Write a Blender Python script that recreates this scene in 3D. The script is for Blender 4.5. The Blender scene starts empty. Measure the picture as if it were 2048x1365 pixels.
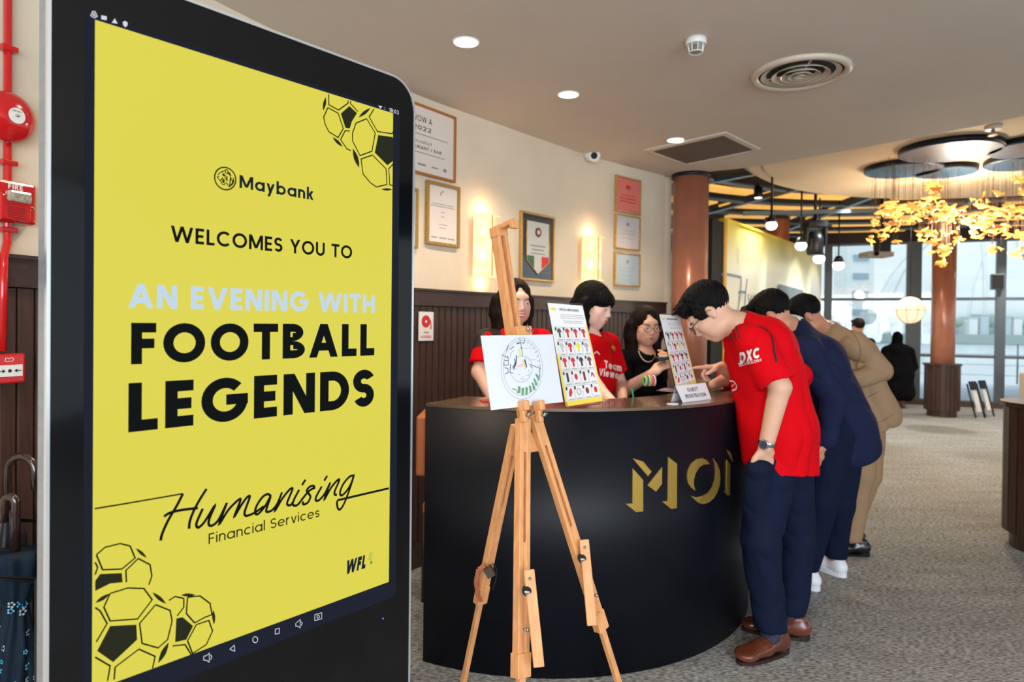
import bpy, bmesh, math, random, os
import numpy as np
from mathutils import Vector, Matrix
from mathutils.bvhtree import BVHTree
random.seed(7)
PI = math.pi
SC = bpy.context.scene
COL = SC.collection
V = Vector

# ------------------------------------------------------------ camera
FPX, PITCH, ROLL = 1335.0, 0.010, 0.011
CAM = V((0, 0, 1.40))
FW = V((0, math.cos(PITCH), -math.sin(PITCH)))
R0, U0 = V((1, 0, 0)), V((0, math.sin(PITCH), math.cos(PITCH)))
RT = R0*math.cos(ROLL)+U0*math.sin(ROLL)
UP = -R0*math.sin(ROLL)+U0*math.cos(ROLL)
CX, CY = 1024.0, 658.5
cd = bpy.data.cameras.new('camera')
cam = bpy.data.objects.new('camera', cd)
COL.objects.link(cam)
cd.sensor_width = 36
cd.lens = FPX/2048*36
cd.shift_y = -24/2048
cd.clip_start = 0.05
cd.clip_end = 900
cam.matrix_world = Matrix(((RT.x, UP.x, -FW.x, CAM.x), (RT.y, UP.y, -FW.y, CAM.y), (RT.z, UP.z, -FW.z, CAM.z), (0, 0, 0, 1)))
cd.dof.use_dof = True
cd.dof.focus_distance = 1.85
cd.dof.aperture_fstop = 3.6
SC.camera = cam

# ------------------------------------------------------------ world, lights, exposure
w = bpy.data.worlds.new('world')
SC.world = w
w.use_nodes = True
nt = w.node_tree
nt.nodes.clear()
out = nt.nodes.new('ShaderNodeOutputWorld')
bg = nt.nodes.new('ShaderNodeBackground')
tc = nt.nodes.new('ShaderNodeTexCoord')
sx = nt.nodes.new('ShaderNodeSeparateXYZ')
rp = nt.nodes.new('ShaderNodeValToRGB')
rp.color_ramp.elements[0].position = 0.0
rp.color_ramp.elements[0].color = (0.78, 0.90, 0.93, 1)
rp.color_ramp.elements[1].position = 0.6
rp.color_ramp.elements[1].color = (0.62, 0.76, 0.88, 1)
nt.links.new(tc.outputs['Generated'], sx.inputs[0])
nt.links.new(sx.outputs['Z'], rp.inputs[0])
nt.links.new(rp.outputs[0], bg.inputs[0])
bg.inputs[1].default_value = 1.15
nt.links.new(bg.outputs[0], out.inputs[0])
SC.view_settings.view_transform = 'Standard'
SC.view_settings.look = 'None'
SC.view_settings.exposure = 0.0
SC.view_settings.gamma = 1.0
SC.view_settings.use_curve_mapping = False


def area(name, loc, tgt, sx_, sy_, power, col):
    l = bpy.data.lights.new(name, 'AREA')
    l.shape = 'RECTANGLE'
    l.size, l.size_y, l.energy, l.color = sx_, sy_, power, col
    o = bpy.data.objects.new(name, l)
    COL.objects.link(o)
    o.location = loc
    o.rotation_euler = (V(tgt)-V(loc)).to_track_quat('-Z', 'Y').to_euler()
    return o


# area lamp added behind the camera, standing in for daylight from unseen windows
area('added_daylight_fill', (1.0, -2.6, 1.9), (0.5, 3.2, 1.1), 6.0, 2.3, 330, (0.86, 0.93, 1.0))


sl_ = bpy.data.lights.new('hazy_sun', 'SUN')
sl_.energy, sl_.angle, sl_.color = 1.6, 0.5, (1.0, 0.98, 0.95)
so_ = bpy.data.objects.new('hazy_sun', sl_)
COL.objects.link(so_)
so_.rotation_euler = (math.radians(32), 0, math.radians(-35))

# ------------------------------------------------------------ helpers
def ray(x, y):
    return FW+RT*((x-CX)/FPX)-UP*((y-CY)/FPX)


def at(x, y, Y):
    d = ray(x, y)
    return CAM+d*(Y/d.y)


def atz(x, y, z):
    d = ray(x, y)
    return CAM+d*((z-CAM.z)/d.z)


def s2l(c):
    c = c/255.0
    return c/12.92 if c <= 0.04045 else ((c+0.055)/1.055)**2.4


def rgb(r, g, b):
    return (s2l(r), s2l(g), s2l(b), 1)


MATS = {}


def mat(name, col, rough=0.5, metal=0.0, emit=None, es=0.0, coat=0.0, noise=0.0, nscale=20.0, bump=0.0, bscale=60.0, stretch=(1, 1, 1), spec=0.5, alpha=1.0, trans=0.0, sheen=0.0, sss=0.0):
    if name in MATS:
        return MATS[name]
    m = bpy.data.materials.new(name)
    m.use_nodes = True
    t = m.node_tree
    b = t.nodes['Principled BSDF']
    b.inputs['Base Color'].default_value = col
    b.inputs['Roughness'].default_value = rough
    b.inputs['Metallic'].default_value = metal
    b.inputs['Specular IOR Level'].default_value = spec
    b.inputs['Coat Weight'].default_value = coat
    b.inputs['Coat Roughness'].default_value = 0.05
    b.inputs['Alpha'].default_value = alpha
    b.inputs['Transmission Weight'].default_value = trans
    b.inputs['Sheen Weight'].default_value = sheen
    if sss:
        b.inputs['Subsurface Weight'].default_value = sss
        b.inputs['Subsurface Radius'].default_value = (0.02, 0.008, 0.004)
        b.inputs['Subsurface Scale'].default_value = 0.5
    if emit:
        b.inputs['Emission Color'].default_value = emit
        b.inputs['Emission Strength'].default_value = es
    if noise or bump:
        c = t.nodes.new('ShaderNodeTexCoord')
        mp = t.nodes.new('ShaderNodeMapping')
        mp.inputs['Scale'].default_value = stretch
        t.links.new(c.outputs['Object'], mp.inputs[0])
    if noise:
        n = t.nodes.new('ShaderNodeTexNoise')
        n.inputs['Scale'].default_value = nscale
        n.inputs['Detail'].default_value = 6
        t.links.new(mp.outputs[0], n.inputs['Vector'])
        r = t.nodes.new('ShaderNodeValToRGB')
        a = [max(0, v*(1-noise)) for v in col[:3]]+[1]
        d = [min(1, v*(1+noise)) for v in col[:3]]+[1]
        r.color_ramp.elements[0].color = a
        r.color_ramp.elements[0].position = 0.3
        r.color_ramp.elements[1].color = d
        r.color_ramp.elements[1].position = 0.7
        t.links.new(n.outputs[0], r.inputs[0])
        t.links.new(r.outputs[0], b.inputs['Base Color'])
    if bump:
        n = t.nodes.new('ShaderNodeTexNoise')
        n.inputs['Scale'].default_value = bscale
        n.inputs['Detail'].default_value = 4
        t.links.new(mp.outputs[0], n.inputs['Vector'])
        bp = t.nodes.new('ShaderNodeBump')
        bp.inputs['Strength'].default_value = bump
        bp.inputs['Distance'].default_value = 0.01
        t.links.new(n.outputs[0], bp.inputs['Height'])
        t.links.new(bp.outputs[0], b.inputs['Normal'])
    MATS[name] = m
    return m


def frame_of(d, up=V((0, 0, 1))):
    """orthonormal axes with z along d"""
    z = V(d).normalized()
    if abs(z.dot(up)) > 0.999:
        up = V((0, 1, 0))
    x = up.cross(z).normalized()
    y = z.cross(x)
    return x, y, z


class MB:
    def __init__(s):
        s.v, s.f, s.sm = [], [], []

    def add(s, vs, fs, smooth=False):
        n = len(s.v)
        s.v += [tuple(p) for p in vs]
        s.f += [tuple(i+n for i in f) for f in fs]
        s.sm += [smooth]*len(fs)
        return s

    def box(s, c, size, ax=None, bev=0.0):
        X, Y, Z = ax or (V((1, 0, 0)), V((0, 1, 0)), V((0, 0, 1)))
        c = V(c)
        hx, hy, hz = [d/2 for d in size]
        if bev <= 0:
            vs = [c+X*(i*hx)+Y*(j*hy)+Z*(k*hz) for i in (-1, 1) for j in (-1, 1) for k in (-1, 1)]
            return s.add(vs, [(0, 1, 3, 2), (4, 6, 7, 5), (0, 4, 5, 1), (2, 3, 7, 6), (0, 2, 6, 4), (1, 5, 7, 3)])
        bev = min(bev, hx*.49, hy*.49, hz*.49)
        bm = bmesh.new()
        bmesh.ops.create_cube(bm, size=1)
        for v in bm.verts:
            v.co = V((v.co.x*2*hx, v.co.y*2*hy, v.co.z*2*hz))
        bmesh.ops.bevel(bm, geom=bm.edges[:], offset=bev, segments=2, affect='EDGES', profile=0.5)
        bm.verts.index_update()
        vs = [c+X*v.co.x+Y*v.co.y+Z*v.co.z for v in bm.verts]
        fs = [tuple(v.index for v in f.verts) for f in bm.faces]
        bm.free()
        return s.add(vs, fs)

    def beam(s, a, b, w, h, up=V((0, 0, 1)), bev=0.0):
        """bar from a to b, w across, h along 'up'"""
        a, b = V(a), V(b)
        z = (b-a).normalized()
        x = V(up).cross(z)
        if x.length < 1e-4:
            x = V((1, 0, 0))
        x.normalize()
        y = z.cross(x)
        return s.box((a+b)/2, (w, h, (b-a).length), (x, y, z), bev)

    def lathe(s, c, prof, axis=V((0, 0, 1)), n=32, caps=True, smooth=True, arc=2*PI):
        """prof: list of (r, h) along axis"""
        x, y, z = frame_of(axis)
        c = V(c)
        vs = []
        for r, h in prof:
            for i in range(n):
                a = arc*i/n
                vs.append(c+x*(r*math.cos(a))+y*(r*math.sin(a))+z*h)
        fs = []
        for k in range(len(prof)-1):
            for i in range(n):
                j = (i+1) % n
                fs.append((k*n+i, k*n+j, (k+1)*n+j, (k+1)*n+i))
        s.add(vs, fs, smooth)
        if caps:
            m = len(s.v)-len(vs)
            s.f.append(tuple(m+i for i in reversed(range(n))))
            s.sm.append(False)
            q = m+(len(prof)-1)*n
            s.f.append(tuple(q+i for i in range(n)))
            s.sm.append(False)
        return s

    def cyl(s, a, b, r, r2=None, n=20):
        a, b = V(a), V(b)
        return s.lathe(a, [(r, 0), (r if r2 is None else r2, (b-a).length)], b-a, n)

    def tube(s, pts, r, n=8, closed=False):
        pts = [V(p) for p in pts]
        m = len(pts)
        rs = r if isinstance(r, (list, tuple)) else [r]*m
        vs, fs = [], []
        x = None
        for i, p in enumerate(pts):
            a = pts[(i-1) % m] if closed or i > 0 else p
            b = pts[(i+1) % m] if closed or i < m-1 else p
            t = (b-a)
            t = t.normalized() if t.length > 1e-9 else V((0, 0, 1))
            if x is None:
                x = frame_of(t)[0]
            x = (x-t*x.dot(t))
            x = x.normalized() if x.length > 1e-6 else frame_of(t)[0]
            y = t.cross(x)
            for k in range(n):
                an = 2*PI*k/n
                vs.append(p+x*(rs[i]*math.cos(an))+y*(rs[i]*math.sin(an)))
        for i in range(m if closed else m-1):
            j = (i+1) % m
            for k in range(n):
                l = (k+1) % n
                fs.append((i*n+k, i*n+l, j*n+l, j*n+k))
        if not closed:
            fs.append(tuple(reversed(range(n))))
            fs.append(tuple((m-1)*n+k for k in range(n)))
        return s.add(vs, fs, True)

    def ell(s, c, r, ax=None, n=16, m=10):
        X, Y, Z = ax or (V((1, 0, 0)), V((0, 1, 0)), V((0, 0, 1)))
        c = V(c)
        vs = [c+Z*r[2]]
        for i in range(1, m):
            th = PI*i/m
            for k in range(n):
                a = 2*PI*k/n
                vs.append(c+X*(r[0]*math.sin(th)*math.cos(a))+Y*(r[1]*math.sin(th)*math.sin(a))+Z*(r[2]*math.cos(th)))
        vs.append(c-Z*r[2])
        fs = [(0, 1+k, 1+(k+1) % n) for k in range(n)]
        for i in range(m-2):
            for k in range(n):
                l = (k+1) % n
                fs.append((1+i*n+k, 1+(i+1)*n+k, 1+(i+1)*n+l, 1+i*n+l))
        b = len(vs)-1
        q = 1+(m-2)*n
        fs += [(b, q+(k+1) % n, q+k) for k in range(n)]
        return s.add(vs, fs, True)

    def prism(s, poly, d):
        """closed polygon (3d points) extruded by vector d"""
        n = len(poly)
        d = V(d)
        vs = [V(p) for p in poly]+[V(p)+d for p in poly]
        fs = [tuple(range(n)), tuple(reversed(range(n, 2*n)))]
        fs += [(i, i+n, (i+1) % n+n, (i+1) % n) for i in range(n)]
        return s.add(vs, fs)

    def build(s, name, m, parent=None, **kw):
        return mkobj(name, s.v, s.f, m, parent, s.sm, **kw)


ROOT = {}


def mkobj(name, vs, fs, m, parent=None, sm=False, **kw):
    me = bpy.data.meshes.new(name)
    if parent is None:
        a = np.array(vs)
        lo, hi = a.min(0), a.max(0)
        off = V(((lo[0]+hi[0])/2, (lo[1]+hi[1])/2, lo[2]))
    else:
        off = ROOT[parent.name]
    if isinstance(vs, np.ndarray):
        me.from_pydata((vs-np.array(off)).tolist(), [], fs)
    else:
        me.from_pydata([(p[0]-off.x, p[1]-off.y, p[2]-off.z) for p in vs], [], fs)
    if isinstance(sm, bool):
        me.polygons.foreach_set('use_smooth', [sm]*len(me.polygons))
    else:
        me.polygons.foreach_set('use_smooth', sm)
    bm = bmesh.new()
    bm.from_mesh(me)
    bmesh.ops.recalc_face_normals(bm, faces=bm.faces[:])
    bm.to_mesh(me)
    bm.free()
    me.materials.append(m)
    o = bpy.data.objects.new(name, me)
    COL.objects.link(o)
    if parent is None:
        o.location = off
    else:
        o.parent = parent
    ROOT[o.name] = off
    for k, v in kw.items():
        o[k] = v
    return o


def thing(name, label, cat, loc, group=None):
    o = bpy.data.objects.new(name, None)
    COL.objects.link(o)
    o.location = loc
    o.empty_display_size = 0.05
    ROOT[o.name] = V(loc)
    o['label'], o['category'] = label, cat
    if group:
        o['group'] = group
    return o


def tag(o, label, cat, group=None):
    o['label'], o['category'] = label, cat
    if group:
        o['group'] = group
    return o


def struct(o):
    o['kind'] = 'structure'
    return o


# ---- lettering: a geometric sans drawn with bars, slanted bars and arcs
def _D(x0, y0, x1, y1, w):
    t = w*math.sqrt(1+((x1-x0)/(y1-y0))**2)/2
    return [[(x0-t, y0), (x0+t, y0), (x1+t, y1), (x1-t, y1)]]


def _R(x0, y0, x1, y1):
    return [[(x0, y0), (x1, y0), (x1, y1), (x0, y1)]]


def _O(cx, cy, rx, ry, a0, a1, w, n=None):
    n = n or max(6, int(abs(a1-a0)/11))
    o = []
    P = []
    for k in range(n+1):
        a = math.radians(a0+(a1-a0)*k/n)
        c, s = math.cos(a), math.sin(a)
        P.append(((cx+(rx+w/2)*c, cy+(ry+w/2)*s), (cx+(rx-w/2)*c, cy+(ry-w/2)*s)))
    for k in range(n):
        o.append([P[k][0], P[k+1][0], P[k+1][1], P[k][1]])
    return o


def glyph(c, w):
    h, X = w/2, .74
    t = w*1.08
    if c == 'A':
        return .84+w*.5, _D(t/2, 0, .42+w*.25, 1, w)+_D(.84+w*.5-t/2, 0, .42+w*.25, 1, w)+_R(.2, .2, .64+w*.5, .2+w)
    if c in 'BPR':
        q = _R(0, 0, w, 1)+_R(0, 1-w, .30, 1)+_R(0, .5-h, .32, .5+h)+_O(.30, .75, .22, .25-h, -90, 90, w)
        if c == 'B':
            q += _R(0, 0, .32, w)+_O(.32, .25, .25, .25-h, -90, 90, w)
            return .57+w*.5, q
        if c == 'R':
            q += _D(.30, .5, .54-h*.3, 0, w)
        return .55+w*.4, q
    if c in 'CG':
        q = _O(.5, .5, .5-h, .5-h, 45, 315 if c == 'C' else 360, w)
        if c == 'G':
            q += _R(.52, .5-h, 1.0, .5+h)
        return .90 if c == 'C' else 1.0, q
    if c == 'D':
        return .82, _R(0, 0, w, 1)+_R(0, 0, .34, w)+_R(0, 1-w, .34, 1)+_O(.34, .5, .48-h, .5-h, -90, 90, w)
    if c in 'EF':
        return .52+w*.2, _R(0, 0, w, 1)+_R(0, 1-w, .5+w*.2, 1)+_R(0, .5-h, .46+w*.2, .5+h)+(_R(0, 0, .5+w*.2, w) if c == 'E' else [])
    if c == 'H':
        return .78, _R(0, 0, w, 1)+_R(.78-w, 0, .78, 1)+_R(0, .5-h, .78, .5+h)
    if c == 'I':
        return w, _R(0, 0, w, 1)
    if c == 'L':
        return .48+w*.2, _R(0, 0, w, 1)+_R(0, 0, .48+w*.2, w)
    if c == 'M':
        W = .92+w*.4
        return W, _R(0, 0, w, 1)+_R(W-w, 0, W, 1)+_D(W/2, .1, h*1.2, 1, w)+_D(W/2, .1, W-h*1.2, 1, w)
    if c == 'N':
        W = .74+w*.3
        return W, _R(0, 0, w, 1)+_R(W-w, 0, W, 1)+_D(W-h*1.2, 0, h*1.2, 1, w)
    if c == 'O':
        return 1.0, _O(.5, .5, .5-h, .5-h, 0, 360, w)
    if c == 'S':
        return .62, _O(.31, .75-h/2, .27-h*.5, .25-h/2, 25, 270, w)+_O(.31, .25+h/2, .31-h, .25-h/2, 90, -155, w)
    if c == 'T':
        return .66+w*.2, _R(0, 1-w, .66+w*.2, 1)+_R(.33+w*.1-h, 0, .33+w*.1+h, 1)
    if c == 'U':
        return .74, _R(0, .36, w, 1)+_R(.74-w, .36, .74, 1)+_O(.37, .37, .37-h, .37-h, 180, 360, w)
    if c == 'V':
        return .82+w*.4, _D(.41+w*.2, 0, t/2, 1, w)+_D(.41+w*.2, 0, .82+w*.4-t/2, 1, w)
    if c == 'W':
        W = 1.24+w*.6
        return W, _D(W*.27, 0, t/2, 1, w)+_D(W*.27, 0, W*.5, 1, w)+_D(W*.73, 0, W*.5, 1, w)+_D(W*.73, 0, W-t/2, 1, w)
    if c == 'X':
        return .8, _D(h, 0, .8-h, 1, w)+_D(.8-h, 0, h, 1, w)
    if c == 'Y':
        return .8, _R(.4-h, 0, .4+h, .48)+_D(.4, .42, t/2, 1, w)+_D(.4, .42, .8-t/2, 1, w)
    r = X/2-h
    if c in 'abd':
        q = _O(X/2, X/2, r, r, 0, 360, w)
        q += _R(X-w, 0, X, X) if c == 'a' else (_R(0, 0, w, 1.05) if c == 'b' else _R(X-w, 0, X, 1.05))
        return X, q
    if c == 'c':
        return X*.9, _O(X/2, X/2, r, r, 48, 312, w)
    if c == 'e':
        return X, _O(X/2, X/2, r, r, 0, 318, w)+_R(w*.6, X/2-h*.8, X-h*.4, X/2+h*.8)
    if c in 'hnm':
        q = _R(0, 0, w, X if c != 'h' else 1.05)
        W = .60
        rr = (W-w)/2
        q += _O(h+rr, X-h-rr, rr, rr, 0, 180, w)+_R(W-w, 0, W, X-h-rr)
        if c == 'm':
            q += _O(h+3*rr, X-h-rr, rr, rr, 0, 180, w)+_R(2*W-2*w, 0, 2*W-w, X-h-rr)
            W = 2*W-w
        return W, q
    if c == 'i':
        return w, _R(0, 0, w, X)+_O(h, 1-h*.6, h*.55, h*.55, 0, 360, h*1.1)
    if c == 'l':
        return w, _R(0, 0, w, 1.05)
    if c == 'k':
        return .58, _R(0, 0, w, 1.05)+_D(w, .30, .56-h, X, w)+_D(.58-h*1.2, 0, w*1.4, .44, w)
    if c == 'r':
        return .40, _R(0, 0, w, X)+_O(h+.22, X-h-.22, .22, .22, 70, 180, w)
    if c == 's':
        return .50, _O(.25, X*.75-h/2, .22-h*.5, X*.25-h/2, 20, 270, w)+_O(.25, X*.25+h/2, .25-h, X*.25-h/2, 90, -155, w)
    if c == 'f':
        return .36, _R(.1, 0, .1+w, .8)+_O(.1+h+.16, .84, .16, .16, 90, 180, w)+_R(0, X-w, .36, X)
    if c == 't':
        return .36, _R(.1, 0, .1+w, 1)+_R(0, X-w, .36, X)
    if c == 'v':
        return .62, _D(.31, 0, t/2, X, w)+_D(.31, 0, .62-t/2, X, w)
    if c == 'w':
        return .96, _D(.26, 0, t/2, X, w)+_D(.26, 0, .48, X, w)+_D(.70, 0, .48, X, w)+_D(.70, 0, .96-t/2, X, w)
    if c == 'y':
        return .64, _D(.32, 0, t/2, X, w)+_D(.17, -.30, .64-t/2, X, w)
    if c == '0':
        return .6, _O(.3, .5, .3-h, .5-h, 0, 360, w)
    if c == '1':
        return .34, _R(.34-w, 0, .34, 1)+_D(0.05, .74, .28, .96, w*.8)
    if c == '2':
        return .6, _O(.3, .70, .3-h, .3-h, -35, 165, w)+_D(.1, .02, .50, .58, w)+_R(0, 0, .6, w)
    if c == '3':
        return .58, _O(.27, .75-h/2, .25-h, .25-h/2, -90, 150, w)+_O(.27, .25+h/2, .29-h, .25-h/2, 90, -150, w)
    if c == '8':
        return .58, _O(.29, .75-h/2, .25-h, .25-h/2, 0, 360, w)+_O(.29, .25+h/2, .29-h, .25-h/2, 0, 360, w)
    if c == ':':
        return w, _R(0, .12, w, .12+w)+_R(0, .6, w, .6+w)
    if c == '/':
        return .4, _D(.05, 0, .35, 1, w)
    return .3, []


def glyphs(txt, bold=0.0, shear=0.0, spacing=1.0):
    w = .11+bold*3.5
    x = 0.0
    vs, fs = [], []
    for c in txt:
        a_, q = glyph(c, w)
        for poly in q:
            fs.append(tuple(range(len(vs), len(vs)+len(poly))))
            vs += [(x+p[0]+shear*p[1], p[1], 0.0) for p in poly]
        x += a_+.13*spacing
    return vs, fs


def capheight(bold):
    return 0.0, 1.0


def text_on(txt, mapf, x0, x1, y0, y1, bold=0.0, shear=0.0, spacing=1.0):
    """verts of lettering laid out so that its width spans x0..x1 and its capitals y0..y1, through mapf(x, y)"""
    vs, fs = glyphs(txt, bold, shear, spacing)
    xs = [p[0] for p in vs]
    a, b = min(xs), max(xs)
    c, d = capheight(bold)
    out_ = [mapf(x0+(p[0]-a)/(b-a)*(x1-x0), y0+(p[1]-c)/(d-c)*(y1-y0)) for p in vs]
    return out_, fs


def ribbon2d(pts, wd, closed=False):
    """flat stroke in 2d -> verts, faces"""
    pts = [V((p[0], p[1])) for p in pts]
    if closed and (pts[0]-pts[-1]).length < 1e-9:
        pts = pts[:-1]
    n = len(pts)
    vs = []
    for i, p in enumerate(pts):
        a = pts[(i-1) % n] if closed or i else p
        b = pts[(i+1) % n] if closed or i < n-1 else p
        d1 = (p-a).normalized() if (p-a).length > 1e-9 else (b-p).normalized()
        d2 = (b-p).normalized() if (b-p).length > 1e-9 else d1
        t = (d1+d2)
        t = t.normalized() if t.length > 1e-6 else d1
        nn = V((-t.y, t.x))
        k = wd/2/max(0.5, abs(nn.dot(V((-d1.y, d1.x)))))
        vs += [p+nn*k, p-nn*k]
    fs = [(2*i, 2*i+1, 2*((i+1) % n)+1, 2*((i+1) % n)) for i in range(n if closed else n-1)]
    return vs, fs


def spline(pts, n=6, closed=False):
    """Catmull-Rom through 2d/3d points"""
    P = [V(p) for p in pts]
    m = len(P)
    o = []
    for i in range(m if closed else m-1):
        if closed:
            a, b, c, d = P[(i-1) % m], P[i], P[(i+1) % m], P[(i+2) % m]
        else:
            a, b, c, d = P[max(i-1, 0)], P[i], P[i+1], P[min(i+2, m-1)]
        for k in range(n):
            t = k/n
            o.append(0.5*((2*b)+(c-a)*t+(2*a-5*b+4*c-d)*t*t+(3*b-a-3*c+d)*t**3))
    if not closed:
        o.append(P[-1])
    return o
# ------------------------------------------------------------ materials
m_wall = mat('cream_wall', rgb(214, 200, 178), 0.85, bump=0.25, bscale=14, noise=0.05, nscale=3)
m_wood = mat('dark_wood', rgb(60, 36, 26), 0.42, noise=0.35, nscale=9, stretch=(9, 9, 0.7), coat=0.15)
m_rail = mat('dark_wood_rail', rgb(56, 38, 34), 0.4, noise=0.3, nscale=9, stretch=(3, 3, 6))
m_ceil = mat('ceiling_plaster', rgb(204, 195, 184), 0.9, noise=0.03, nscale=2)
m_beige = mat('beige_plaster', rgb(226, 208, 182), 0.8, noise=0.03, nscale=2)
m_black = mat('black_laminate', rgb(10, 13, 22), 0.45, noise=0.3, nscale=3, bump=0.03, bscale=5, spec=0.22)
m_blackgloss = mat('black_glass', rgb(7, 8, 11), 0.08, spec=0.3, coat=0.1)
m_alu = mat('brushed_aluminium', rgb(150, 158, 172), 0.35, 0.7, noise=0.1, nscale=12, stretch=(1, 1, 6))
m_aluedge = mat('polished_aluminium_edge', rgb(225, 228, 235), 0.18, 0.8)
m_copper = mat('copper_column', rgb(176, 112, 88), 0.28, 0.2, noise=0.15, nscale=3, coat=0.3)
m_red = mat('red_enamel', rgb(196, 22, 26), 0.18, coat=0.5)
m_white = mat('white_plastic', rgb(225, 225, 222), 0.4)
m_gold = mat('gold_frame', rgb(190, 150, 84), 0.35, 0.45, noise=0.15, nscale=40)
m_goldmetal = mat('gold_letters', rgb(190, 155, 75), 0.38, 0.7)
m_chrome = mat('chrome', rgb(190, 190, 190), 0.2, 1.0)
m_pine = mat('beech_wood', rgb(212, 150, 98), 0.5, noise=0.16, nscale=8, stretch=(8, 8, 1.2))
m_darkmetal = mat('black_metal', rgb(24, 25, 28), 0.4, 0.3)
m_grey = mat('grey_metal', rgb(96, 106, 112), 0.45, 0.4)
m_tint = mat('ink', rgb(22, 24, 26), 0.6)
m_paper = mat('paper', rgb(226, 226, 228), 0.6)
m_redink = mat('red_print', rgb(196, 40, 46), 0.6)
m_greyink = mat('grey_print', rgb(128, 130, 138), 0.6)
m_acryl = mat('clear_acrylic', (0.9, 0.95, 0.97, 1), 0.03, trans=1.0, spec=0.5)

# ------------------------------------------------------------ carpet floor
def carpet():
    m = bpy.data.materials.new('grey_woven_carpet')
    m.use_nodes = True
    t = m.node_tree
    b = t.nodes['Principled BSDF']
    b.inputs['Roughness'].default_value = 0.75
    b.inputs['Specular IOR Level'].default_value = 0.25
    c = t.nodes.new('ShaderNodeTexCoord')
    mp = t.nodes.new('ShaderNodeMapping')
    mp.inputs['Rotation'].default_value = (0, 0, 0.12)
    mp.inputs['Scale'].default_value = (42, 165, 1)
    n = t.nodes.new('ShaderNodeTexNoise')
    n.inputs['Scale'].default_value = 1.0
    n.inputs['Detail'].default_value = 3
    mp2 = t.nodes.new('ShaderNodeMapping')
    mp2.inputs['Scale'].default_value = (1.2, 5, 1)
    mp2.inputs['Rotation'].default_value = (0, 0, 0.12)
    n2 = t.nodes.new('ShaderNodeTexNoise')
    n2.inputs['Scale'].default_value = 1.5
    n2.inputs['Detail'].default_value = 4
    r = t.nodes.new('ShaderNodeValToRGB')
    r.color_ramp.elements[0].position = 0.40
    r.color_ramp.elements[0].color = rgb(96, 99, 102)
    r.color_ramp.elements[1].position = 0.60
    r.color_ramp.elements[1].color = rgb(182, 184, 184)
    r2 = t.nodes.new('ShaderNodeValToRGB')
    r2.color_ramp.elements[0].position = 0.35
    r2.color_ramp.elements[0].color = (0.80, 0.77, 0.72, 1)
    r2.color_ramp.elements[1].position = 0.7
    r2.color_ramp.elements[1].color = (1, 1, 1, 1)
    mx = t.nodes.new('ShaderNodeMix')
    mx.data_type = 'RGBA'
    mx.blend_type = 'MULTIPLY'
    mx.inputs['Factor'].default_value = 1
    bp = t.nodes.new('ShaderNodeBump')
    bp.inputs['Strength'].default_value = 0.4
    bp.inputs['Distance'].default_value = 0.004
    L = t.links.new
    L(c.outputs['Object'], mp.inputs[0])
    L(c.outputs['Object'], mp2.inputs[0])
    L(mp.outputs[0], n.inputs['Vector'])
    L(mp2.outputs[0], n2.inputs['Vector'])
    L(n.outputs[0], r.inputs[0])
    L(n2.outputs[0], r2.inputs[0])
    L(r.outputs[0], mx.inputs['A'])
    L(r2.outputs[0], mx.inputs['B'])
    L(mx.outputs['Result'], b.inputs['Base Color'])
    L(n.outputs[0], bp.inputs['Height'])
    L(bp.outputs[0], b.inputs['Normal'])
    return m


m_carpet = carpet()
fl = MB()
fl.prism([V(p+(-0.1,)) for p in [(-3, -3), (9, -3), (14, 4), (14, 9.25), (3.2, 14.0), (-1, 14.0), (-3, 6)]], (0, 0, 0.1))
struct(fl.build('floor', m_carpet))
# carpet tile seams: fine recessed lines
# ------------------------------------------------------------ low ceiling
CEIL = 2.68
edge = spline([(1.45, 5.95), (1.609, 5.627), (1.918, 5.432), (2.197, 5.138), (2.44, 4.86), (2.752, 4.484), (3.074, 4.04), (3.5, 3.35), (4.1, 2.2), (4.6, 0.8), (4.8, -1.0), (4.8, -3.0)], 4)
ce = MB()
ce.prism([V((p.x, p.y, CEIL)) for p in edge]+[V((-3, -3, CEIL)), V((-3, 3, CEIL)), V((-1.2, 5.2, CEIL)), V((0.6, 6.6, CEIL)), V((1.2, 6.6, CEIL))], (0, 0, 0.5))
ceil = struct(ce.build('ceiling', m_ceil))

# ------------------------------------------------------------ curved wall
WP = spline([(-2.3, -2.4), (-2.2, -1.2), (-2.08, 0.0), (-1.88, 1.0), (-1.51, 2.05), (-1.02, 3.05), (-0.549, 3.785), (-0.09, 4.341), (0.255, 4.747), (0.67, 5.206), (1.306, 5.777)], 5)
WN = len(WP)


def offw(i, d):
    a, b = WP[max(i-1, 0)], WP[min(i+1, WN-1)]
    t = (b-a).normalized()
    return WP[i]+V((t.y, -t.x))*d      # towards the room


def wall_strip(z0, z1, d, back=-0.12, i0=0, i1=WN):
    mb = MB()
    idx = list(range(i0, i1))
    vs = []
    for i in idx:
        p, q = offw(i, d), offw(i, back)
        vs += [(p.x, p.y, z0), (p.x, p.y, z1), (q.x, q.y, z1), (q.x, q.y, z0)]
    fs = []
    for k in range(len(idx)-1):
        for j in range(4):
            a, b = k*4+j, k*4+(j+1) % 4
            fs.append((a, a+4, b+4, b))
    fs.append((0, 1, 2, 3))
    e = (len(idx)-1)*4
    fs.append((e+3, e+2, e+1, e))
    mb.add(vs, fs)
    return mb


RAILZ = 1.575
wall = struct(wall_strip(0.0, CEIL, 0.0).build('wall_left', m_wall))
for p in wall.data.polygons:
    p.use_smooth = False
rail = wall_strip(RAILZ-0.085, RAILZ, 0.035, -0.005).build('wood_rail', m_rail, wall)
capr = wall_strip(RAILZ, RAILZ+0.012, 0.045, -0.005).build('wood_rail_cap', m_rail, wall)
struct(wall_strip(0.0, 0.14, 0.032, -0.005).build('baseboard_left', m_rail))


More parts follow.
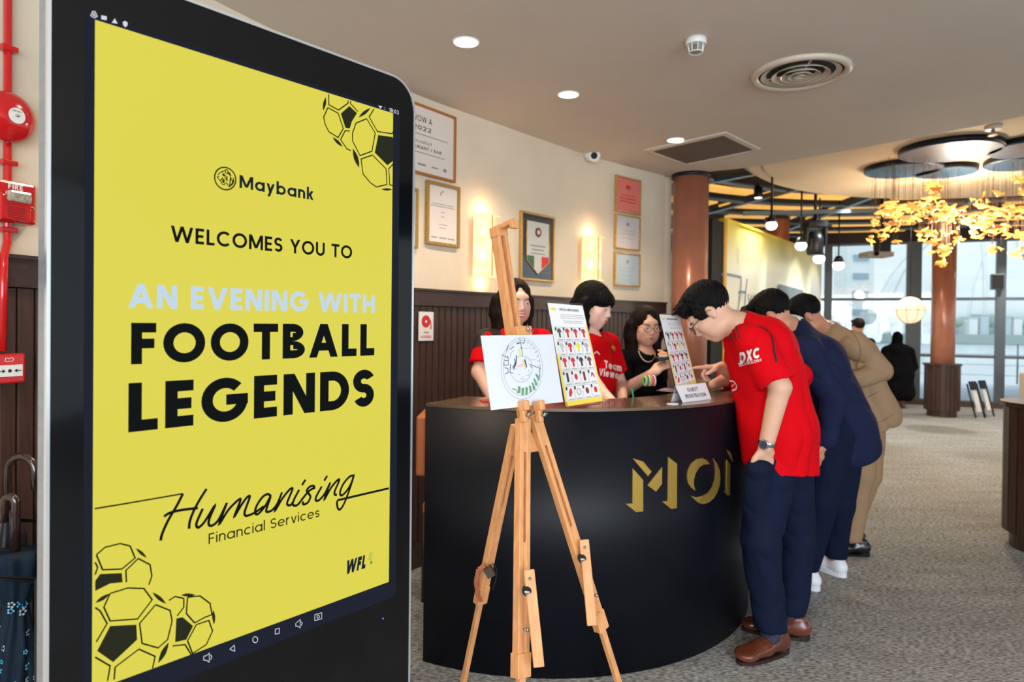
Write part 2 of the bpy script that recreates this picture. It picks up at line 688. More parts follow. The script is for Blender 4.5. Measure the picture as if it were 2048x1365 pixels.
def wall_arc():
    o = [0.0]
    for i in range(1, WN):
        o.append(o[-1]+(WP[i]-WP[i-1]).length)
    return o


WA = wall_arc()


def wall_at(s, d=0.0):
    """point on the wall face at arc length s and its axes: along, out"""
    for i in range(1, WN):
        if s <= WA[i] or i == WN-1:
            u = (s-WA[i-1])/(WA[i]-WA[i-1])
            p = WP[i-1].lerp(WP[i], u)
            t = (WP[i]-WP[i-1]).normalized()
            n = V((t.y, -t.x))
            return V((p.x+n.x*d, p.y+n.y*d, 0)), V((t.x, t.y, 0)), V((n.x, n.y, 0))


def wall_hit(x, y, d=0.0):
    """where the line of sight through a photo point meets the wall: arc length and height"""
    r = ray(x, y)
    for i in range(1, WN):
        a, b = offw(i-1, d), offw(i, d)
        e = b-a
        den = r.x*e.y-r.y*e.x
        if abs(den) < 1e-9:
            continue
        t = (a.x*e.y-a.y*e.x)/den
        u = (a.x*r.y-a.y*r.x)/den
        if 0 <= u <= 1 and t > 0:
            return WA[i-1]+u*(WA[i]-WA[i-1]), CAM.z+r.z*t
    return None


# wainscot boards, one object each
s0 = wall_hit(2, 700)[0]-0.25
s = s0
bd = None
BW = 0.052
pl = MB()
pl.box((0, 0, (RAILZ-0.085+0.14)/2), (BW-0.005, 0.016, RAILZ-0.085-0.14), bev=0.004)
pdata = None
while s < WA[-1]-0.03:
    P, T, N = wall_at(s)
    if pdata is None:
        me = bpy.data.meshes.new('plank')
        me.from_pydata(pl.v, [], pl.f)
        me.materials.append(m_wood)
        pdata = me
    o = bpy.data.objects.new('plank', pdata)
    COL.objects.link(o)
    o.parent = wall
    L = P+N*0.008-ROOT[wall.name]
    o.matrix_local = Matrix(((T.x, N.x, 0, L.x), (T.y, N.y, 0, L.y), (0, 0, 1, -ROOT[wall.name].z), (0, 0, 0, 1)))
    s += BW
# return face of the wall end and a copper column beside it
rb = MB()
rb.box((1.33, 6.35, CEIL/2), (0.1, 1.05, CEIL))
struct(rb.build('wall_return', m_wall))


def column(x, y, r, z1, name, label, base=None):
    o = thing(name, label, 'column', (x, y, 0))
    MB().lathe((x, y, 0), [(r, 0), (r, z1)], n=40).build('shaft', m_copper, o)
    MB().lathe((x, y, z1-0.03), [(r+0.012, 0), (r+0.012, 0.03)], n=40).build('collar', m_darkmetal, o)
    if base:
        br, bh = base
        MB().lathe((x, y, 0), [(br-0.03, 0.0), (br-0.03, 0.1), (br, 0.1), (br, bh-0.03), (br+0.03, bh-0.03), (br+0.03, bh)], n=40, smooth=False).build('wooden_base', m_wood, o)
        for k in range(24):
            a = 2*PI*k/24
            X, Y = V((-math.sin(a), math.cos(a), 0)), V((math.cos(a), math.sin(a), 0))
            MB().box((x+Y.x*(br+.003), y+Y.y*(br+.003), (bh+0.07)/2), (2*PI*br/24-0.006, 0.012, bh-0.14), (X, Y, V((0, 0, 1)))).build('plank', m_wood, o)
    return o


column(1.515, 5.72, 0.150, CEIL-0.002, 'copper_column', 'copper column at the end of the wall with framed certificates')
column(6.78, 10.5, 0.165, 3.04, 'copper_column', 'copper column with round dark wood base near the windows', (0.235, 0.83))
column(3.43, 4.2, 0.15, CEIL-0.002, 'copper_column', 'copper column with wooden counter-high base cut by the picture edge', (0.255, 0.93))
column(4.03, 10.2, 0.172, 3.04, 'copper_column', 'copper column rising behind the yellow event backdrop')

# ------------------------------------------------------------ high ceiling with beams and lit coves
GZ = 3.10
hc = MB()
hc.prism([V((-1.0, 5.9, GZ+.25)), V((2.6, 4.3, GZ+.25)), V((5.0, -3, GZ+.25)), V((14, -3, GZ+.25)), V((14, 14.2, GZ+.25)), V((-1, 14.2, GZ+.25))], (0, 0, 0.1))
struct(hc.build('ceiling_high', mat('black_ceiling', rgb(18, 17, 18), 0.8)))
m_cove = mat('lit_cove', rgb(240, 190, 100), 0.6, emit=rgb(255, 190, 92), es=0.75)
m_beam = mat('grey_beam', rgb(112, 126, 136), 0.35, 0.3)
DC = V((4.47, 5.07))
grid = thing('ceiling_light_grid', 'dark ceiling grid of grey beams with warm lit panels around the disc', 'ceiling grid', (4.47, 5.07, GZ))
for ri, R in enumerate([3.5, 4.35, 5.2, 6.05, 6.9, 7.75]):
    # ring beam
    n = 60
    mb = MB()
    mb.tube([(DC.x+R*math.cos(2*PI*k/n), DC.y+R*math.sin(2*PI*k/n), GZ) for k in range(n) if True], 0.028, 6, closed=True)
    mb.build('ring_beam', m_beam, grid)
for k in range(18):
    a = 2*PI*k/18+0.12
    d = V((math.cos(a), math.sin(a), 0))
    p0, p1 = V((DC.x, DC.y, GZ))+d*2.75, V((DC.x, DC.y, GZ))+d*8.0
    if p1.y < 4.0:
        continue
    MB().beam(p0, p1, 0.07, 0.06).build('radial_beam', m_beam, grid)
for ri, R in enumerate([3.95, 4.8, 5.65, 6.5, 7.3]):
    for k in range(18):
        a0 = 2*PI*k/18+0.12+0.05
        a1 = a0+2*PI/18*(0.55 if (k+ri) % 3 == 0 else 0.88)
        c = V((DC.x+R*math.cos((a0+a1)/2), DC.y+R*math.sin((a0+a1)/2)))
        if c.y < 5.2 or c.x < 0.5 or c.y > 12.6:
            continue
        mb = MB()
        n = 6
        lo, hi = R-0.13, R+0.13
        poly = [(DC.x+lo*math.cos(a0+(a1-a0)*i/n), DC.y+lo*math.sin(a0+(a1-a0)*i/n), GZ+0.02) for i in range(n+1)]
        poly += [(DC.x+hi*math.cos(a1-(a1-a0)*i/n), DC.y+hi*math.sin(a1-(a1-a0)*i/n), GZ+0.02) for i in range(n+1)]
        mb.prism(poly, (0, 0, 0.03))
        mb.build('lit_panel', m_cove, grid)
# disc
dz = 2.86
dk = thing('ceiling_disc', 'large round beige plaster disc hung under the dark ceiling grid', 'ceiling panel', (4.47, 5.07, dz))
MB().lathe((4.47, 5.07, dz), [(2.56, 0.0), (2.64, 0.05), (2.64, 0.12), (2.5, 0.22)], n=96).build('disc', m_beige, dk)
MB().lathe((4.47, 5.07, dz-0.012), [(2.44, 0.012), (2.43, 0.0)], n=96).build('inner_face', m_beige, dk)
m_mirror = mat('blue_mirror', rgb(62, 98, 134), 0.38, 0.35, spec=.3, noise=0.12, nscale=6)
for (px, py, r, lab) in [(1900, 303, 0.36, 'round blue mirror panel, largest one above the amber chandelier'), (1806, 341, 0.31, 'round blue mirror panel furthest towards the copper column by the desk'),
                         (1891, 345, 0.25, 'smallest round blue mirror, just below the largest mirror disc'), (2072, 297, 0.32, 'round blue mirror cut by picture edge, upper of two'),
                         (2052, 326, 0.30, 'round blue mirror cut by picture edge, lower of two')]:
    p = atz(px, py, dz-0.05)
    o = thing('mirror_disc', lab, 'mirror', p, 'round mirrors on the ceiling disc')
    MB().lathe((p.x, p.y, dz-0.06), [(r-.01, 0.0), (r, 0.012), (r, 0.05)], n=48).build('mirror_face', m_mirror, o)
    MB().lathe((p.x, p.y, dz-0.052), [(r+0.004, 0.0), (r+0.004, 0.035)], n=48).build('rim', m_darkmetal, o)

# ------------------------------------------------------------ window wall and the outside
WL, WR = V((3.2, 13.9, 0)), V((13.0, 9.6, 0))
wd = (WR-WL).normalized()
wn = V((-wd.y, wd.x, 0))


def on_win(px, py):
    d = ray(px, py)
    t = (WL-CAM).dot(wn)/d.dot(wn)
    P = CAM+d*t
    return (P-WL).dot(wd), P.z


def wpt(s_, z, off=0.0):
    p = WL+wd*s_+wn*off
    return V((p.x, p.y, z))


win = struct(MB().box(wpt(5.3, 3.1), (10.8, 0.2, 0.32), (wd, wn, V((0, 0, 1)))).build('wall_window_header', mat('dark_soffit', rgb(52, 42, 42), 0.7)))
sill = struct(MB().box(wpt(5.3, 0.05), (10.8, 0.22, 0.10), (wd, wn, V((0, 0, 1)))).build('trim_1', mat('dark_sill', rgb(80, 66, 58), 0.6)))
wroot = struct(MB().box(wpt(5.3, 2.93), (10.8, 0.14, 0.05), (wd, wn, V((0, 0, 1)))).build('window_1', m_grey))
smul = []
for px, wpx in [(1560, 12), (1655, 15), (1826, 26), (2000, 15), (2170, 15), (2300, 24)]:
    s_, _ = on_win(px, 650)
    smul.append(s_)
    MB().box(wpt(s_, 1.5), (wpx/1335*12, 0.12, 2.9), (wd, wn, V((0, 0, 1)))).build('mullion', m_grey, wroot)
for zz in (on_win(1750, 599)[1], on_win(1930, 713)[1]):
    MB().box(wpt(5.3, zz), (10.8, 0.08, 0.05), (wd, wn, V((0, 0, 1)))).build('transom', m_grey, wroot)
m_glass = mat('window_glass', (0.97, 0.99, 1, 1), 0.0, trans=1.0, spec=0.3)
zs = [0.1, on_win(1930, 713)[1], on_win(1750, 599)[1], 2.9]
smul = [0.0]+smul+[10.6]
for i in range(len(smul)-1):
    for j in range(3):
        a, b = smul[i]+0.05, smul[i+1]-0.05
        if b-a < 0.1:
            continue
        MB().box(wpt((a+b)/2, (zs[j]+zs[j+1])/2), (b-a, 0.012, zs[j+1]-zs[j]-0.05), (wd, wn, V((0, 0, 1)))).build('pane', m_glass, wroot)
# far left wall closing the room behind the backdrop
struct(MB().box((-0.2, 10.1, 1.6), (0.2, 8.1, 3.4)).build('wall_far_left', m_wall))
struct(MB().box((1.5, 13.95, 1.6), (3.6, 0.15, 3.4)).build('wall_back', mat('dark_panel', rgb(40, 36, 34), 0.7)))  # plain dark back wall
# outside
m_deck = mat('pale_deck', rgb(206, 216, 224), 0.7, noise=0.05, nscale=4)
dkr = thing('timber_deck', 'pale outdoor deck of long boards beyond the windows', 'deck', (8, 14, -0.05))
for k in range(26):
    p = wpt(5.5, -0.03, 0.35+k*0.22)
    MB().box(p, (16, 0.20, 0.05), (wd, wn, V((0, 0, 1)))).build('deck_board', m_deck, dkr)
wr = thing('deck_railing', 'thin grey railing of horizontal wires at the deck edge', 'railing', wpt(5.5, 0, 6.2))
for k in range(9):
    MB().cyl(wpt(-1+k*1.7, 0, 6.2), wpt(-1+k*1.7, 1.0, 6.2), 0.02, n=8).build('post', m_grey, wr)
for k in range(4):
    MB().cyl(wpt(-2, 0.2+k*0.26, 6.2), wpt(13, 0.2+k*0.26, 6.2), 0.006, n=6).build('wire', m_grey, wr)
wt = MB()
wt.box((60, 110, -2.1), (500, 180, 0.1))
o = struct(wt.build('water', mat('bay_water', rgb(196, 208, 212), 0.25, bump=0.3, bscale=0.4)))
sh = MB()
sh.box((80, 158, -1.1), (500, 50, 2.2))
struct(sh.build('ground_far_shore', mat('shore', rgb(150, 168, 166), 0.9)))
m_haze = mat('hazy_concrete', rgb(186, 202, 208), 0.8)  # distance haze painted into the base colours, here and below
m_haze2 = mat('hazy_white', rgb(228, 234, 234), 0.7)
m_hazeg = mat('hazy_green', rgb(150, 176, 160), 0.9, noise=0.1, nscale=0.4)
hz = random.Random(3)
# shell shaped concert hall, built of tapering ribs
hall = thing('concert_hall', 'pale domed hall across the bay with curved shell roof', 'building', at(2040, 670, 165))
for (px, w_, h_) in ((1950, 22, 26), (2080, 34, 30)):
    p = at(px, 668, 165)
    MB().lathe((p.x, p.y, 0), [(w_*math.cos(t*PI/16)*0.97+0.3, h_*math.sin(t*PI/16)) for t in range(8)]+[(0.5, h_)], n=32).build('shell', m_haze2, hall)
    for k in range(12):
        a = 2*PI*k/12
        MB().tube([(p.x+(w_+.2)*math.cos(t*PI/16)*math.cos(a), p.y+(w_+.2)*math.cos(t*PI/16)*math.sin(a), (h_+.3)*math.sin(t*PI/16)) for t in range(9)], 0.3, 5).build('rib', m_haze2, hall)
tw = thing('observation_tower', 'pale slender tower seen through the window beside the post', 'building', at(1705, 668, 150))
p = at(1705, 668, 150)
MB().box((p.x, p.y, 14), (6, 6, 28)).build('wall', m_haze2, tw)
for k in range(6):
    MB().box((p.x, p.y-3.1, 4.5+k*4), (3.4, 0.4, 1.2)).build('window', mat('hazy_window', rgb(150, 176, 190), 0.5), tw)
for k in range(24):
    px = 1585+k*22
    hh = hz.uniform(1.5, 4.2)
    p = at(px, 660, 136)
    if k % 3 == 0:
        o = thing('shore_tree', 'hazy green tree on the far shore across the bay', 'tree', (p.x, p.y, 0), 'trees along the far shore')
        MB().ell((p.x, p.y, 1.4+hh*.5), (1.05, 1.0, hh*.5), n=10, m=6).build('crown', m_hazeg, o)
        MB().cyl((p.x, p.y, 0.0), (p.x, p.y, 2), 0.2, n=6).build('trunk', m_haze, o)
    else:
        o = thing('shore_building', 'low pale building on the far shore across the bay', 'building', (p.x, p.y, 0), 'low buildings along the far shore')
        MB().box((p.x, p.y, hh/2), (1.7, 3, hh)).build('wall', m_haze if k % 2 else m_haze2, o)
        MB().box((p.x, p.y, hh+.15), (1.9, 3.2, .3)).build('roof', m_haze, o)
# ------------------------------------------------------------ digital sign kiosk
KD = V((0.647, 0.7625, 0)).normalized()
KN = V((KD.y, -KD.x, 0))
KP = at(190, 40, 1.147)


def kuv(x, y):
    r = ray(x, y)
    t = (KP-CAM).dot(KN)/r.dot(KN)
    P = CAM+r*t
    return ((P-KP).dot(KD), P.z)


def kpt(u, z, off=0.0):
    p = KP+KD*u+KN*off
    return V((p.x, p.y, z))


KU0, KU1, KZ1 = -0.068, 0.722, 2.004
kio = thing('digital_signage_kiosk', 'tall floor-standing digital kiosk with yellow welcome screen and silver rounded frame', 'sign', kpt(0.327, 0, -0.05))


def krect(u0, u1, z0, z1, r, n=10):
    o = []
    for (cu, cz, a0) in ((u1-r, z1-r, 0), (u0+r, z1-r, PI/2), (u0+r, z0+r, PI), (u1-r, z0+r, 1.5*PI)):
        for k in range(n+1):
            a = a0+PI/2*k/n
            o.append((cu+r*math.cos(a), cz+r*math.sin(a)))
    return o


def kplate(poly, off0, off1):
    return MB().prism([kpt(u, z, off0) for u, z in poly], KN*(off1-off0))


kplate(krect(KU0, KU1, 0.06, KZ1, 0.075), -0.048, -0.004).build('aluminium_body', m_alu, kio)
# polished rim: ring
outer, inner = krect(KU0-0.001, KU1+0.001, 0.059, KZ1+0.001, 0.076), krect(KU0+0.0045, KU1-0.0045, 0.0645, KZ1-0.0045, 0.0705)
mb = MB()
n = len(outer)
vs = [kpt(u, z, -0.010) for u, z in outer]+[kpt(u, z, 0.001) for u, z in outer]+[kpt(u, z, 0.001) for u, z in inner]+[kpt(u, z, -0.010) for u, z in inner]
fs = []
for i in range(n):
    j = (i+1) % n
    for a in range(4):
        b = (a+1) % 4
        fs.append((a*n+i, a*n+j, b*n+j, b*n+i))
mb.add(vs, fs, False).build('polished_rim', m_aluedge, kio)
glass = kplate(krect(KU0+0.0045, KU1-0.0045, 0.0645, KZ1-0.0045, 0.0705), -0.006, -0.0005).build('black_glass_front', m_blackgloss, kio)
kplate([(0.10, 0.0), (0.56, 0.0), (0.56, 0.07), (0.10, 0.07)], -0.16, 0.10).build('base_plate', m_darkmetal, kio)
# lit screen: border, image, prints
def scr(name, r_, g_, b_, s_=1.0):
    return mat(name, (0.0, 0.0, 0.0, 1), 0.3, emit=rgb(r_, g_, b_), es=s_, spec=0.0)


m_sborder = scr('screen_dark_border', 34, 38, 50, 1.0)
m_syellow = bpy.data.materials.new('screen_yellow')
m_syellow.use_nodes = True
_t = m_syellow.node_tree
_b = _t.nodes['Principled BSDF']
_b.inputs['Base Color'].default_value = (0.01, 0.01, 0.01, 1)
_b.inputs['Roughness'].default_value = 0.2
_b.inputs['Specular IOR Level'].default_value = 0.15
_b.inputs['Emission Color'].default_value = rgb(221, 211, 72)
_b.inputs['Emission Strength'].default_value = 1.0
m_sink = scr('screen_black_print', 20, 24, 24)
m_snavy = scr('screen_navy_print', 30, 38, 54)
m_sblue = scr('screen_pale_blue_print', 196, 218, 236)
m_swhite = scr('screen_white_icons', 215, 220, 232)
m_sgreen = scr('screen_green_print', 60, 150, 110)
m_sball = scr('screen_ball_dark', 44, 46, 34)
W_, ZT, ZB = 0.651, 1.91, 0.755
screen = kplate([(-0.014, 0.713), (0.673, 0.713), (0.673, 1.918), (-0.014, 1.918)], -0.002, 0.0002).build('screen', m_sborder, kio)
kplate([(0, ZB), (W_, ZB), (W_, ZT), (0, ZT)], 0.0, 0.0006).build('screen_image', m_syellow, screen, label='yellow screen image')


def kflat(vs, fs, name, m, off=0.0010):
    mb = MB()
    mb.add([kpt(u, z, off) for u, z in vs], fs)
    return mb.build(name, m, screen)


def ktext(txt, L, xr, cap, m, bold=0.0, shear=0.0, spacing=1.0, name='lettering', off=0.0010):
    u0, z0 = kuv(*L)
    z1 = kuv(*cap)[1]
    # right end, at the base line height
    r = ray(xr, 650)
    t = (KP-CAM).dot(KN)/r.dot(KN)
    u1 = ((CAM+r*t)-KP).dot(KD)
    # correct for roll: iterate on the point's own row
    vs, fs = text_on(txt, lambda a, b: (a, b), u0, u1, z0, z1, bold, shear, spacing)
    return kflat(vs, fs, name, m, off)


ktext('Maybank', (478.5, 376), 624.5, (481, 350.5), m_snavy, 0.022, name='bank_lettering')
ktext('WELCOMES YOU TO', (341, 483.5), 702.5, (341, 451), m_sink, 0.02, spacing=1.03)
ktext('AN EVENING WITH', (256, 616), 748.5, (256, 567), m_sblue, 0.032, spacing=1.02)
ktext('FOOTBALL', (261.5, 729.5), 748.5, (261.5, 646), m_sink, 0.036, spacing=1.05)
ktext('LEGENDS', (256, 865.5), 748.5, (256, 767), m_sink, 0.036, spacing=1.05)
ktext('Financial Services', (416.5, 1089), 641.5, (416.5, 1068), m_sink, 0.004)
ktext('WFL', (693.5, 1149), 735, (693.5, 1122), m_snavy, 0.05, shear=0.25, spacing=0.9)
ktext('18:03', (777.5, 223.5), 793, (777.5, 215.5), m_swhite, 0.012, name='clock_digits')
for i, tx in enumerate(('WORLD', 'FOOTBALL', 'LEGENDS')):
    ktext(tx, (737.5-i, 1111+i*5.2), 748.5-i*0.5, (737.5, 1107+i*5.2), m_sgreen, 0.01)


def kpx(pts, scl, ox, oy):
    return [V(kuv(ox+p[0]/scl, oy+p[1]/scl)) for p in pts]


def kstrokes(lst, scl, ox, oy, wd, name, m, smooth=True, off=0.0011):
    av, af = [], []
    for pts in lst:
        P = kpx(pts, scl, ox, oy)
        if smooth and len(P) > 2:
            P = spline(P, 5)
        v, f = ribbon2d(P, wd)
        af += [tuple(i+len(av) for i in q) for q in f]
        av += [tuple(p) for p in v]
    return kflat(av, af, name, m, off)


H = [[(-455, 360), (-200, 318), (268, 237)], [(268, 237), (215, 340), (150, 450), (100, 560), (85, 622)], [(112, 425), (160, 395), (250, 372), (390, 355)],
     [(462, 197), (415, 270), (360, 370), (325, 460), (318, 525)],
     [(430, 360), (385, 460), (378, 500), (400, 512), (450, 460), (530, 332), (485, 440), (480, 490), (510, 497), (560, 450), (628, 312)],
     [(628, 312), (565, 485), (640, 370), (720, 290), (738, 295), (688, 425), (740, 340), (790, 270), (815, 264), (775, 380), (778, 415), (805, 415), (860, 390), (930, 340)],
     [(985, 275), (980, 250), (955, 242), (915, 270), (870, 340), (860, 395), (885, 402), (940, 340), (985, 262), (950, 370), (965, 386), (1000, 370), (1040, 320), (1080, 225)],
     [(1080, 225), (1020, 378), (1080, 280), (1140, 205), (1165, 200), (1125, 300), (1125, 328), (1150, 330), (1180, 290)],
     [(1220, 205), (1175, 290), (1170, 330), (1205, 330), (1250, 275), (1300, 215), (1345, 190)], [(1243, 167), (1272, 122)],
     [(1345, 200), (1340, 175), (1310, 178), (1282, 210), (1300, 240), (1312, 265), (1290, 310), (1255, 325), (1250, 300)],
     [(1405, 178), (1360, 260), (1357, 293), (1385, 288), (1430, 235), (1475, 145)], [(1424, 132), (1450, 90)],
     [(1475, 145), (1425, 285), (1480, 190), (1530, 130), (1548, 128), (1512, 215), (1512, 245), (1530, 245)],
     [(1668, 88), (1630, 100), (1580, 160), (1555, 225), (1565, 252), (1600, 225), (1640, 165), (1668, 88), (1640, 180), (1600, 290), (1570, 350), (1548, 368), (1533, 345), (1535, 295), (1600, 276), (1955, 193)]]
kstrokes(H[:1], 4.096, 300, 930, 0.0028, 'script_line', m_sink, smooth=False)
kstrokes(H[1:], 4.096, 300, 930, 0.0052, 'script_lettering', m_sink)
# footballs
B1 = [[(297, 150), (300, 262), (402, 318), (502, 245), (503, 216)], [(290, 292), (398, 352), (452, 512), (397, 606), (300, 545), (262, 470), (245, 390), (290, 292)],
      [(528, 222), (528, 250), (605, 333)], [(518, 538), (472, 533), (423, 628), (490, 725), (530, 743)],
      [(697, 408), (787, 560), (752, 750), (627, 796), (548, 640), (548, 560), (585, 455), (697, 408)], [(775, 305), (723, 388), (810, 543), (963, 566), (975, 545)],
      [(758, 790), (900, 935), (910, 1100), (798, 1125), (735, 1080), (660, 990), (638, 832), (758, 790)], [(972, 888), (928, 935), (940, 1103), (968, 1110)]]
kstrokes(B1, 5.25, 600, 160, 0.0026, 'ball_outline', m_sink, smooth=False)
B2 = [[(385, 855), (420, 825), (480, 810), (520, 820), (540, 868), (487, 912), (410, 915), (385, 855)], [(595, 975), (607, 940), (600, 895), (553, 870), (503, 918), (505, 965)], [(380, 885), (390, 905), (380, 935)],
      [(440, 1010), (510, 988), (575, 990), (608, 1035), (550, 1112), (440, 1120), (415, 1065), (440, 1010)],
      [(622, 1055), (680, 1078), (688, 1120), (670, 1195), (632, 1228), (568, 1210), (558, 1130), (622, 1055)],
      [(380, 1066), (400, 1080), (428, 1130), (384, 1205)], [(380, 1265), (440, 1300), (430, 1360)], [(456, 1355), (460, 1305), (555, 1233), (620, 1262), (610, 1310)],
      [(675, 1038), (700, 1022), (735, 1030), (735, 1065), (708, 1100)], [(750, 1025), (800, 1020), (840, 1050), (848, 1095), (820, 1105), (778, 1128), (745, 1090), (750, 1025)],
      [(785, 1135), (835, 1118), (850, 1160), (825, 1215), (770, 1250), (750, 1200), (785, 1135)], [(690, 1220), (740, 1215), (765, 1255)]]
kstrokes(B2, 2.002, 0, 683, 0.0026, 'ball_outline', m_sink, smooth=False)


def kfill(lst, scl, ox, oy, name, m, off=0.0012, single=True):
    if single and len(lst) > 1:
        for q in lst:
            kfill([q], scl, ox, oy, name, m, off)
        return
    av, af = [], []
    for pts in lst:
        P = kpx(pts, scl, ox, oy)
        af.append(tuple(range(len(av), len(av)+len(P))))
        av += [tuple(p) for p in P]
    return kflat(av, af, name, m, off)


def petal(a, b, k=0.22):
    a, b = V(a), V(b)
    d = b-a
    nn = V((-d.y, d.x))
    return [a+d*t+nn*(k*math.sin(PI*t)*0.5) for t in (0, .25, .5, .75, 1)]+[a+d*t-nn*(k*math.sin(PI*t)*0.5) for t in (.75, .5, .25)]


kfill([[(515, 275), (595, 350), (540, 440), (520, 510), (475, 505), (425, 355)], [(818, 580), (965, 600), (975, 620), (975, 850), (915, 898), (782, 765)],
       petal((240, 325), (268, 180)), petal((338, 600), (445, 705)), petal((612, 395), (738, 295)), petal((552, 720), (618, 925)), petal((850, 1150), (966, 1152))], 5.25, 600, 160, 'ball_patch', m_sball)
kfill([[(400, 932), (487, 928), (490, 965), (440, 970), (380, 1000), (380, 960)], [(440, 1140), (545, 1135), (548, 1195), (452, 1285), (388, 1240)], [(730, 1105), (772, 1140), (745, 1195), (700, 1205), (705, 1110)],
       petal((542, 828), (588, 868)), petal((380, 1048), (440, 1010)), petal((608, 1005), (665, 1052)), petal((632, 1290), (675, 1205)), petal((722, 1016), (783, 1016)), petal((853, 1075), (856, 1135))], 2.002, 0, 683, 'ball_patch', m_sball)
# tiger-head roundel beside the bank name
ring = [(255+180*math.cos(2*PI*k/40)+0*k, 320+190*math.sin(2*PI*k/40)+22*math.cos(2*PI*k/40)) for k in range(41)]
T = [[(130, 262), (150, 232), (190, 205), (235, 190), (255, 185)], [(255, 190), (270, 165), (295, 180), (300, 215), (285, 240), (265, 220), (255, 190)],
     [(118, 282), (135, 320), (160, 345), (185, 345), (200, 320), (215, 300)], [(125, 290), (150, 285)], [(160, 345), (185, 375), (190, 400), (215, 420), (240, 425), (250, 400), (280, 395), (295, 420), (285, 440)],
     [(200, 335), (225, 330), (240, 350), (235, 380), (215, 385), (205, 365)], [(205, 240), (230, 245), (245, 230)], [(195, 215), (215, 205)], [(220, 268), (240, 275), (250, 262)],
     [(255, 260), (250, 300), (270, 330), (290, 365)], [(300, 215), (330, 250), (350, 300), (370, 350), (385, 400)], [(385, 300), (400, 340), (395, 390), (370, 430)], [(320, 440), (340, 400), (335, 370)]]
kstrokes([ring], 8.533, 420, 320, 0.0026, 'roundel_ring', m_sink)
kstrokes(T, 8.533, 420, 320, 0.0017, 'tiger_lines', m_sink)
kfill([[(300, 195), (340, 225), (360, 275), (335, 262), (310, 250)], [(280, 265), (298, 290), (290, 320), (298, 368), (275, 340), (270, 300)], [(340, 280), (355, 320), (350, 365), (335, 385), (325, 410), (330, 340)],
       [(388, 330), (398, 370), (375, 430), (340, 460), (300, 470), (320, 440), (300, 420), (340, 430), (370, 390)], [(205, 240), (235, 232), (245, 260), (222, 280), (210, 262)], [(205, 345), (235, 340), (238, 370), (215, 390)]], 8.533, 420, 320, 'tiger_patch', m_sink)
# navigation and status icons
kstrokes([[(407, 1313), (407, 1321), (412, 1321), (418, 1325), (418, 1307), (412, 1312), (407, 1313)], [(421, 1310), (423, 1314), (421, 1320)],
          [(459, 1299), (468, 1291), (469, 1303), (459, 1299)], [(550, 1259), (558, 1257), (558, 1267), (550, 1269), (550, 1259)],
          [(591, 1247), (591, 1253), (595, 1253), (600, 1256), (600, 1240), (595, 1244), (591, 1247)], [(602, 1244), (604, 1247), (602, 1252)],
          [(629, 1230), (643, 1226), (643, 1238), (629, 1242), (629, 1230)],
          [(181, 32), (185, 23), (190, 24), (194, 33), (188, 36), (181, 32)], [(185, 31), (188, 26), (190, 32), (185, 31)]], 1, 0, 0, 0.0014, 'icon_outline', m_swhite, smooth=False)
kstrokes([[(510+5*math.cos(2*PI*k/16), 1280+6*math.sin(2*PI*k/16)) for k in range(17)], [(636+2.5*math.cos(2*PI*k/12), 1234+3*math.sin(2*PI*k/12)) for k in range(13)]], 1, 0, 0, 0.0014, 'icon_outline', m_swhite)
kfill([[(202, 31), (213, 33), (213, 41), (202, 39)], [(229, 37), (235, 48), (223, 46)], [(245, 44), (250, 42), (255, 46), (254, 52), (250, 55), (246, 51)],
       [(756, 211), (764, 213), (760, 218)]], 1, 0, 0, 'icon', m_swhite)
kfill([[(767, 213), (770, 214), (770, 221), (767, 220)]], 1, 0, 0, 'icon', scr('screen_grey_icon', 80, 84, 96))
kfill([[(740, 1123), (744, 1122), (743, 1128), (740, 1129)]], 1, 0, 0, 'icon', m_sgreen)
u_, z_ = kuv(766, 1238)
MB().ell(kpt(u_, z_, 0.0), (0.0016, 0.0016, 0.0016), n=8, m=6).build('status_light', mat('blue_led', (0.02, 0.02, 0.5, 1), 0.3, emit=(0.1, 0.15, 1, 1), es=3), kio, label='blue status light')

# ------------------------------------------------------------ fire alarm devices on the wall
def wall_axes(px, py, d=0.0):
    s_, z = wall_hit(px, py, d)
    P, T, N = wall_at(s_)
    return V((P.x, P.y, z)), T, N


UPZ = V((0, 0, 1))
P, T, N = wall_axes(15, 300, .018)
pd = thing('fire_alarm_conduit', 'red painted pipe running down the wall behind the fire bell', 'pipe', (P.x, P.y, 1.2))
for (za, zb, r) in ((1.31, 1.50, 0.0105), (1.50, CEIL-.002, 0.0105)):
    pass
cx_ = P+N*0.018
MB().tube([V((cx_.x, cx_.y, 2.67)), V((cx_.x, cx_.y, 1.66)), V((cx_.x, cx_.y, 1.62))+N*0.0, V((cx_.x, cx_.y, 1.575))+N*0.035-T*0.030, V((cx_.x, cx_.y, 1.3))+N*0.035-T*0.034], 0.0115, 12).build('pipe', m_red, pd)
for z in (2.5, 2.2, 1.86, 1.66):
    MB().box(V((cx_.x, cx_.y, z)), (0.045, 0.03, 0.016), (T, N, UPZ), 0.003).build('clamp', m_red, pd)
P, T, N = wall_axes(31, 232, .075)
bell = thing('fire_bell', 'round red fire alarm bell on the cream wall above the strobe', 'bell', P)
MB().lathe(P, [(0.03, 0.0), (0.03, 0.045)], axis=N).build('mount', m_red, bell)
MB().lathe(P+N*0.035, [(0.072, 0.0), (0.076, 0.004), (0.074, 0.014), (0.066, 0.026), (0.05, 0.037), (0.03, 0.044), (0.012, 0.046)], axis=N, n=48).build('gong', m_red, bell)
MB().lathe(P+N*0.0805, [(0.023, 0.0), (0.023, 0.0014)], axis=N, n=32).build('label_disc', m_white, bell, label='white printed label disc')
MB().ell(P+N*0.083, (0.006, 0.006, 0.004)).build('bolt', m_chrome, bell)


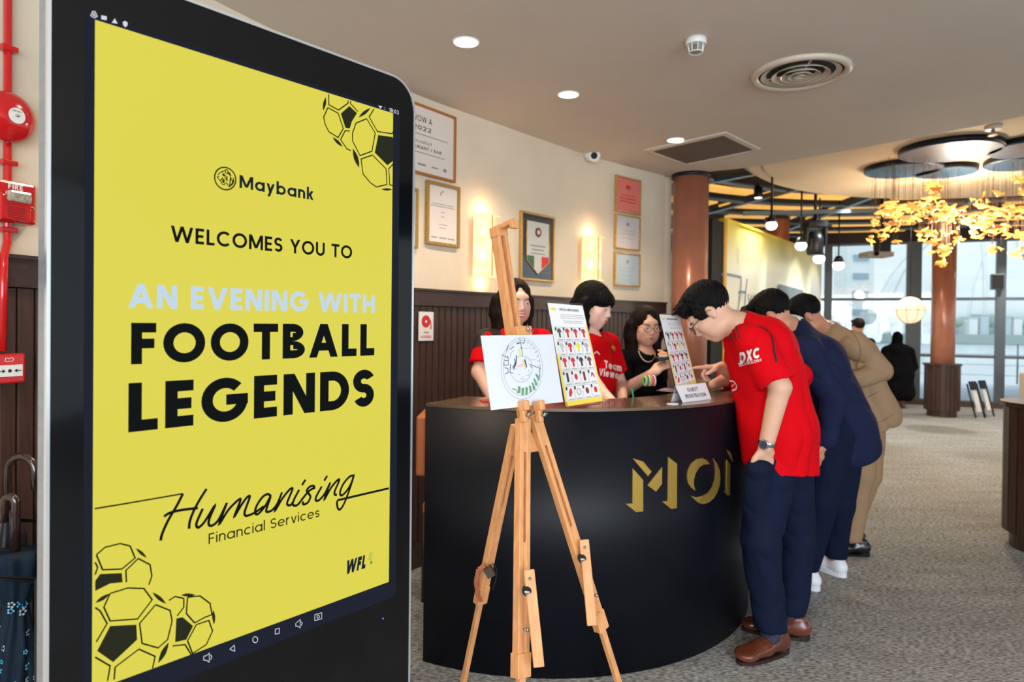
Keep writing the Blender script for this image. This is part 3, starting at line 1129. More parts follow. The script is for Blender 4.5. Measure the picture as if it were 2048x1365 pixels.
def wtext(parent, txt, P0, T, w_, h_, m, off, bold=0.02, name='lettering', up=UPZ):
    N_ = T.cross(up).normalized()
    vs, fs = text_on(txt, lambda a, b: P0+T*a+up*b+N_*off, -w_/2, w_/2, -h_/2, h_/2, bold)
    return MB().add(vs, fs).build(name, m, parent)


wtext(bell, 'FIRE BELL', P+UPZ*0.013+N*0.0822, T, 0.026, 0.004, m_tint, 0.0, 0.02)
P, T, N = wall_axes(33, 405, .04)
st = thing('fire_strobe', 'red fire strobe unit with clear flash lens, marked FIRE', 'alarm', P)
MB().box(P+N*0.02, (0.118, 0.04, 0.126), (T, N, UPZ), 0.012).build('housing', m_red, st)
MB().box(P+N*0.047-T*0.01-UPZ*0.02, (0.085, 0.022, 0.075), (T, N, UPZ), 0.008).build('front_cover', m_red, st)
MB().box(P+N*0.056-T*0.004+UPZ*0.014, (0.066, 0.026, 0.034), (T, N, UPZ), 0.008).build('flash_lens', mat('clear_lens', rgb(180, 170, 150), 0.08, 0.3, coat=0.6, noise=0.5, nscale=90), st, label='clear flash lens')
wtext(st, 'FIRE', P+UPZ*0.045-T*0.004, T, 0.042, 0.015, m_white, 0.0415, 0.03)
for k in range(6):
    MB().box(P+N*0.0588-T*0.01-UPZ*(0.018+k*0.006), (0.05, 0.0015, 0.0015), (T, N, UPZ)).build('grille_slot', mat('dark_red', rgb(120, 14, 18), 0.4), st)
MB().ell(P+N*0.045-UPZ*0.055, (0.005, 0.005, 0.005)).build('screw', m_darkmetal, st)
MB().tube([P+T*0.043+UPZ*(-0.012)+N*0.0425+T*(0.006*math.cos(a))+UPZ*(0.005*math.sin(a)) for a in [k*PI/4 for k in range(7)]], 0.001, 5).build('maker_mark', m_white, st)
P, T, N = wall_axes(17, 738, .07)
P = P+N*0.04
cp = thing('manual_call_point', 'red manual call point box on dark wood panelling', 'alarm', P)
MB().box(P+N*0.016, (0.092, 0.034, 0.088), (T, N, UPZ), 0.006).build('housing', m_red, cp)
MB().box(P+N*0.034-UPZ*0.006, (0.072, 0.003, 0.034), (T, N, UPZ), 0.001).build('glass_plate', m_white, cp, label='white press plate with arrows')
for sg in (-1, 1):
    MB().prism([P+N*0.036-UPZ*0.006+T*(sg*0.012), P+N*0.036-UPZ*0.001+T*(sg*0.02), P+N*0.036-UPZ*0.011+T*(sg*0.02)], N*0.001).build('arrow', m_tint, cp)
    MB().box(P+N*0.0365-UPZ*0.006+T*(sg*0.025), (0.012, 0.001, 0.002), (T, N, UPZ)).build('arrow_shaft', m_tint, cp)
MB().ell(P+N*0.036-UPZ*0.006, (0.005, 0.001, 0.005), (T, N, UPZ)).build('dot', m_tint, cp)
MB().tube([P+N*0.0335+UPZ*0.026+T*a+UPZ*b for a, b in ((-0.012, -.004), (-0.010, .006), (0, .003), (0.006, .007), (0.012, .002), (0.008, -.005))], 0.0011, 5, closed=True).build('flame_mark', m_white, cp)

# ------------------------------------------------------------ umbrellas in a rack
m_umb = mat('floral_teal_nylon', rgb(9, 28, 42), 0.7, spec=.2, noise=0.3, nscale=14, stretch=(3, 3, 1))
m_navy = mat('navy_nylon', rgb(14, 24, 72), 0.5, noise=0.4, nscale=18, stretch=(3, 3, .6))
m_hook = mat('lacquered_dark_wood', rgb(44, 28, 22), 0.15, coat=0.7)
rk = thing('umbrella_rack', 'black metal umbrella rack holding folded umbrellas beside kiosk', 'umbrella stand', (-1.26, 1.72, 0))
for (x, y) in ((-1.46, 1.56), (-1.06, 1.50), (-1.49, 1.95), (-1.10, 1.92)):
    MB().cyl((x, y, 0), (x, y, 0.81), 0.009, n=10).build('post', m_darkmetal, rk)
for z in (0.805, 0.10):
    MB().tube([(-1.46, 1.56, z), (-1.06, 1.50, z), (-1.10, 1.92, z), (-1.49, 1.95, z)], 0.008, 8, closed=True).build('rail', m_darkmetal, rk)
MB().box((-1.24, 1.74, 0.05), (0.28, 0.28, 0.03), bev=0.006).build('tray', m_darkmetal, rk)


def folded(x, y, z0, z1, r, prof, m, name, label, hook=None, seed=0, flowers=False):
    o = thing(name, label, 'umbrella', (x, y, z0))
    rn = random.Random(seed)
    n, rows = 40, 40
    vs, fs = [], []
    for k in range(rows+1):
        t = k/rows
        rr = r*np.interp(t, [p[0] for p in prof], [p[1] for p in prof])
        for i in range(n):
            a = 2*PI*i/n
            w_ = 1+0.16*math.sin(8*a+2.5*math.sin(5*t))+0.06*math.sin(17*a+7*t)
            vs.append((x+rr*w_*math.cos(a), y+rr*w_*math.sin(a), z0+(z1-z0)*t))
    for k in range(rows):
        for i in range(n):
            j = (i+1) % n
            fs.append((k*n+i, k*n+j, (k+1)*n+j, (k+1)*n+i))
    fs.append(tuple(reversed(range(n))))
    fs.append(tuple(rows*n+i for i in range(n)))
    can = MB().add(vs, fs, True).build('canopy', m, o)
    MB().cyl((x, y, z0-0.06), (x, y, z1+0.02), 0.006, n=8).build('shaft', m_darkmetal, o)
    if hook:
        dx, dy, hr, h = hook
        pts = [V((x, y, z1)), V((x, y, z1+h))]
        d = V((dx, dy, 0)).normalized()
        c = V((x, y, z1+h))+d*hr
        for k in range(1, 13):
            a = PI-PI*k/12
            pts.append(c+d*(hr*math.cos(a))+V((0, 0, hr*math.sin(a))))
        pts.append(pts[-1]-V((0, 0, 0.05)))
        MB().tube(pts, [0.0105]*len(pts), 12).build('hook_handle', m_hook, o)
    if flowers:
        mf = mat('pale_flower_print', rgb(74, 168, 206), 0.6)
        mf2 = mat('outline_flower_print', rgb(150, 160, 168), 0.6)
        for q in range(46):
            t = rn.uniform(0.02, 0.98)
            a = rn.uniform(-2.9, 0.2)
            rr = r*np.interp(t, [p[0] for p in prof], [p[1] for p in prof])*(1+0.16*math.sin(8*a+2.5*math.sin(5*t)))+0.0015
            c = V((x+rr*math.cos(a), y+rr*math.sin(a), z0+(z1-z0)*t))
            nn = V((math.cos(a), math.sin(a), 0))
            tt = V((-nn.y, nn.x, 0))
            mb = MB()
            sz = rn.uniform(0.004, 0.0075)
            for k in range(5):
                b = 2*PI*k/5
                mb.ell(c+tt*(sz*math.cos(b))+UPZ*(sz*math.sin(b)), (sz*.52, sz*.16, sz*.52), (tt, nn, UPZ), n=7, m=4)
            mb.build('printed_flower', mf if q % 3 else mf2, can)
    return o


folded(-1.262, 1.70, 0.10, 0.80, 0.048, [(0, .25), (.2, .75), (.45, .95), (.68, .8), (.80, .5), (.86, .8), (.97, 1.15), (1, 1.1)], m_umb, 'folded_umbrella', 'folded teal umbrella with pale blue flower print', (-1, .0, 0.015, 0.125), 1, True)
folded(-1.20, 1.80, 0.10, 0.92, 0.05, [(0, .3), (.3, 1.1), (.6, 1.0), (.9, .95), (1, .3)], m_navy, 'folded_umbrella', 'navy blue folded umbrella with long curved handle behind floral one', (-0.4, .0, 0.022, 0.06), 2)
folded(-1.405, 1.86, 0.10, 0.86, 0.045, [(0, .3), (.3, .9), (.6, 1.0), (.9, .85), (1, .3)], mat('black_nylon', rgb(16, 18, 26), 0.5), 'folded_umbrella', 'black folded umbrella with large dark hooked wooden handle', (1, -.1, 0.042, 0.11), 3)
MB_ = MB().beam((-1.18, 1.98, 0.0), (-1.175, 1.96, 1.16), 0.02, 0.02)
tag(MB_.build('folded_pole', m_darkmetal), 'thin black upright pole behind the umbrella rack next to kiosk', 'pole')
# ------------------------------------------------------------ framed certificates and sconces on the wall
def wframe(x0, y0, x1, y1, name, label, fw, mf, mp_, dep=0.022, prints=(), mount=None):
    """frame whose outline spans photo points (x0,y0)-(x1,y1)"""
    sa, za = wall_hit(x0, (y0+y1)/2)[0], 0
    sb = wall_hit(x1, (y0+y1)/2)[0]
    xm = (x0+x1)/2
    zt, zb = wall_hit(xm, y0)[1], wall_hit(xm, y1)[1]
    P, T, N = wall_at((sa+sb)/2)
    w_, h_ = sb-sa, zt-zb
    c = V((P.x, P.y, (zt+zb)/2))+N*0.004
    o = thing(name, label, 'picture frame' if 'pennant' not in label else 'picture frame', c)
    ax = (T, N, UPZ)
    MB().box(c+N*(dep/2)+UPZ*((h_-fw)/2), (w_, dep, fw), ax, 0.003).build('frame_rail', mf, o)
    MB().box(c+N*(dep/2)-UPZ*((h_-fw)/2), (w_, dep, fw), ax, 0.003).build('frame_rail', mf, o)
    MB().box(c+N*(dep/2)-T*((w_-fw)/2), (fw, dep, h_-2*fw+.002), ax, 0.003).build('frame_stile', mf, o)
    MB().box(c+N*(dep/2)+T*((w_-fw)/2), (fw, dep, h_-2*fw+.002), ax, 0.003).build('frame_stile', mf, o)
    q = MB().box(c+N*(dep*0.3), (w_-2*fw+.004, dep*0.4, h_-2*fw+.004), ax).build('certificate', mp_, o)
    return o, q, c+N*(dep*0.5+0.0006), T, N, w_-2*fw, h_-2*fw


m_cert = mat('certificate_paper', rgb(222, 212, 204), 0.25, coat=0.6)
m_brown = mat('amber_wood_frame', rgb(176, 108, 48), 0.3, 0.2)


def lines(q, c, T, w_, h_, rows, m):
    """rows: (centre x, centre z, width, height) fractions -> printed bars, or text when given"""
    N_ = T.cross(UPZ).normalized()
    for r in rows:
        if isinstance(r[0], str):
            tx, cx_, cz, ww, hh, mm = r
            vs, fs = text_on(tx, lambda a, b: c+T*a+UPZ*b, (cx_-ww/2)*w_, (cx_+ww/2)*w_, (cz-hh/2)*h_, (cz+hh/2)*h_, 0.01)
            MB().add(vs, fs).build('lettering', mm, q)
        else:
            cx_, cz, ww, hh = r
            MB().box(c+T*(cx_*w_)+UPZ*(cz*h_), (ww*w_, 0.0006, hh*h_), (T, N_, UPZ)).build('printed_line', m, q)


o, q, c, T, N, w_, h_ = wframe(768, 210, 908, 350, 'framed_certificate', 'large amber-framed certificate high on the wall, partly behind the kiosk', 0.014, m_brown, m_cert)
lines(q, c, T, w_, h_, [('WOW A', 0, .32, .3, .09, m_tint), ('2022', 0, .18, .28, .07, m_tint), (0, .08, .8, .012), ('finalist', 0, -.03, .3, .05, m_greyink), ('RESTAURANT / BAR', 0, -.12, .6, .05, m_tint), (0, -.2, .7, .012), (-.3, -.38, .12, .03), (0, -.38, .12, .03), (.2, -.38, .1, .02), (.36, -.38, .05, .05)], m_greyink)
m_palegold = mat('brushed_gold_frame', rgb(168, 134, 72), 0.4, 0.4, noise=0.15, nscale=60)
o, q, c, T, N, w_, h_ = wframe(849, 368, 915, 493, 'framed_certificate', 'portrait certificate in matt gold frame left of the wall light', 0.020, m_palegold, m_cert)
MB().tube([c+UPZ*(h_*.36)+T*(0.02*math.cos(a))+UPZ*(0.018*math.sin(a)) for a in [PI*.45+k*.3 for k in range(8)]], 0.0025, 6).build('red_crest', m_redink, q)
lines(q, c, T, w_, h_, [(0, .18, .75, .012), (0, .14, .85, .012), (0, .04, .12, .012), (0, -.04, .14, .012), (0, -.18, .3, .01), (0, -.24, .24, .01), (-.3, -.42, .2, .02), (0, -.42, .25, .02), (.3, -.42, .25, .02)], m_greyink)
o, q, c, T, N, w_, h_ = wframe(764, 370, 831, 494, 'framed_certificate', 'gold framed certificate almost hidden behind the edge of the kiosk', 0.018, m_palegold, m_cert)
lines(q, c, T, w_, h_, [(0, .18, .75, .012), (0, .1, .85, .012)], m_greyink)
o, q, c, T, N, w_, h_ = wframe(1037, 428, 1105, 563, 'framed_pennant', 'gold frame holding a football pennant with round crest', 0.016, m_gold, mat('pennant_backing', rgb(30, 46, 54), 0.15, coat=0.8))
ax = (T, N, UPZ)
mw_, mg_ = mat('pennant_white', rgb(188, 190, 184), 0.5), mat('pennant_green', rgb(40, 92, 66), 0.5)
pen = MB().prism([c+T*(a*w_)+UPZ*(b*h_) for a, b in ((-.36, .40), (.36, .40), (.36, -.22), (0, -.43), (-.36, -.22))], N*0.003).build('pennant', mw_, q)
MB().tube([c+N*0.003+T*(a*w_)+UPZ*(b*h_) for a, b in ((-.36, .40), (-.36, -.22), (0, -.43), (.36, -.22), (.36, .40))], 0.004, 6).build('pennant_fringe', m_gold, q)
MB().prism([c+N*.0032+T*(a*w_)+UPZ*(b*h_) for a, b in ((-.35, -.14), (-.12, -.14), (-.12, -.34), (-.35, -.22))], N*0.001).build('green_stripe', mg_, q)
MB().prism([c+N*.0032+T*(a*w_)+UPZ*(b*h_) for a, b in ((.35, -.14), (.12, -.14), (.12, -.34), (.35, -.22))], N*0.001).build('red_stripe', m_redink, q)
MB().lathe(c+UPZ*(h_*.24)+N*.003, [(0.033, 0), (0.033, 0.003)], axis=N).build('crest_ring', mat('crest_dark', rgb(46, 50, 44), .5), q)
MB().lathe(c+UPZ*(h_*.24)+N*.006, [(0.022, 0), (0.022, 0.001)], axis=N).build('crest_red_ring', m_redink, q)
MB().lathe(c+UPZ*(h_*.24)+N*.007, [(0.015, 0), (0.015, 0.001)], axis=N).build('crest_centre', mw_, q)
lines(q, c+N*.0035, T, w_, h_, [(0, .02, .5, .02), (0, -.04, .4, .02), (0, -.1, .45, .015)], m_greyink)
for args, lab, mm, rows, m2 in (((1228, 356, 1278, 428), 'small gold frame with pink certificate, uppermost of three', mat('pink_paper', rgb(214, 112, 104), .25, coat=.5), [(0, .25, .2, .12), (0, .0, .6, .02), (0, -.1, .7, .03), (0, -.2, .7, .03)], m_redink),
                                ((1227, 431, 1277, 500), 'small gold frame with white certificate and round seal, middle of three', mat('cool_paper', rgb(190, 188, 190), .25, coat=.5), [(0, .05, .6, .012), (0, -.05, .7, .012), (0, -.2, .5, .012)], m_greyink),
                                ((1226, 506, 1277, 573), 'small gold frame with pale blue certificate, lowest of three', mat('blue_paper', rgb(160, 178, 184), .25, coat=.5), [(0, .05, .6, .012), (0, -.05, .7, .012), (0, -.2, .5, .012)], m_greyink)):
    o, q, c, T, N, w_, h_ = wframe(*args, 'framed_certificate', lab, 0.014, m_gold, mm)
    MB().lathe(c+UPZ*(h_*.26), [(0.016, 0), (0.016, 0.001)], axis=N).build('seal', m2, q)
    lines(q, c, T, w_, h_, rows, m2)
# white fire hose reel sign on the panelling
s_, z = wall_hit(846, 653)
P, T, N = wall_at(s_, 0.0)
c = V((P.x, P.y, z))+N*0.024
sg = thing('fire_hose_sign', 'white square sign with red fire hose reel symbol on the panelling', 'sign', c)
MB().box(c, (0.118, 0.006, 0.166), (T, N, UPZ), 0.002).build('plate', m_white, sg)
cc = c+UPZ*0.028-T*0.004
MB().lathe(cc+N*.0032, [(0.035, 0), (0.035, 0.001)], axis=N).build('hose_reel', m_redink, sg)
MB().lathe(cc+N*.0044, [(0.008, 0), (0.008, 0.001)], axis=N).build('reel_hub', m_white, sg)
MB().tube([cc+N*.004+T*0.034+UPZ*0.01, cc+N*.004+T*0.042-UPZ*0.02, cc+N*.004+T*0.038-UPZ*0.045], 0.003, 6).build('hose', m_redink, sg)
wtext(sg, 'FIRE', c-UPZ*0.036, T, 0.04, 0.012, m_redink, 0.0036)
wtext(sg, 'HOSEREEL', c-UPZ*0.060, T, 0.086, 0.014, m_redink, 0.0036)


# sconces: two alabaster wings each
def alabaster():
    m = bpy.data.materials.new('glowing_alabaster')
    m.use_nodes = True
    t = m.node_tree
    b = t.nodes['Principled BSDF']
    b.inputs['Base Color'].default_value = rgb(235, 200, 150)
    b.inputs['Roughness'].default_value = 0.35
    c_ = t.nodes.new('ShaderNodeTexCoord')
    n_ = t.nodes.new('ShaderNodeTexNoise')
    n_.inputs['Scale'].default_value = 9
    n_.inputs['Detail'].default_value = 3
    n_.inputs['Distortion'].default_value = 1.6
    r_ = t.nodes.new('ShaderNodeValToRGB')
    r_.color_ramp.elements[0].position = 0.36
    r_.color_ramp.elements[0].color = rgb(226, 164, 104)
    r_.color_ramp.elements[1].position = 0.56
    r_.color_ramp.elements[1].color = rgb(255, 222, 172)
    t.links.new(c_.outputs['Object'], n_.inputs['Vector'])
    t.links.new(n_.outputs[0], r_.inputs[0])
    t.links.new(r_.outputs[0], b.inputs['Emission Color'])
    b.inputs['Emission Strength'].default_value = 0.80
    return m


m_alab = alabaster()
m_hot = mat('bright_bulb_glow', rgb(255, 236, 200), 0.4, emit=rgb(255, 226, 170), es=2.4)


def sconce(x0, y0, x1, y1, label):
    sa, sb = wall_hit(x0, (y0+y1)/2)[0], wall_hit(x1, (y0+y1)/2)[0]
    xm = (x0+x1)/2
    zt, zb = wall_hit(xm, y0)[1], wall_hit(xm, y1)[1]
    P, T, N = wall_at((sa+sb)/2)
    w_, h_ = (sb-sa)*0.93, zt-zb
    c = V((P.x, P.y, (zt+zb)/2))
    o = thing('wall_sconce', label, 'wall lamp', c, 'alabaster wall lights between the frames')
    MB().box(c+N*0.01, (w_*.5, 0.02, h_*.7), (T, N, UPZ), 0.003).build('back_plate', m_gold, o)
    for sgn in (-1, 1):
        a = c+N*0.095
        b = c+T*(sgn*w_/2)+N*0.035
        m_ = (a+b)/2
        d = (b-a).normalized()
        nn = d.cross(UPZ).normalized()
        MB().box(m_, ((b-a).length, 0.010, h_), (d, nn, UPZ), 0.002).build('alabaster_panel', m_alab, o)
        MB().ell(m_+(N*0.008)-UPZ*(h_*.17), (0.019, 0.004, 0.030), (d, nn, UPZ)).build('bulb_glow', m_hot, o)
        MB().ell(m_+(N*0.008)+UPZ*(h_*.18), (0.010, 0.003, 0.016), (d, nn, UPZ)).build('bulb_glow', m_hot, o)
    MB().box(c+N*0.1, (0.006, 0.006, h_*.97), (T, N, UPZ)).build('centre_strip', m_gold, o)
    for z in (-.5, .5):
        MB().box(c+N*0.05+UPZ*(z*h_*.97), (w_*.8, 0.07, 0.004), (T, N, UPZ)).build('end_plate', m_alab, o)
    l = bpy.data.lights.new('sconce_light', 'POINT')
    l.energy, l.color, l.shadow_soft_size = 0.9, (1.0, 0.62, 0.30), 0.03
    for z in (-1, 1):
        lo = bpy.data.objects.new('sconce_light', l)
        COL.objects.link(lo)
        lo.location = c+N*0.035+UPZ*(z*(h_/2+.03))
    return o


sconce(936, 431, 985, 556, 'glowing alabaster wall light left of the pennant frame')
sconce(1155, 474, 1196, 562, 'glowing alabaster wall light above the woman with fringe')

# ------------------------------------------------------------ ceiling fittings
def downlight(px, py, label, r=0.058, p=None):
    p = p or atz(px, py, CEIL)
    o = thing('downlight', label, 'ceiling light', (p.x, p.y, CEIL), 'round recessed downlights')
    MB().lathe((p.x, p.y, CEIL-0.004), [(r+0.006, 0.004), (r+0.005, 0.0), (r-.002, 0.0), (r-.004, 0.004)], n=36, caps=False).build('trim_ring', m_white, o)
    MB().lathe((p.x, p.y, CEIL-0.003), [(r-.002, 0.0), (r-.002, 0.002)], n=36).build('lit_lens', mat('downlight_lens', rgb(255, 240, 214), .4, emit=rgb(255, 232, 196), es=9), o)
    l = bpy.data.lights.new('downlight_beam', 'SPOT')
    l.energy, l.color, l.shadow_soft_size, l.spot_size, l.spot_blend = 48, (1.0, 0.80, 0.58), 0.05, 2.2, 0.6
    lo = bpy.data.objects.new('downlight_beam', l)
    COL.objects.link(lo)
    lo.location = (p.x, p.y, CEIL-0.02)
    return o


downlight(932, 84, 'bright downlight nearest the camera, above the wall lights')
downlight(1137, 189, 'bright downlight in the middle of the row of three')
downlight(1351, 280, 'bright downlight touching the square ceiling grille')
downlight(0, 0, 'downlight above and behind the photographer', p=V((-0.6, -0.6, 0)))
downlight(0, 0, 'downlight beside the entrance', p=V((1.6, 0.3, 0)))
downlight(0, 0, 'downlight above the gap between kiosk and counter', p=V((-0.62, 2.35, 0)))
downlight(0, 0, 'downlight near the tall kiosk', p=V((-0.65, 0.75, 0)))

# spot lamps added to brighten the far room, hung in the dark grid
for k, (x, y) in enumerate(((5.2, 9.3), (7.6, 7.6), (8.3, 10.6), (3.0, 8.2), (6.9, 5.0), (9.8, 8.6))):
    o = thing('added_spot', ['added black ceiling spot nearest the round globe lamp', 'added black ceiling spot behind the amber chandelier', 'added black ceiling spot nearest the far windows', 'added black ceiling spot above the near end of the yellow backdrop', 'added black ceiling spot beside the ceiling disc edge', 'added black ceiling spot above the cloth-covered table'][k], 'ceiling light', (x, y, GZ-.14), 'added spot lamps in the dark grid ceiling')
    MB().lathe((x, y, GZ-.14), [(.05, 0), (.055, .01), (.05, .12), (.03, .14)], n=20).build('housing', m_darkmetal, o)
    MB().lathe((x, y, GZ-.142), [(.042, 0), (.042, .003)], n=20).build('lit_lens', MATS['downlight_lens'], o)
    MB().cyl((x, y, GZ), (x, y, GZ+.25), .012, n=8).build('stem', m_darkmetal, o)
    l = bpy.data.lights.new('added_spot_beam', 'SPOT')
    l.energy, l.color, l.shadow_soft_size, l.spot_size, l.spot_blend = 240, (1.0, 0.92, 0.80), 0.05, 2.3, 0.7
    lo = bpy.data.objects.new('added_spot_beam', l)
    COL.objects.link(lo)
    lo.location = (x, y, GZ-.16)

p = atz(1392, 78, CEIL)
sd = thing('smoke_detector', 'small white smoke detector on the ceiling', 'smoke detector', (p.x, p.y, CEIL-0.06))
MB().lathe((p.x, p.y, CEIL-0.028), [(0.042, 0.0), (0.046, 0.006), (0.046, 0.028)], n=36).build('base', m_white, sd)
MB().lathe((p.x, p.y, CEIL-0.062), [(0.020, 0.0), (0.022, 0.004), (0.014, 0.006), (0.012, 0.034)], n=24).build('sensor_chamber', mat('grey_plastic', rgb(150, 150, 148), .5), sd)
MB().tube([(p.x+0.030*math.cos(2*PI*k/24), p.y+0.030*math.sin(2*PI*k/24), CEIL-0.060) for k in range(24)], 0.0028, 6, closed=True).build('guard_ring', m_white, sd)
for k in range(8):
    a = 2*PI*k/8
    MB().tube([(p.x+0.036*math.cos(a), p.y+0.036*math.sin(a), CEIL-0.028), (p.x+0.030*math.cos(a), p.y+0.030*math.sin(a), CEIL-0.060)], 0.0028, 6).build('guard_rib', m_white, sd)

p = atz(1601, 144, CEIL)
m_vent = mat('vent_metal', rgb(196, 184, 168), .35, noise=.03)
cv = thing('round_ceiling_vent', 'round ceiling air diffuser with concentric rings', 'vent', (p.x, p.y, CEIL-0.04))
R_ = 0.235
MB().lathe((p.x, p.y, CEIL-0.022), [(R_, 0.022), (R_+.004, 0.012), (R_-.01, 0.0), (R_-.032, 0.004), (R_-.036, 0.020)], n=64, caps=False).build('outer_ring', m_vent, cv)
MB().lathe((p.x, p.y, CEIL-0.0035), [(R_-.02, 0), (R_-.02, 0.002)], n=48).build('dark_throat', mat('vent_throat', rgb(34, 30, 28), .8), cv)
for k, (r1, z1) in enumerate(((0.190, .014), (0.140, .022), (0.098, .026), (0.062, .028), (0.032, 0.030))):
    MB().lathe((p.x, p.y, CEIL-z1), [(r1-.028 if k < 4 else 0.002, z1-.004), (r1-.004, 0.003), (r1, 0.0), (r1-.002, 0.004), (r1-.026 if k < 4 else .002, z1-.001)], n=64, caps=False).build('diffuser_ring', m_vent, cv)
for k in range(3):
    a = 2*PI*k/3+.4
    MB().beam((p.x, p.y, CEIL-.006), (p.x+.2*math.cos(a), p.y+.2*math.sin(a), CEIL-.006), .008, .006).build('spoke', m_vent, cv)

gc = [atz(*q, CEIL) for q in ((1288, 299), (1452, 263), (1521, 297), (1371, 329))]
gi = [atz(*q, CEIL) for q in ((1302, 301), (1447, 269), (1509, 299), (1373, 327))]
gr = thing('square_air_grille', 'dark perforated rectangular air grille beside the last downlight', 'vent', sum(gc, V((0, 0, 0)))/4)
for k in range(4):
    a, b, c_, d = gc[k], gc[(k+1) % 4], gi[(k+1) % 4], gi[k]
    MB().prism([a, b, c_, d], (0, 0, -0.010)).build('frame_side', m_ceil, gr)
MB().prism(gi, (0, 0, -0.003)).build('grille_panel', mat('perforated_panel', rgb(96, 84, 74), .6, noise=.3, nscale=160), gr)
for k in range(1, 14):
    t = k/14
    a, b = gi[0].lerp(gi[3], t), gi[1].lerp(gi[2], t)
    MB().beam(a-UPZ*.005, b-UPZ*.005, 0.006, 0.004).build('louvre', mat('louvre_brown', rgb(104, 92, 82), .5), gr)

# security camera at the top of the wall
s_, z = wall_hit(1174, 312)
P, T, N = wall_at(s_)
c = V((P.x, P.y, z))
cc = thing('security_camera', 'white dome security camera under the ceiling on the wall', 'camera', c)
MB().cyl(c, c+N*0.05+UPZ*0.01, 0.045, 0.04).build('mount', m_white, cc)
hd = (V((0.1, 0.0, 1.6))-c).normalized()
MB().lathe(c+N*0.065-UPZ*.01, [(0.02, -0.04), (0.046, -0.025), (0.05, 0.0), (0.046, 0.028), (0.034, 0.036)], axis=hd, n=28).build('housing', m_white, cc)
MB().lathe(c+N*0.065-UPZ*.01+hd*0.034, [(0.026, 0.0), (0.024, 0.008)], axis=hd, n=24).build('lens', mat('lens_black', rgb(6, 6, 7), .5, spec=.2), cc)
# sprinkler near the chandelier disc
p = atz(1986, 256, dz-.02)
sp = thing('sprinkler_head', 'tiny sprinkler fitting on the beige ceiling disc', 'sprinkler', (p.x, p.y, dz-.06))
MB().lathe((p.x, p.y, dz-.035), [(0.05, 0), (0.055, 0.025)], n=20).build('base', m_white, sp)
MB().lathe((p.x, p.y, dz-.075), [(0.03, 0), (0.016, 0.012), (.012, .04)], n=16).build('nozzle', m_chrome, sp)
# globe pendant
p = at(1820, 621, 9.2)
gp = thing('globe_pendant', 'round white paper globe lamp hanging by the window post', 'pendant lamp', p)
rg = 26.5*9.2/1335
m_globe = mat('globe_shade', rgb(245, 226, 200), .6, emit=rgb(255, 222, 184), es=.8)
MB().ell(p, (rg, rg, rg), n=32, m=20).build('shade', m_globe, gp)
for k in range(4):
    a = PI*k/4
    MB().tube([p+V((rg*1.01*math.cos(a)*math.cos(b), rg*1.01*math.sin(a)*math.cos(b), rg*1.01*math.sin(b))) for b in [2*PI*i/32 for i in range(32)]], .0035, 5, closed=True).build('rib', mat('globe_rib', rgb(160, 130, 100), .6), gp)
MB().tube([p+V((rg*1.01*math.cos(b), rg*1.01*math.sin(b), 0)) for b in [2*PI*i/32 for i in range(32)]], .0035, 5, closed=True).build('rib', MATS['globe_rib'], gp)
MB().cyl(p+UPZ*rg, V((p.x, p.y, GZ+.25)), .005, n=6).build('cable', m_darkmetal, gp)
# track bulbs over the backdrop
for (px, py, Y, lab) in ((1543, 451, 6.6, 'largest bare white bulb before the backdrop, nearest'), (1602, 492, 8.0, 'white bulb between the column and black stage light'), (1638, 518, 9.0, 'white bulb under the black stage light'), (1677, 531, 10.2, 'white bulb furthest from the desk, before the window')):
    p = at(px, py, Y)
    o = thing('bulb_lamp', lab, 'lamp', p, 'hanging white bulb lamps')
    r = 11*Y/1335
    MB().ell(p, (r, r, r*.9), n=16, m=10).build('bulb', mat('white_bulb', rgb(245, 248, 255), .3, emit=rgb(245, 250, 255), es=4), o)
    MB().lathe(p+UPZ*(r*.5), [(r*.95, 0), (r*.7, r*.8), (r*.4, r*1.2)], n=16).build('lamp_holder', m_darkmetal, o)
    MB().cyl(p+UPZ*(r*1.5), V((p.x, p.y, GZ+.25)), .012, n=6).build('cable', m_darkmetal, o)
# stage light and projector
p = at(1630, 470, 8.6)
sl = thing('stage_light', 'black moving-head stage light hanging above the backdrop', 'stage light', p)
MB().box(p+V((0, 0, .13)), (.26, .2, .10), bev=.02).build('yoke_base', m_darkmetal, sl)
MB().box(p+V((-.12, 0, 0)), (.03, .12, .28), bev=.01).build('yoke_arm', m_darkmetal, sl)
MB().box(p+V((.12, 0, 0)), (.03, .12, .28), bev=.01).build('yoke_arm', m_darkmetal, sl)
MB().lathe(p+V((0, 0, -.26)), [(.085, 0), (.10, .03), (.11, .2), (.07, .3)], n=24).build('head', m_darkmetal, sl)
MB().cyl(p+V((0, 0, .18)), V((p.x, p.y, GZ+.25)), .02, n=8).build('hanger', m_darkmetal, sl)
MB().beam(p+V((-.9, .1, .28)), p+V((.9, -.3, .28)), .05, .05).build('truss_bar', m_grey, sl)
p = at(1752, 510, 9.0)
pj = thing('projector', 'ceiling projector with black mount near the amber chandelier', 'projector', p)
MB().box(p, (.34, .28, .07), bev=.015).build('body', mat('beige_plastic', rgb(150, 140, 130), .5), pj)
MB().box(p+V((.08, 0, .13)), (.16, .16, .22), bev=.01).build('mount', m_darkmetal, pj)
MB().cyl(p+V((0.08, 0, .2)), V((p.x+.08, p.y, GZ+.25)), .025, n=8).build('pole', m_darkmetal, pj)
MB().cyl(p+V((-.08, -.12, 0)), p+V((-.08, -.17, 0)), .03, n=16).build('lens', m_blackgloss, pj)
s_, z = on_win(1991, 565)
wsp = thing('wall_speaker', 'small grey box fixed on the thin window post', 'speaker', wpt(s_, z, -.1))
MB().box(wpt(s_, z, -.12), (.19, .12, .27), (wd, wn, UPZ), .01).build('housing', m_grey, wsp)
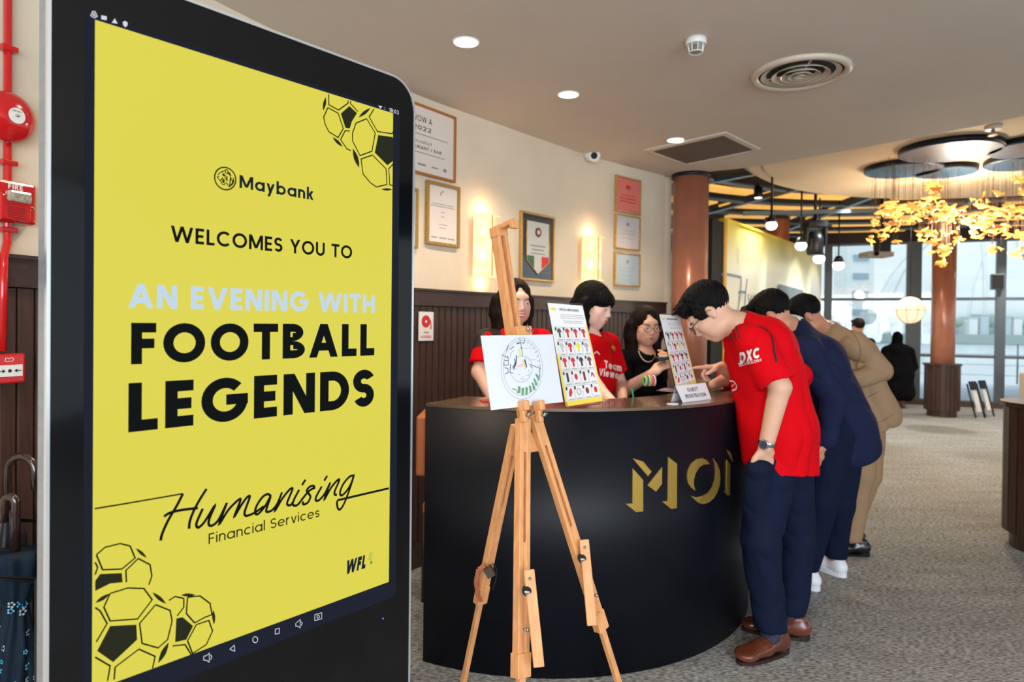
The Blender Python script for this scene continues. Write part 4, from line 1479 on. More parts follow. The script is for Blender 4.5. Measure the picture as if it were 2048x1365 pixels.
MB().box(wpt(s_, z, -.185), (.16, .01, .23), (wd, wn, UPZ), .002).build('grille', m_darkmetal, wsp)
MB().box(wpt(s_, z, -.05), (.04, .06, .05), (wd, wn, UPZ)).build('bracket', m_grey, wsp)

# ------------------------------------------------------------ chandelier
ch = thing('amber_chandelier', 'wide hanging chandelier of many amber twig pieces with painted-in glow', 'chandelier', (4.3, 5.9, dz-.1))
m_amb = [mat('amber_painted_glow_bright', rgb(255, 190, 90), .2, emit=rgb(255, 188, 96), es=1.7), mat('amber_painted_glow', rgb(230, 160, 70), .15, .3, emit=rgb(255, 168, 76), es=1.05), mat('amber_painted_glow_dim', rgb(190, 120, 56), .15, .6, emit=rgb(230, 140, 64), es=.5)]  # twigs only catch light; their reflected glow is put in as emission
cr = random.Random(11)
shapes = []
for k in range(6):
    mb = MB()
    n = 5
    pts = [V((-.055+.11*i/(n-1), .012*math.sin(i*1.3+k), .014*math.sin(i*1.1+k*2))) for i in range(n)]
    mb.tube(pts, [.005, .014+.004*(k % 3), .019, .012, .005], 6)
    mb.tube([pts[2], pts[2]+V((.02, .02, -.03-.01*(k % 2))), pts[2]+V((.045, .03, -.035))], [.008, .009, .003], 5)
    me = bpy.data.meshes.new('amber_twig')
    me.from_pydata(mb.v, [], mb.f)
    for p_ in me.polygons:
        p_.use_smooth = True
    me.materials.append(m_amb[0 if k < 2 else (1 if k < 5 else 2)])
    shapes.append(me)
wires = MB()
cl = [(1790, 418, 5.9, 22, 30), (1870, 372, 6.0, 10, 16), (1868, 390, 6.0, 26, 8), (1800, 440, 6.4, 45, 24), (1775, 470, 6.4, 32, 10), (1900, 430, 6.1, 45, 32), (1960, 440, 6.1, 45, 22), (1955, 400, 6.0, 32, 9), (1860, 470, 6.2, 30, 14),
      (1885, 500, 6.2, 16, 12), (2020, 420, 6.0, 30, 22), (2030, 470, 6.1, 26, 12), (1990, 460, 6.2, 30, 12), (1985, 498, 6.2, 10, 6), (2035, 505, 6.1, 14, 7), (1884, 528, 6.2, 10, 4), (2040, 360, 5.9, 12, 8), (2045, 385, 6, 10, 7), (1750, 445, 6.4, 12, 7), (1925, 470, 6.2, 30, 10), (1840, 415, 6.0, 22, 12)]
l = bpy.data.lights.new('chandelier_light', 'POINT')
l.energy, l.color, l.shadow_soft_size = 110, (1.0, .80, .56), .12
lo = bpy.data.objects.new('chandelier_light', l)
COL.objects.link(lo)
lo.location = (4.2, 6.2, 2.25)
cnt = 0
for (px, py, Y, sp_, num) in cl:
    for k in range(num):
        if cnt >= 298:
            break
        x = px+cr.gauss(0, sp_*.55)
        y = py+cr.gauss(0, sp_*.26)
        P = at(x, y, Y+cr.uniform(-.45, .45))
        o = bpy.data.objects.new('amber_twig', shapes[cr.choice([0, 0, 1, 1, 2, 3, 3, 4, 5])])
        COL.objects.link(o)
        o.parent = ch
        o.location = P-ROOT[ch.name]
        o.rotation_euler = (cr.uniform(-.5, .5), cr.uniform(-.5, .5), cr.uniform(0, 2*PI))
        sc_ = cr.uniform(.5, 1.1)
        o.scale = (sc_, sc_*.9, sc_*.8)
        wires.tube([P, V((P.x, P.y, dz-.06))], .0009, 3)
        cnt += 1
wires.build('suspension_wires', mat('thin_bronze_wire', rgb(120, 96, 70), .5, .5), ch, kind='stuff')

# ------------------------------------------------------------ event backdrop
bA, bB = at(1447, 440, 7.55), at(1640, 511, 11.2)
BH = bA.z
bd_ = (V((bB.x, bB.y, 0))-V((bA.x, bA.y, 0)))
bl = bd_.length
bd_.normalize()
bn = bd_.cross(UPZ).normalized()
ev = thing('event_backdrop', 'yellow and white event backdrop wall with handwritten slogan', 'backdrop', (bA.x, bA.y, 0))


def bpt(u, z, off=0.0):
    return V((bA.x, bA.y, 0))+bd_*u+bn*off+UPZ*z


def backdrop_mat():
    m = bpy.data.materials.new('backdrop_print')
    m.use_nodes = True
    t = m.node_tree
    b = t.nodes['Principled BSDF']
    b.inputs['Roughness'].default_value = .35
    c_ = t.nodes.new('ShaderNodeTexCoord')
    s_ = t.nodes.new('ShaderNodeSeparateXYZ')
    r_ = t.nodes.new('ShaderNodeValToRGB')
    mr = t.nodes.new('ShaderNodeMapRange')
    mr.inputs['From Max'].default_value = BH
    r_.color_ramp.elements[0].position = .78
    r_.color_ramp.elements[0].color = rgb(226, 226, 208)
    r_.color_ramp.elements[1].position = 1.0
    r_.color_ramp.elements[1].color = rgb(232, 214, 90)
    t.links.new(c_.outputs['Object'], s_.inputs[0])
    t.links.new(s_.outputs['Z'], mr.inputs['Value'])
    t.links.new(mr.outputs[0], r_.inputs[0])
    t.links.new(r_.outputs[0], b.inputs['Base Color'])
    return m


MB().box(bpt(bl/2, BH/2), (bl, .06, BH), (bd_, bn, UPZ)).build('panel', backdrop_mat(), ev)
MB().box(bpt(-.03, BH/2), (.09, .08, BH), (bd_, bn, UPZ)).build('yellow_side_strip', mat('mustard_strip', rgb(214, 160, 44), .4), ev)
MB().box(bpt(-.24, BH/2-.02, -.12), (.36, .3, BH-.04), (bd_, bn, UPZ)).build('black_side_panel', mat('matt_black', rgb(16, 16, 18), .7), ev)
MB().box(bpt(bl/2, BH+.01), (bl, .08, .02), (bd_, bn, UPZ)).build('top_edge', mat('yellow_edge', rgb(236, 200, 50), .4), ev)
m_bscript = mat('slate_blue_print', rgb(120, 146, 164), .6)


def bstroke(lst, wd_, name, m, scl=4.55, ox=1220, oy=540):
    av, af = [], []
    for pts in lst:
        P_ = []
        for (x, y) in pts:
            r = ray(ox+x/scl, oy+y/scl)
            t = (bpt(0, 0, .034)-CAM).dot(bn)/r.dot(bn)
            q = CAM+r*t
            P_.append(V(((q-bpt(0, 0)).dot(bd_), q.z)))
        v, f = ribbon2d(spline(P_, 4) if len(P_) > 2 else P_, wd_)
        af += [tuple(i+len(av) for i in q) for q in f]
        av += [bpt(p[0], p[1], .034) for p in v]
    MB().add(av, af).build(name, m, ev)


bstroke([[(1015, 40), (1060, 42), (1120, 52), (1195, 70)], [(1195, 70), (1188, 200), (1165, 370)], [(1248, 82), (1235, 220), (1225, 370)], [(1168, 208), (1200, 202), (1235, 208)],
         [(1262, 220), (1260, 270), (1280, 270), (1290, 230)], [(1300, 270), (1310, 235), (1320, 270), (1330, 235), (1340, 270)]], .035, 'script_lettering', m_bscript)
# small logo near the top of the backdrop
bstroke([[(392, 830), (380, 860), (400, 880), (385, 930), (395, 1000)]]+[[(430+k*25, 880+k*8), (432+k*25, 960+k*8)] for k in range(8)], .02, 'logo_lettering', mat('faint_grey_print', rgb(188, 194, 190), .6), 5.055, 1400, 330)
# dark photograph panel on the backdrop
pts = []
for (x, y) in ((1557, 569), (1603, 581), (1606, 640), (1561, 640)):
    r = ray(x, y)
    t = (bpt(0, 0, .05)-CAM).dot(bn)/r.dot(bn)
    pts.append(CAM+r*t)
MB().prism(pts, bn*.02).build('photo_panel', mat('grey_photo_print', rgb(110, 124, 134), .4, noise=.5, nscale=3), ev)
for k, t_ in enumerate((.12, .38, .64, .88)):
    l = bpy.data.lights.new('backdrop_spot', 'SPOT')
    l.energy, l.color, l.spot_size, l.spot_blend, l.shadow_soft_size = 55, (.95, .97, 1), .9, .7, .05
    lo = bpy.data.objects.new('backdrop_spot', l)
    COL.objects.link(lo)
    lo.location = bpt(bl*t_, 2.9, 1.0)
    lo.rotation_euler = (bpt(bl*t_, 1.7)-V(lo.location)).to_track_quat('-Z', 'Y').to_euler()
# ------------------------------------------------------------ curved reception counter
QC, QR, QW = V((0.16, 3.718)), 1.109, 0.32
QH = 1.064
A0, A1 = math.radians(242.5), math.radians(382)


def qpt(a, r, z):
    return V((QC.x+r*math.cos(a), QC.y+r*math.sin(a), z))


def arcslab(a0, a1, r0, r1, z0, z1, n=72):
    mb = MB()
    vs = []
    for k in range(n+1):
        a = a0+(a1-a0)*k/n
        vs += [qpt(a, r0, z0), qpt(a, r1, z0), qpt(a, r1, z1), qpt(a, r0, z1)]
    fs = []
    for k in range(n):
        for j in range(4):
            a, b = k*4+j, k*4+(j+1) % 4
            fs.append((a, b, b+4, a+4))
    mb.add(vs, fs, False)
    mb.add([vs[0], vs[1], vs[2], vs[3]], [(0, 1, 2, 3)])
    mb.add(vs[-4:], [(3, 2, 1, 0)])
    return mb


m_top = mat('bronze_counter_top', rgb(108, 84, 68), 0.22, 0.25, noise=.1, nscale=4, coat=.3)
m_inner = mat('counter_inner_wood', rgb(60, 38, 28), 0.4, noise=.3, nscale=10)
co = thing('reception_counter', 'curved black reception counter with gold letters and bronze top', 'counter', (QC.x, QC.y, 0))
cf = arcslab(A0, A1, QR-0.03, QR, 0.0, QH-0.012).build('curved_front', m_black, co)
for p_ in cf.data.polygons:
    p_.use_smooth = abs(p_.normal.z) < .1 and p_.area > .001
arcslab(A0+.002, A1, QR-QW, QR-.001, QH-0.012, QH).build('counter_top', m_top, co)
arcslab(A0+.03, A1, QR-QW+.02, QR-.035, QH-0.05, QH-.013).build('top_underlay', m_inner, co)
arcslab(A0, A0+.028, QR-QW, QR-.031, 0, QH-0.013, 3).build('end_panel', m_black, co)
arcslab(A0+.2, A0+1.35, QR-QW-.20, QR-QW+.03, 0.80, 0.83).build('inner_desk', m_inner, co)
arcslab(A0+.2, A0+1.35, QR-QW-.205, QR-QW-.195, 0.79, 0.835).build('inner_desk_edge', mat('brass_edge', rgb(190, 120, 62), .3, .5), co)
arcslab(A0+.03, A1, QR-QW, QR-QW+.02, 0.0, QH-.05).build('inner_panel', m_inner, co)


def qhit(x, y, R=QR):
    r = ray(x, y)
    a_ = r.x**2+r.y**2
    b_ = -2*(r.x*QC.x+r.y*QC.y)
    c_ = QC.x**2+QC.y**2-R*R
    t = (-b_-math.sqrt(max(0, b_*b_-4*a_*c_)))/(2*a_)
    P = CAM+r*t
    return math.atan2(P.y-QC.y, P.x-QC.x), P.z


def qletter(pieces, name):
    for pts in pieces:
        uv = [qhit(1220+p[0]/6.825, 860+p[1]/6.825) for p in pts]
        # keep the pieces flat sided but following the curve: split long spans
        front = [qpt(a, QR+.0045, z) for a, z in uv]
        back = [qpt(a, QR+.0002, z) for a, z in uv]
        n = len(front)
        MB().add(front+back, [tuple(range(n))]+[(i, i+n, (i+1) % n+n, (i+1) % n) for i in range(n)]).build(name, m_goldmetal, co)


qletter([[(303, 525), (445, 685), (445, 1112), (350, 1122), (207, 1010), (300, 1005)], [(303, 388), (445, 432), (560, 570), (510, 632)],
         [(703, 508), (701, 740), (620, 843), (505, 757)], [(785, 368), (906, 465), (903, 1068), (825, 1080), (703, 978), (778, 970)]], 'letter_m')
o1 = [(1352, 468), (1310, 415), (1250, 388), (1170, 400), (1095, 465), (1052, 560), (1043, 650), (1060, 730), (1095, 785), (1155, 832), (1135, 760), (1135, 680), (1160, 590), (1210, 510), (1270, 472)]
o2 = [(1398, 390), (1450, 460), (1485, 550), (1495, 650), (1485, 760), (1450, 860), (1400, 940), (1340, 990), (1270, 1014), (1200, 1000), (1090, 900), (1170, 920), (1260, 900), (1330, 860), (1390, 780), (1425, 680), (1435, 580), (1425, 470)]
qletter([o1, o2], 'letter_o')
qletter([[(1585, 410), (1630, 480), (1625, 890), (1600, 900), (1550, 845), (1580, 835)], [(1590, 272), (1640, 320), (1668, 440), (1625, 360)]], 'letter_n')

# ------------------------------------------------------------ easel
ez = thing('wooden_easel', 'beechwood tripod field easel in front of the black counter', 'easel', (0.06, 2.02, 0))
FD = V((0.67, -0.74, 0)).normalized()      # way the easel faces
SD = V((0.74, 0.67, 0)).normalized()


def leg(top, foot, w_=0.042, d_=0.024, split=.56, flap=None, slot=True):
    """two-rail upper leg, thin lower leg and clamp"""
    a = V((foot-top)).normalized()
    side = a.cross(FD if abs(a.dot(FD)) < .8 else SD).normalized()
    mid = top.lerp(foot, split)
    off = w_*.31
    nrm = side.cross(a)
    L = (mid-top).length
    for sg in (-1, 1):
        MB().beam(top+side*(sg*off), mid+side*(sg*off), d_, w_*.36, up=side, bev=.002).build('leg_rail', m_pine, ez)
    MB().beam(top+a*.0, top+a*.10, d_*.9, w_*.5, up=side, bev=.001).build('leg_head_block', m_pine, ez)
    MB().beam(mid-a*.05, mid+a*.012, d_*1.25, w_*1.12, up=side, bev=.002).build('leg_collar', m_pine, ez)
    MB().beam(mid-a*.34, foot, d_*.75, w_*.5, up=side, bev=.002).build('lower_leg', m_pine, ez)
    MB().lathe(foot-a*.004, [(.009, 0), (.011, .015), (.0105, .03)], axis=-a, n=12).build('rubber_foot', m_darkmetal, ez)
    k = mid-a*.11
    MB().cyl(k-nrm*.03, k+nrm*.03, .0032, n=8).build('bolt', m_chrome, ez)
    for sg in (-1, 1):
        MB().ell(k+nrm*(sg*.026), (.006, .006, .006), n=8, m=6).build('bolt_head', m_chrome, ez)
    return a, side, nrm, mid


T1, T2, T3 = at(1046, 838, 2.00), at(1068, 830, 2.03), at(1034, 850, 2.05)
F1 = atz(1038, 1744, 0.0)
F1.z = 0.0
F2, F3 = V((0.435, 2.13, 0)), V((-0.185, 2.29, 0))
a1 = leg(T1, F1, .044, .026, .60)
a2 = leg(T2, F2, .038, .024, .60)
a3 = leg(T3, F3, .036, .022, .55)
# spare flaps hanging from the clamps on two legs
for (p0, p1, Y) in (((1058, 1140), (1078, 1335), 1.83), ((1168, 1080), (1184, 1252), 2.05)):
    a, b = at(*p0, Y), at(*p1, Y-.05)
    MB().beam(a, b, .030, .012, up=V((0, -1, 0)), bev=.004).build('clamp_flap', m_pine, ez)
    q = a.lerp(b, .08)
    MB().cyl(q+V((0, -.014, 0)), q+V((0, .008, 0)), .004, n=10).build('rivet', m_chrome, ez)
    q = a.lerp(b, .22)-V((.012, 0, 0))
    MB().lathe(q, [(.013, -.007), (.013, .007)], axis=V((0, 1, 0)), n=20).build('knob_recess', m_darkmetal, ez)
    MB().cyl(q+V((0, -.02, 0)), q, .005, n=10).build('wing_nut', m_chrome, ez)
    MB().ell(q+V((0, -.022, .004)), (.010, .003, .004), n=8, m=6).build('wing_nut_blade', m_chrome, ez)
# centre block and mast
B0, B1 = at(1062, 905, 2.045), at(996, 455, 2.16)
md = (B1-B0).normalized()
ms = (SD-md*SD.dot(md)).normalized()
mn = md.cross(ms).normalized()
if mn.dot(FD) < 0:
    mn = -mn


def mbeam(t0, t1, s_, n_, w_, h_, name, bev=.002, m=None):
    a = B0+md*t0+ms*s_+mn*n_
    b = B0+md*t1+ms*s_+mn*n_
    c = (a+b)/2
    return MB().box(c, (w_, h_, (b-a).length), (ms, mn, md), bev).build(name, m or m_pine, ez)


ML = (B1-B0).length
for sg in (-1, 1):
    mbeam(0.0, ML, sg*.0145, 0, .013, .036, 'mast_rail')
mbeam(0.02, ML-.04, 0, -.008, .018, .012, 'mast_core')
mbeam(ML-.035, ML, 0, 0, .046, .040, 'mast_cap', .003)
mbeam(0.0, 0.06, .004, .006, .05, .035, 'mast_foot_block', .003)
# upper hook block reaching forward
c = B0+md*(ML-.006)+mn*.045
MB().box(c, (.030, .075, .016), (ms, mn, md), .004).build('top_hook', m_pine, ez)
MB().box(c+mn*.030-md*.012, (.030, .016, .022), (ms, mn, md), .004).build('hook_lip', m_pine, ez)
# canvas clamp block above board
kz = (at(1045, 664, 2.08)-B0).dot(md)
mbeam(kz-.014, kz+.018, .010, .030, .062, .026, 'canvas_clamp', .002)
q = B0+md*(kz+.003)+ms*.018+mn*.046
MB().cyl(q-mn*.01, q+mn*.008, .0045, n=10).build('wing_nut', m_chrome, ez)
MB().ell(q+mn*.008+md*.006-ms*.004, (.004, .003, .011), (ms, mn, md), n=8, m=6).build('wing_nut_blade', m_chrome, ez)
MB().ell(q+mn*.008-md*.004+ms*.008, (.010, .003, .004), (ms, mn, md), n=8, m=6).build('wing_nut_blade', m_chrome, ez)
# two shaped supports below the board
for (px, s_) in ((1047, -.010), (1078, .030)):
    a = at(px, 812, 1.97 if px < 1060 else 2.0)
    MB().box(a, (.020, .036, .030), (ms, mn, md), .004).build('board_support', m_pine, ez)
    MB().box(a-md*.028-mn*.006, (.017, .022, .042), (ms, mn, md), .005).build('support_bracket', m_pine, ez)
    q = a-md*.030+mn*.010
    MB().cyl(q-mn*.01, q+mn*.012, .0045, n=10).build('wing_nut', m_chrome, ez)
    MB().ell(q+mn*.013+md*.003, (.009, .003, .005), (ms, mn, md), n=8, m=6).build('wing_nut_blade', m_chrome, ez)
# leather strap on the left leg
m_leather = mat('tan_leather', rgb(160, 90, 58), .5)
st_ = [at(*q, 2.12) for q in ((985, 1140), (970, 1132), (957, 1140), (952, 1165), (956, 1190), (962, 1204))]
mb = MB()
for a, b in zip(st_[:-1], st_[1:]):
    mb.beam(a, b, .004, .014, up=V((0.9, -.4, 0)))
mb.build('leather_strap', m_leather, ez)
MB().beam(at(972, 1148, 2.11), at(986, 1140, 2.11), .026, .030, up=V((0, 0, 1))).build('strap_band', mat('dark_band', rgb(60, 48, 34), .6), ez)
MB().tube(spline([at(*q, 2.13) for q in ((985, 1128), (993, 1140), (992, 1160), (986, 1180))], 3), .002, 5).build('cord', m_darkmetal, ez)

# the board on the easel
bc = at(1047, 741, 2.025)
BWd, BHt = .297, .218
bo = thing('seating_plan_board', 'white board with circular floor plan resting on the easel', 'board', bc-md*(BHt/2))
MB().box(bc, (BWd, .005, BHt), (ms, mn, md), .0008).build('board', mat('white_board', rgb(212, 216, 224), .5), bo)


def bp_(x, y):
    """photo point on the board -> board coordinates"""
    r = ray(x, y)
    t = (bc+mn*.0028-CAM).dot(mn)/r.dot(mn)
    q = CAM+r*t-bc
    return q.dot(ms), q.dot(md)


def bflat(vs, fs, name, m, off=.0030):
    MB().add([bc+ms*u+md*v+mn*off for u, v in vs], fs).build(name, m, bo)


def bstk(lst, wd_, name, m, sm=False):
    if len(lst) > 1:
        for q in lst:
            bstk([q], wd_, name, m, sm)
        return
    av, af = [], []
    for pts in lst:
        P_ = [V(bp_(960+x/7.185, 640+y/7.185)) for x, y in pts]
        if sm:
            P_ = spline(P_, 4)
        v, f = ribbon2d(P_, wd_)
        af += [tuple(i+len(av) for i in q) for q in f]
        av += [tuple(p) for p in v]
    bflat(av, af, name, m)


def ell_pts(cx_, cy_, rx, ry, a0=0, a1=2*PI, n=48, tilt=0):
    return [(cx_+rx*math.cos(a0+(a1-a0)*k/n)+tilt*math.sin(a0+(a1-a0)*k/n), cy_+ry*math.sin(a0+(a1-a0)*k/n)) for k in range(n+1)]


m_dk, m_lg = mat('plan_ink', rgb(58, 66, 84), .6), mat('plan_light_ink', rgb(130, 140, 156), .6)
bstk([ell_pts(600, 700, 298, 440, tilt=0), ell_pts(600, 690, 265, 400)], .0011, 'plan_outline', m_lg)
bstk([ell_pts(590, 700, 160, 195, -1.2, 3.4, 30), ell_pts(590, 700, 150, 180, 4.3, 5.2, 10)], .0011, 'plan_inner_circle', m_lg)
bstk([[(570, 270), (600, 410), (610, 530)], [(520, 350), (590, 330), (630, 340), (640, 270)], [(310, 505), (350, 520), (400, 545)], [(400, 520), (410, 640), (395, 650)], [(720, 640), (750, 655), (870, 700)], [(860, 700), (860, 830)],
      [(340, 580), (400, 590)], [(345, 600), (345, 660)], [(340, 650), (395, 655)], [(350, 690), (400, 700), (405, 760), (360, 780)], [(380, 450), (410, 360)], [(430, 430), (490, 380)], [(460, 990), (520, 1010), (545, 1060)], [(530, 340), (570, 320)], [(720, 660), (750, 690)],
      [(440, 640), (430, 760), (480, 770)], [(580, 400), (605, 410)]], .0020, 'plan_wall', m_dk)
bstk([[(520, 510), (518, 620), (480, 715)], [(495, 560), (505, 620), (470, 690)]], .0035, 'plan_bar_counter', m_dk, True)
bstk([[(430, 540), (450, 470), (500, 440)], [(430, 560), (440, 480), (480, 450)]], .001, 'plan_detail', m_lg, True)
for k in range(14):
    a = -1.4+k*.19
    p1, p2 = (600+262*math.cos(a), 690+395*math.sin(a)), (600+235*math.cos(a), 690+360*math.sin(a))
    bstk([[p1, p2]], .0012, 'plan_tick', m_dk)
mgr, myl, mbl = mat('plan_green', rgb(96, 150, 110), .6), mat('plan_yellow', rgb(214, 206, 128), .6), mat('plan_blue', rgb(44, 70, 130), .6)
for q in ([(545, 955), (582, 962), (578, 1055), (540, 1050)], [(598, 978), (634, 980), (628, 1085), (594, 1082)], [(652, 968), (686, 972), (682, 1078), (650, 1085)], [(700, 945), (728, 950), (745, 1035), (716, 1055)],
          [(738, 905), (762, 905), (800, 1000), (775, 1020)], [(760, 845), (785, 845), (830, 935), (805, 950)], [(790, 785), (812, 775), (862, 850), (845, 880)]):
    P_ = [bp_(960+x/7.185, 640+y/7.185) for x, y in q]
    bflat(P_, [(0, 1, 2, 3)], 'plan_table_block', mgr, .0032)
for q, m in (([(545, 420), (560, 400), (600, 520), (575, 540)], myl), ([(600, 575), (625, 572), (665, 690), (650, 725)], myl), ([(630, 568), (650, 572), (678, 680), (665, 690)], mbl)):
    bflat([bp_(960+x/7.185, 640+y/7.185) for x, y in q], [(0, 1, 2, 3)], 'plan_carpet_block', m, .0032)
for (x, y) in ((553, 550), (522, 710), (560, 788), (616, 820), (590, 850), (612, 852), (636, 852), (670, 798), (700, 728), (695, 806), (706, 785), (716, 762), (662, 560), (702, 636)):
    u_, v_ = bp_(960+x/7.185, 640+y/7.185)
    MB().lathe(bc+ms*u_+md*v_+mn*.003, [(.0013, 0), (.0013, .0004)], axis=mn, n=8).build('plan_dot', m_dk, bo)
for (x, y, wd_) in ((680, 412, 120), (755, 580, 110), (575, 650, 90), (575, 672, 90)):
    u0_, v0_ = bp_(960+(x-wd_/2)/7.185, 640+y/7.185)
    u1_, _ = bp_(960+(x+wd_/2)/7.185, 640+y/7.185)
    MB().box(bc+ms*((u0_+u1_)/2)+md*v0_+mn*.0031, (u1_-u0_, .0003, .0015), (ms, mn, md)).build('plan_caption', mat('plan_red', rgb(220, 150, 150), .6), bo)

# ------------------------------------------------------------ price lists in acrylic stands, sign, small things
def sheet(name, label, c4, Yl, Yr, m_pap, border=None, mirror=False):
    """c4: photo corners tl, tr, br, bl"""
    tl, tr, br, bl_ = [at(*c4[i], (Yl, Yr, Yr, Yl)[i]+(0.0 if i > 1 else .05)) for i in range(4)]
    return tl, tr, br, bl_


def quadmap(tl, tr, br, bl_, off):
    n_ = (tr-tl).cross(bl_-tl).normalized()
    if n_.dot(CAM-tl) < 0:
        n_ = -n_

    def f(u, v):       # u right, v up, 0..1
        return (bl_*(1-u)+br*u)*(1-v)+(tl*(1-u)+tr*u)*v+n_*off
    return f, n_


def menu(c4, Yb, dYt, dYr, name, label, behind=False):
    tl, br, bl_ = at(*c4[0], Yb+dYt), at(*c4[2], Yb+dYr), at(*c4[3], Yb)
    pn = (br-bl_).cross(tl-bl_)
    r_ = ray(*c4[1])
    tr = CAM+r_*((bl_-CAM).dot(pn)/r_.dot(pn))
    f, n_ = quadmap(tl, tr, br, bl_, 0)
    o = thing(name, label, 'sign stand', (bl_+br)/2)
    W2 = 1.0
    MB().prism([f(-.02, -.02)-n_*.001, f(1.02, -.02)-n_*.001, f(1.02, 1.02)-n_*.001, f(-.02, 1.02)-n_*.001], -n_*.003).build('acrylic_back', m_acryl, o)
    foot = V((n_.x, n_.y, 0)).normalized()
    MB().prism([f(-.02, -.02)-n_*.001, f(1.02, -.02)-n_*.001, f(1.02, -.02)-foot*.10, f(-.02, -.02)-foot*.10], V((0, 0, -.003))).build('acrylic_foot', m_acryl, o)
    pg_ = MB().prism([f(0, 0), f(1, 0), f(1, 1), f(0, 1)], -n_*.0008).build('printed_page', m_paper, o)

    def quad(u0, v0, u1, v1, m, nm, k=.0006, cell=False):
        MB().add([f(u0, v0)+n_*k, f(u1, v0)+n_*k, f(u1, v1)+n_*k, f(u0, v1)+n_*k], [(0, 1, 2, 3)]).build(nm, m, pg_)
    my = mat('yellow_print', rgb(232, 206, 60), .6)
    quad(0, 0, 1, .045, my, 'yellow_border')
    quad(0, .0, .05, .5, my, 'yellow_border')
    quad(.97, .0, 1, .8, my, 'yellow_border')
    tx = lambda t, u0, u1, v0, v1, m, b=.01: MB().add(*(lambda r: (r[0], r[1]))(text_on(t, lambda a, b_: f(a, b_)+n_*.0008, u0, u1, v0, v1, b))).build('lettering', m, pg_)
    quad(.06, .93, .2, .955, my, 'logo_block')
    tx('OFFICIAL MERCHANDISE', .30, .85, .93, .955, m_tint, .02)
    for k in range(3):
        quad(.30, .89-k*.018, .95, .894-k*.018, m_greyink, 'printed_line')
    for k in range(2):
        quad(.36, .825-k*.018, .9, .829-k*.018, m_greyink, 'printed_line')
    cols = [['g', 'r', 'r', 'r'], ['w', 'r', 'y', 'p'], ['r', 'r', 'k', 'b'], ['k', 'r', 'd', 'r'], ['r', 'w', 'd', 'r']]
    CM = {'g': mat('grey_item', rgb(80, 82, 80), .6), 'r': m_redink, 'w': mat('pale_item', rgb(190, 190, 196), .6), 'y': mat('lime_item', rgb(214, 214, 40), .6), 'p': mat('lilac_item', rgb(168, 156, 176), .6),
          'k': mat('dark_item', rgb(58, 50, 46), .6), 'b': mat('maroon_item', rgb(110, 60, 60), .6), 'd': mat('deep_red_item', rgb(120, 32, 34), .6)}
    for r in range(5):
        for c_ in range(4):
            u0, v0 = .07+c_*.225, .63-r*.145
            for (a, b, c2, d) in ((u0, v0, u0+.21, v0+.003), (u0, v0+.132, u0+.21, v0+.135), (u0, v0, u0+.004, v0+.135), (u0+.206, v0, u0+.21, v0+.135)):
                quad(a, b, c2, d, m_greyink, 'cell_rule')
            quad(u0+.005, v0+.10, u0+.045, v0+.13, m_tint, 'cell_number')
            quad(u0+.04, v0+.008, u0+.18, v0+.014, m_greyink, 'cell_caption')
            uu, vv = u0+.11, v0+.075
            if r < 3:
                sh_ = [(-.025, -.045), (.025, -.045), (.028, .01), (.055, .0), (.06, .02), (.03, .045), (-.03, .045), (-.06, .02), (-.055, .0), (-.028, .01)]
            elif (r, c_) in ((3, 1), (4, 3), (4, 2)):
                sh_ = [(.045*math.cos(k*PI/6), .032*math.sin(k*PI/6)) for k in range(12)]
            elif (r, c_) == (4, 1):
                sh_ = None
                MB().tube([f(uu+.05*math.cos(k*PI/8), vv+.032*math.sin(k*PI/8))+n_*.001 for k in range(16)], .0009, 5, closed=True).build('item_picture', CM['k'], pg_)
            elif (r, c_) == (4, 0):
                sh_ = [(-.05, -.035), (.0, -.04), (.055, .0), (.04, .04), (.0, .035), (-.04, .0)]
            elif (r, c_) == (3, 3):
                sh_ = [(-.06, -.02), (-.02, .03), (.02, .03), (.06, -.02), (.03, -.02), (.0, .005)]
            else:
                sh_ = [(-.03, -.045), (.03, -.045), (.03, .045), (-.03, .045)]
            if sh_:
                MB().add([f(uu+a, vv+b)+n_*.0009 for a, b in sh_], [tuple(range(len(sh_)))]).build('item_picture', CM[cols[r][c_]], pg_)
    return o


menu(((1095, 606), (1165, 612), (1207, 802), (1132, 814)), 2.63, .07, .06, 'price_list_stand', 'tilted acrylic stand with price list of red shirts and yellow border')
menu(((1319, 629), (1358, 632), (1393, 768), (1354, 782)), 2.84, .06, .16, 'price_list_stand', 'second acrylic price list stand behind the guest registration sign')
# guest registration sign
br, bl_, tl = atz(1423, 799, QH+.001), atz(1366, 806, QH+.001), at(1352, 772, 2.84)
pn = (br-bl_).cross(tl-bl_)
r_ = ray(1411, 766)
tr = CAM+r_*((bl_-CAM).dot(pn)/r_.dot(pn))
f, n_ = quadmap(tl, tr, br, bl_, 0)
gs = thing('guest_registration_sign', 'white tent sign reading guest registration on the counter', 'sign', (bl_+br)/2)
gp_ = MB().prism([f(0, 0), f(1, 0), f(1, 1), f(0, 1)], -n_*.002).build('front_card', m_paper, gs)
ft = V((n_.x, n_.y, 0)).normalized()
MB().prism([f(0, 1)-n_*.002, f(1, 1)-n_*.002, f(1, 0)-ft*.06, f(0, 0)-ft*.06], -n_*.001).build('rear_card', m_paper, gs)
for t_, v0, v1, u0, u1 in (('GUEST', .58, .80, .30, .66), ('REGISTRATION', .22, .44, .16, .86)):
    vs, fs = text_on(t_, lambda a, b: f(a, b)+n_*.0008, u0, u1, v0, v1, .02)
    MB().add(vs, fs).build('lettering', m_tint, gp_)
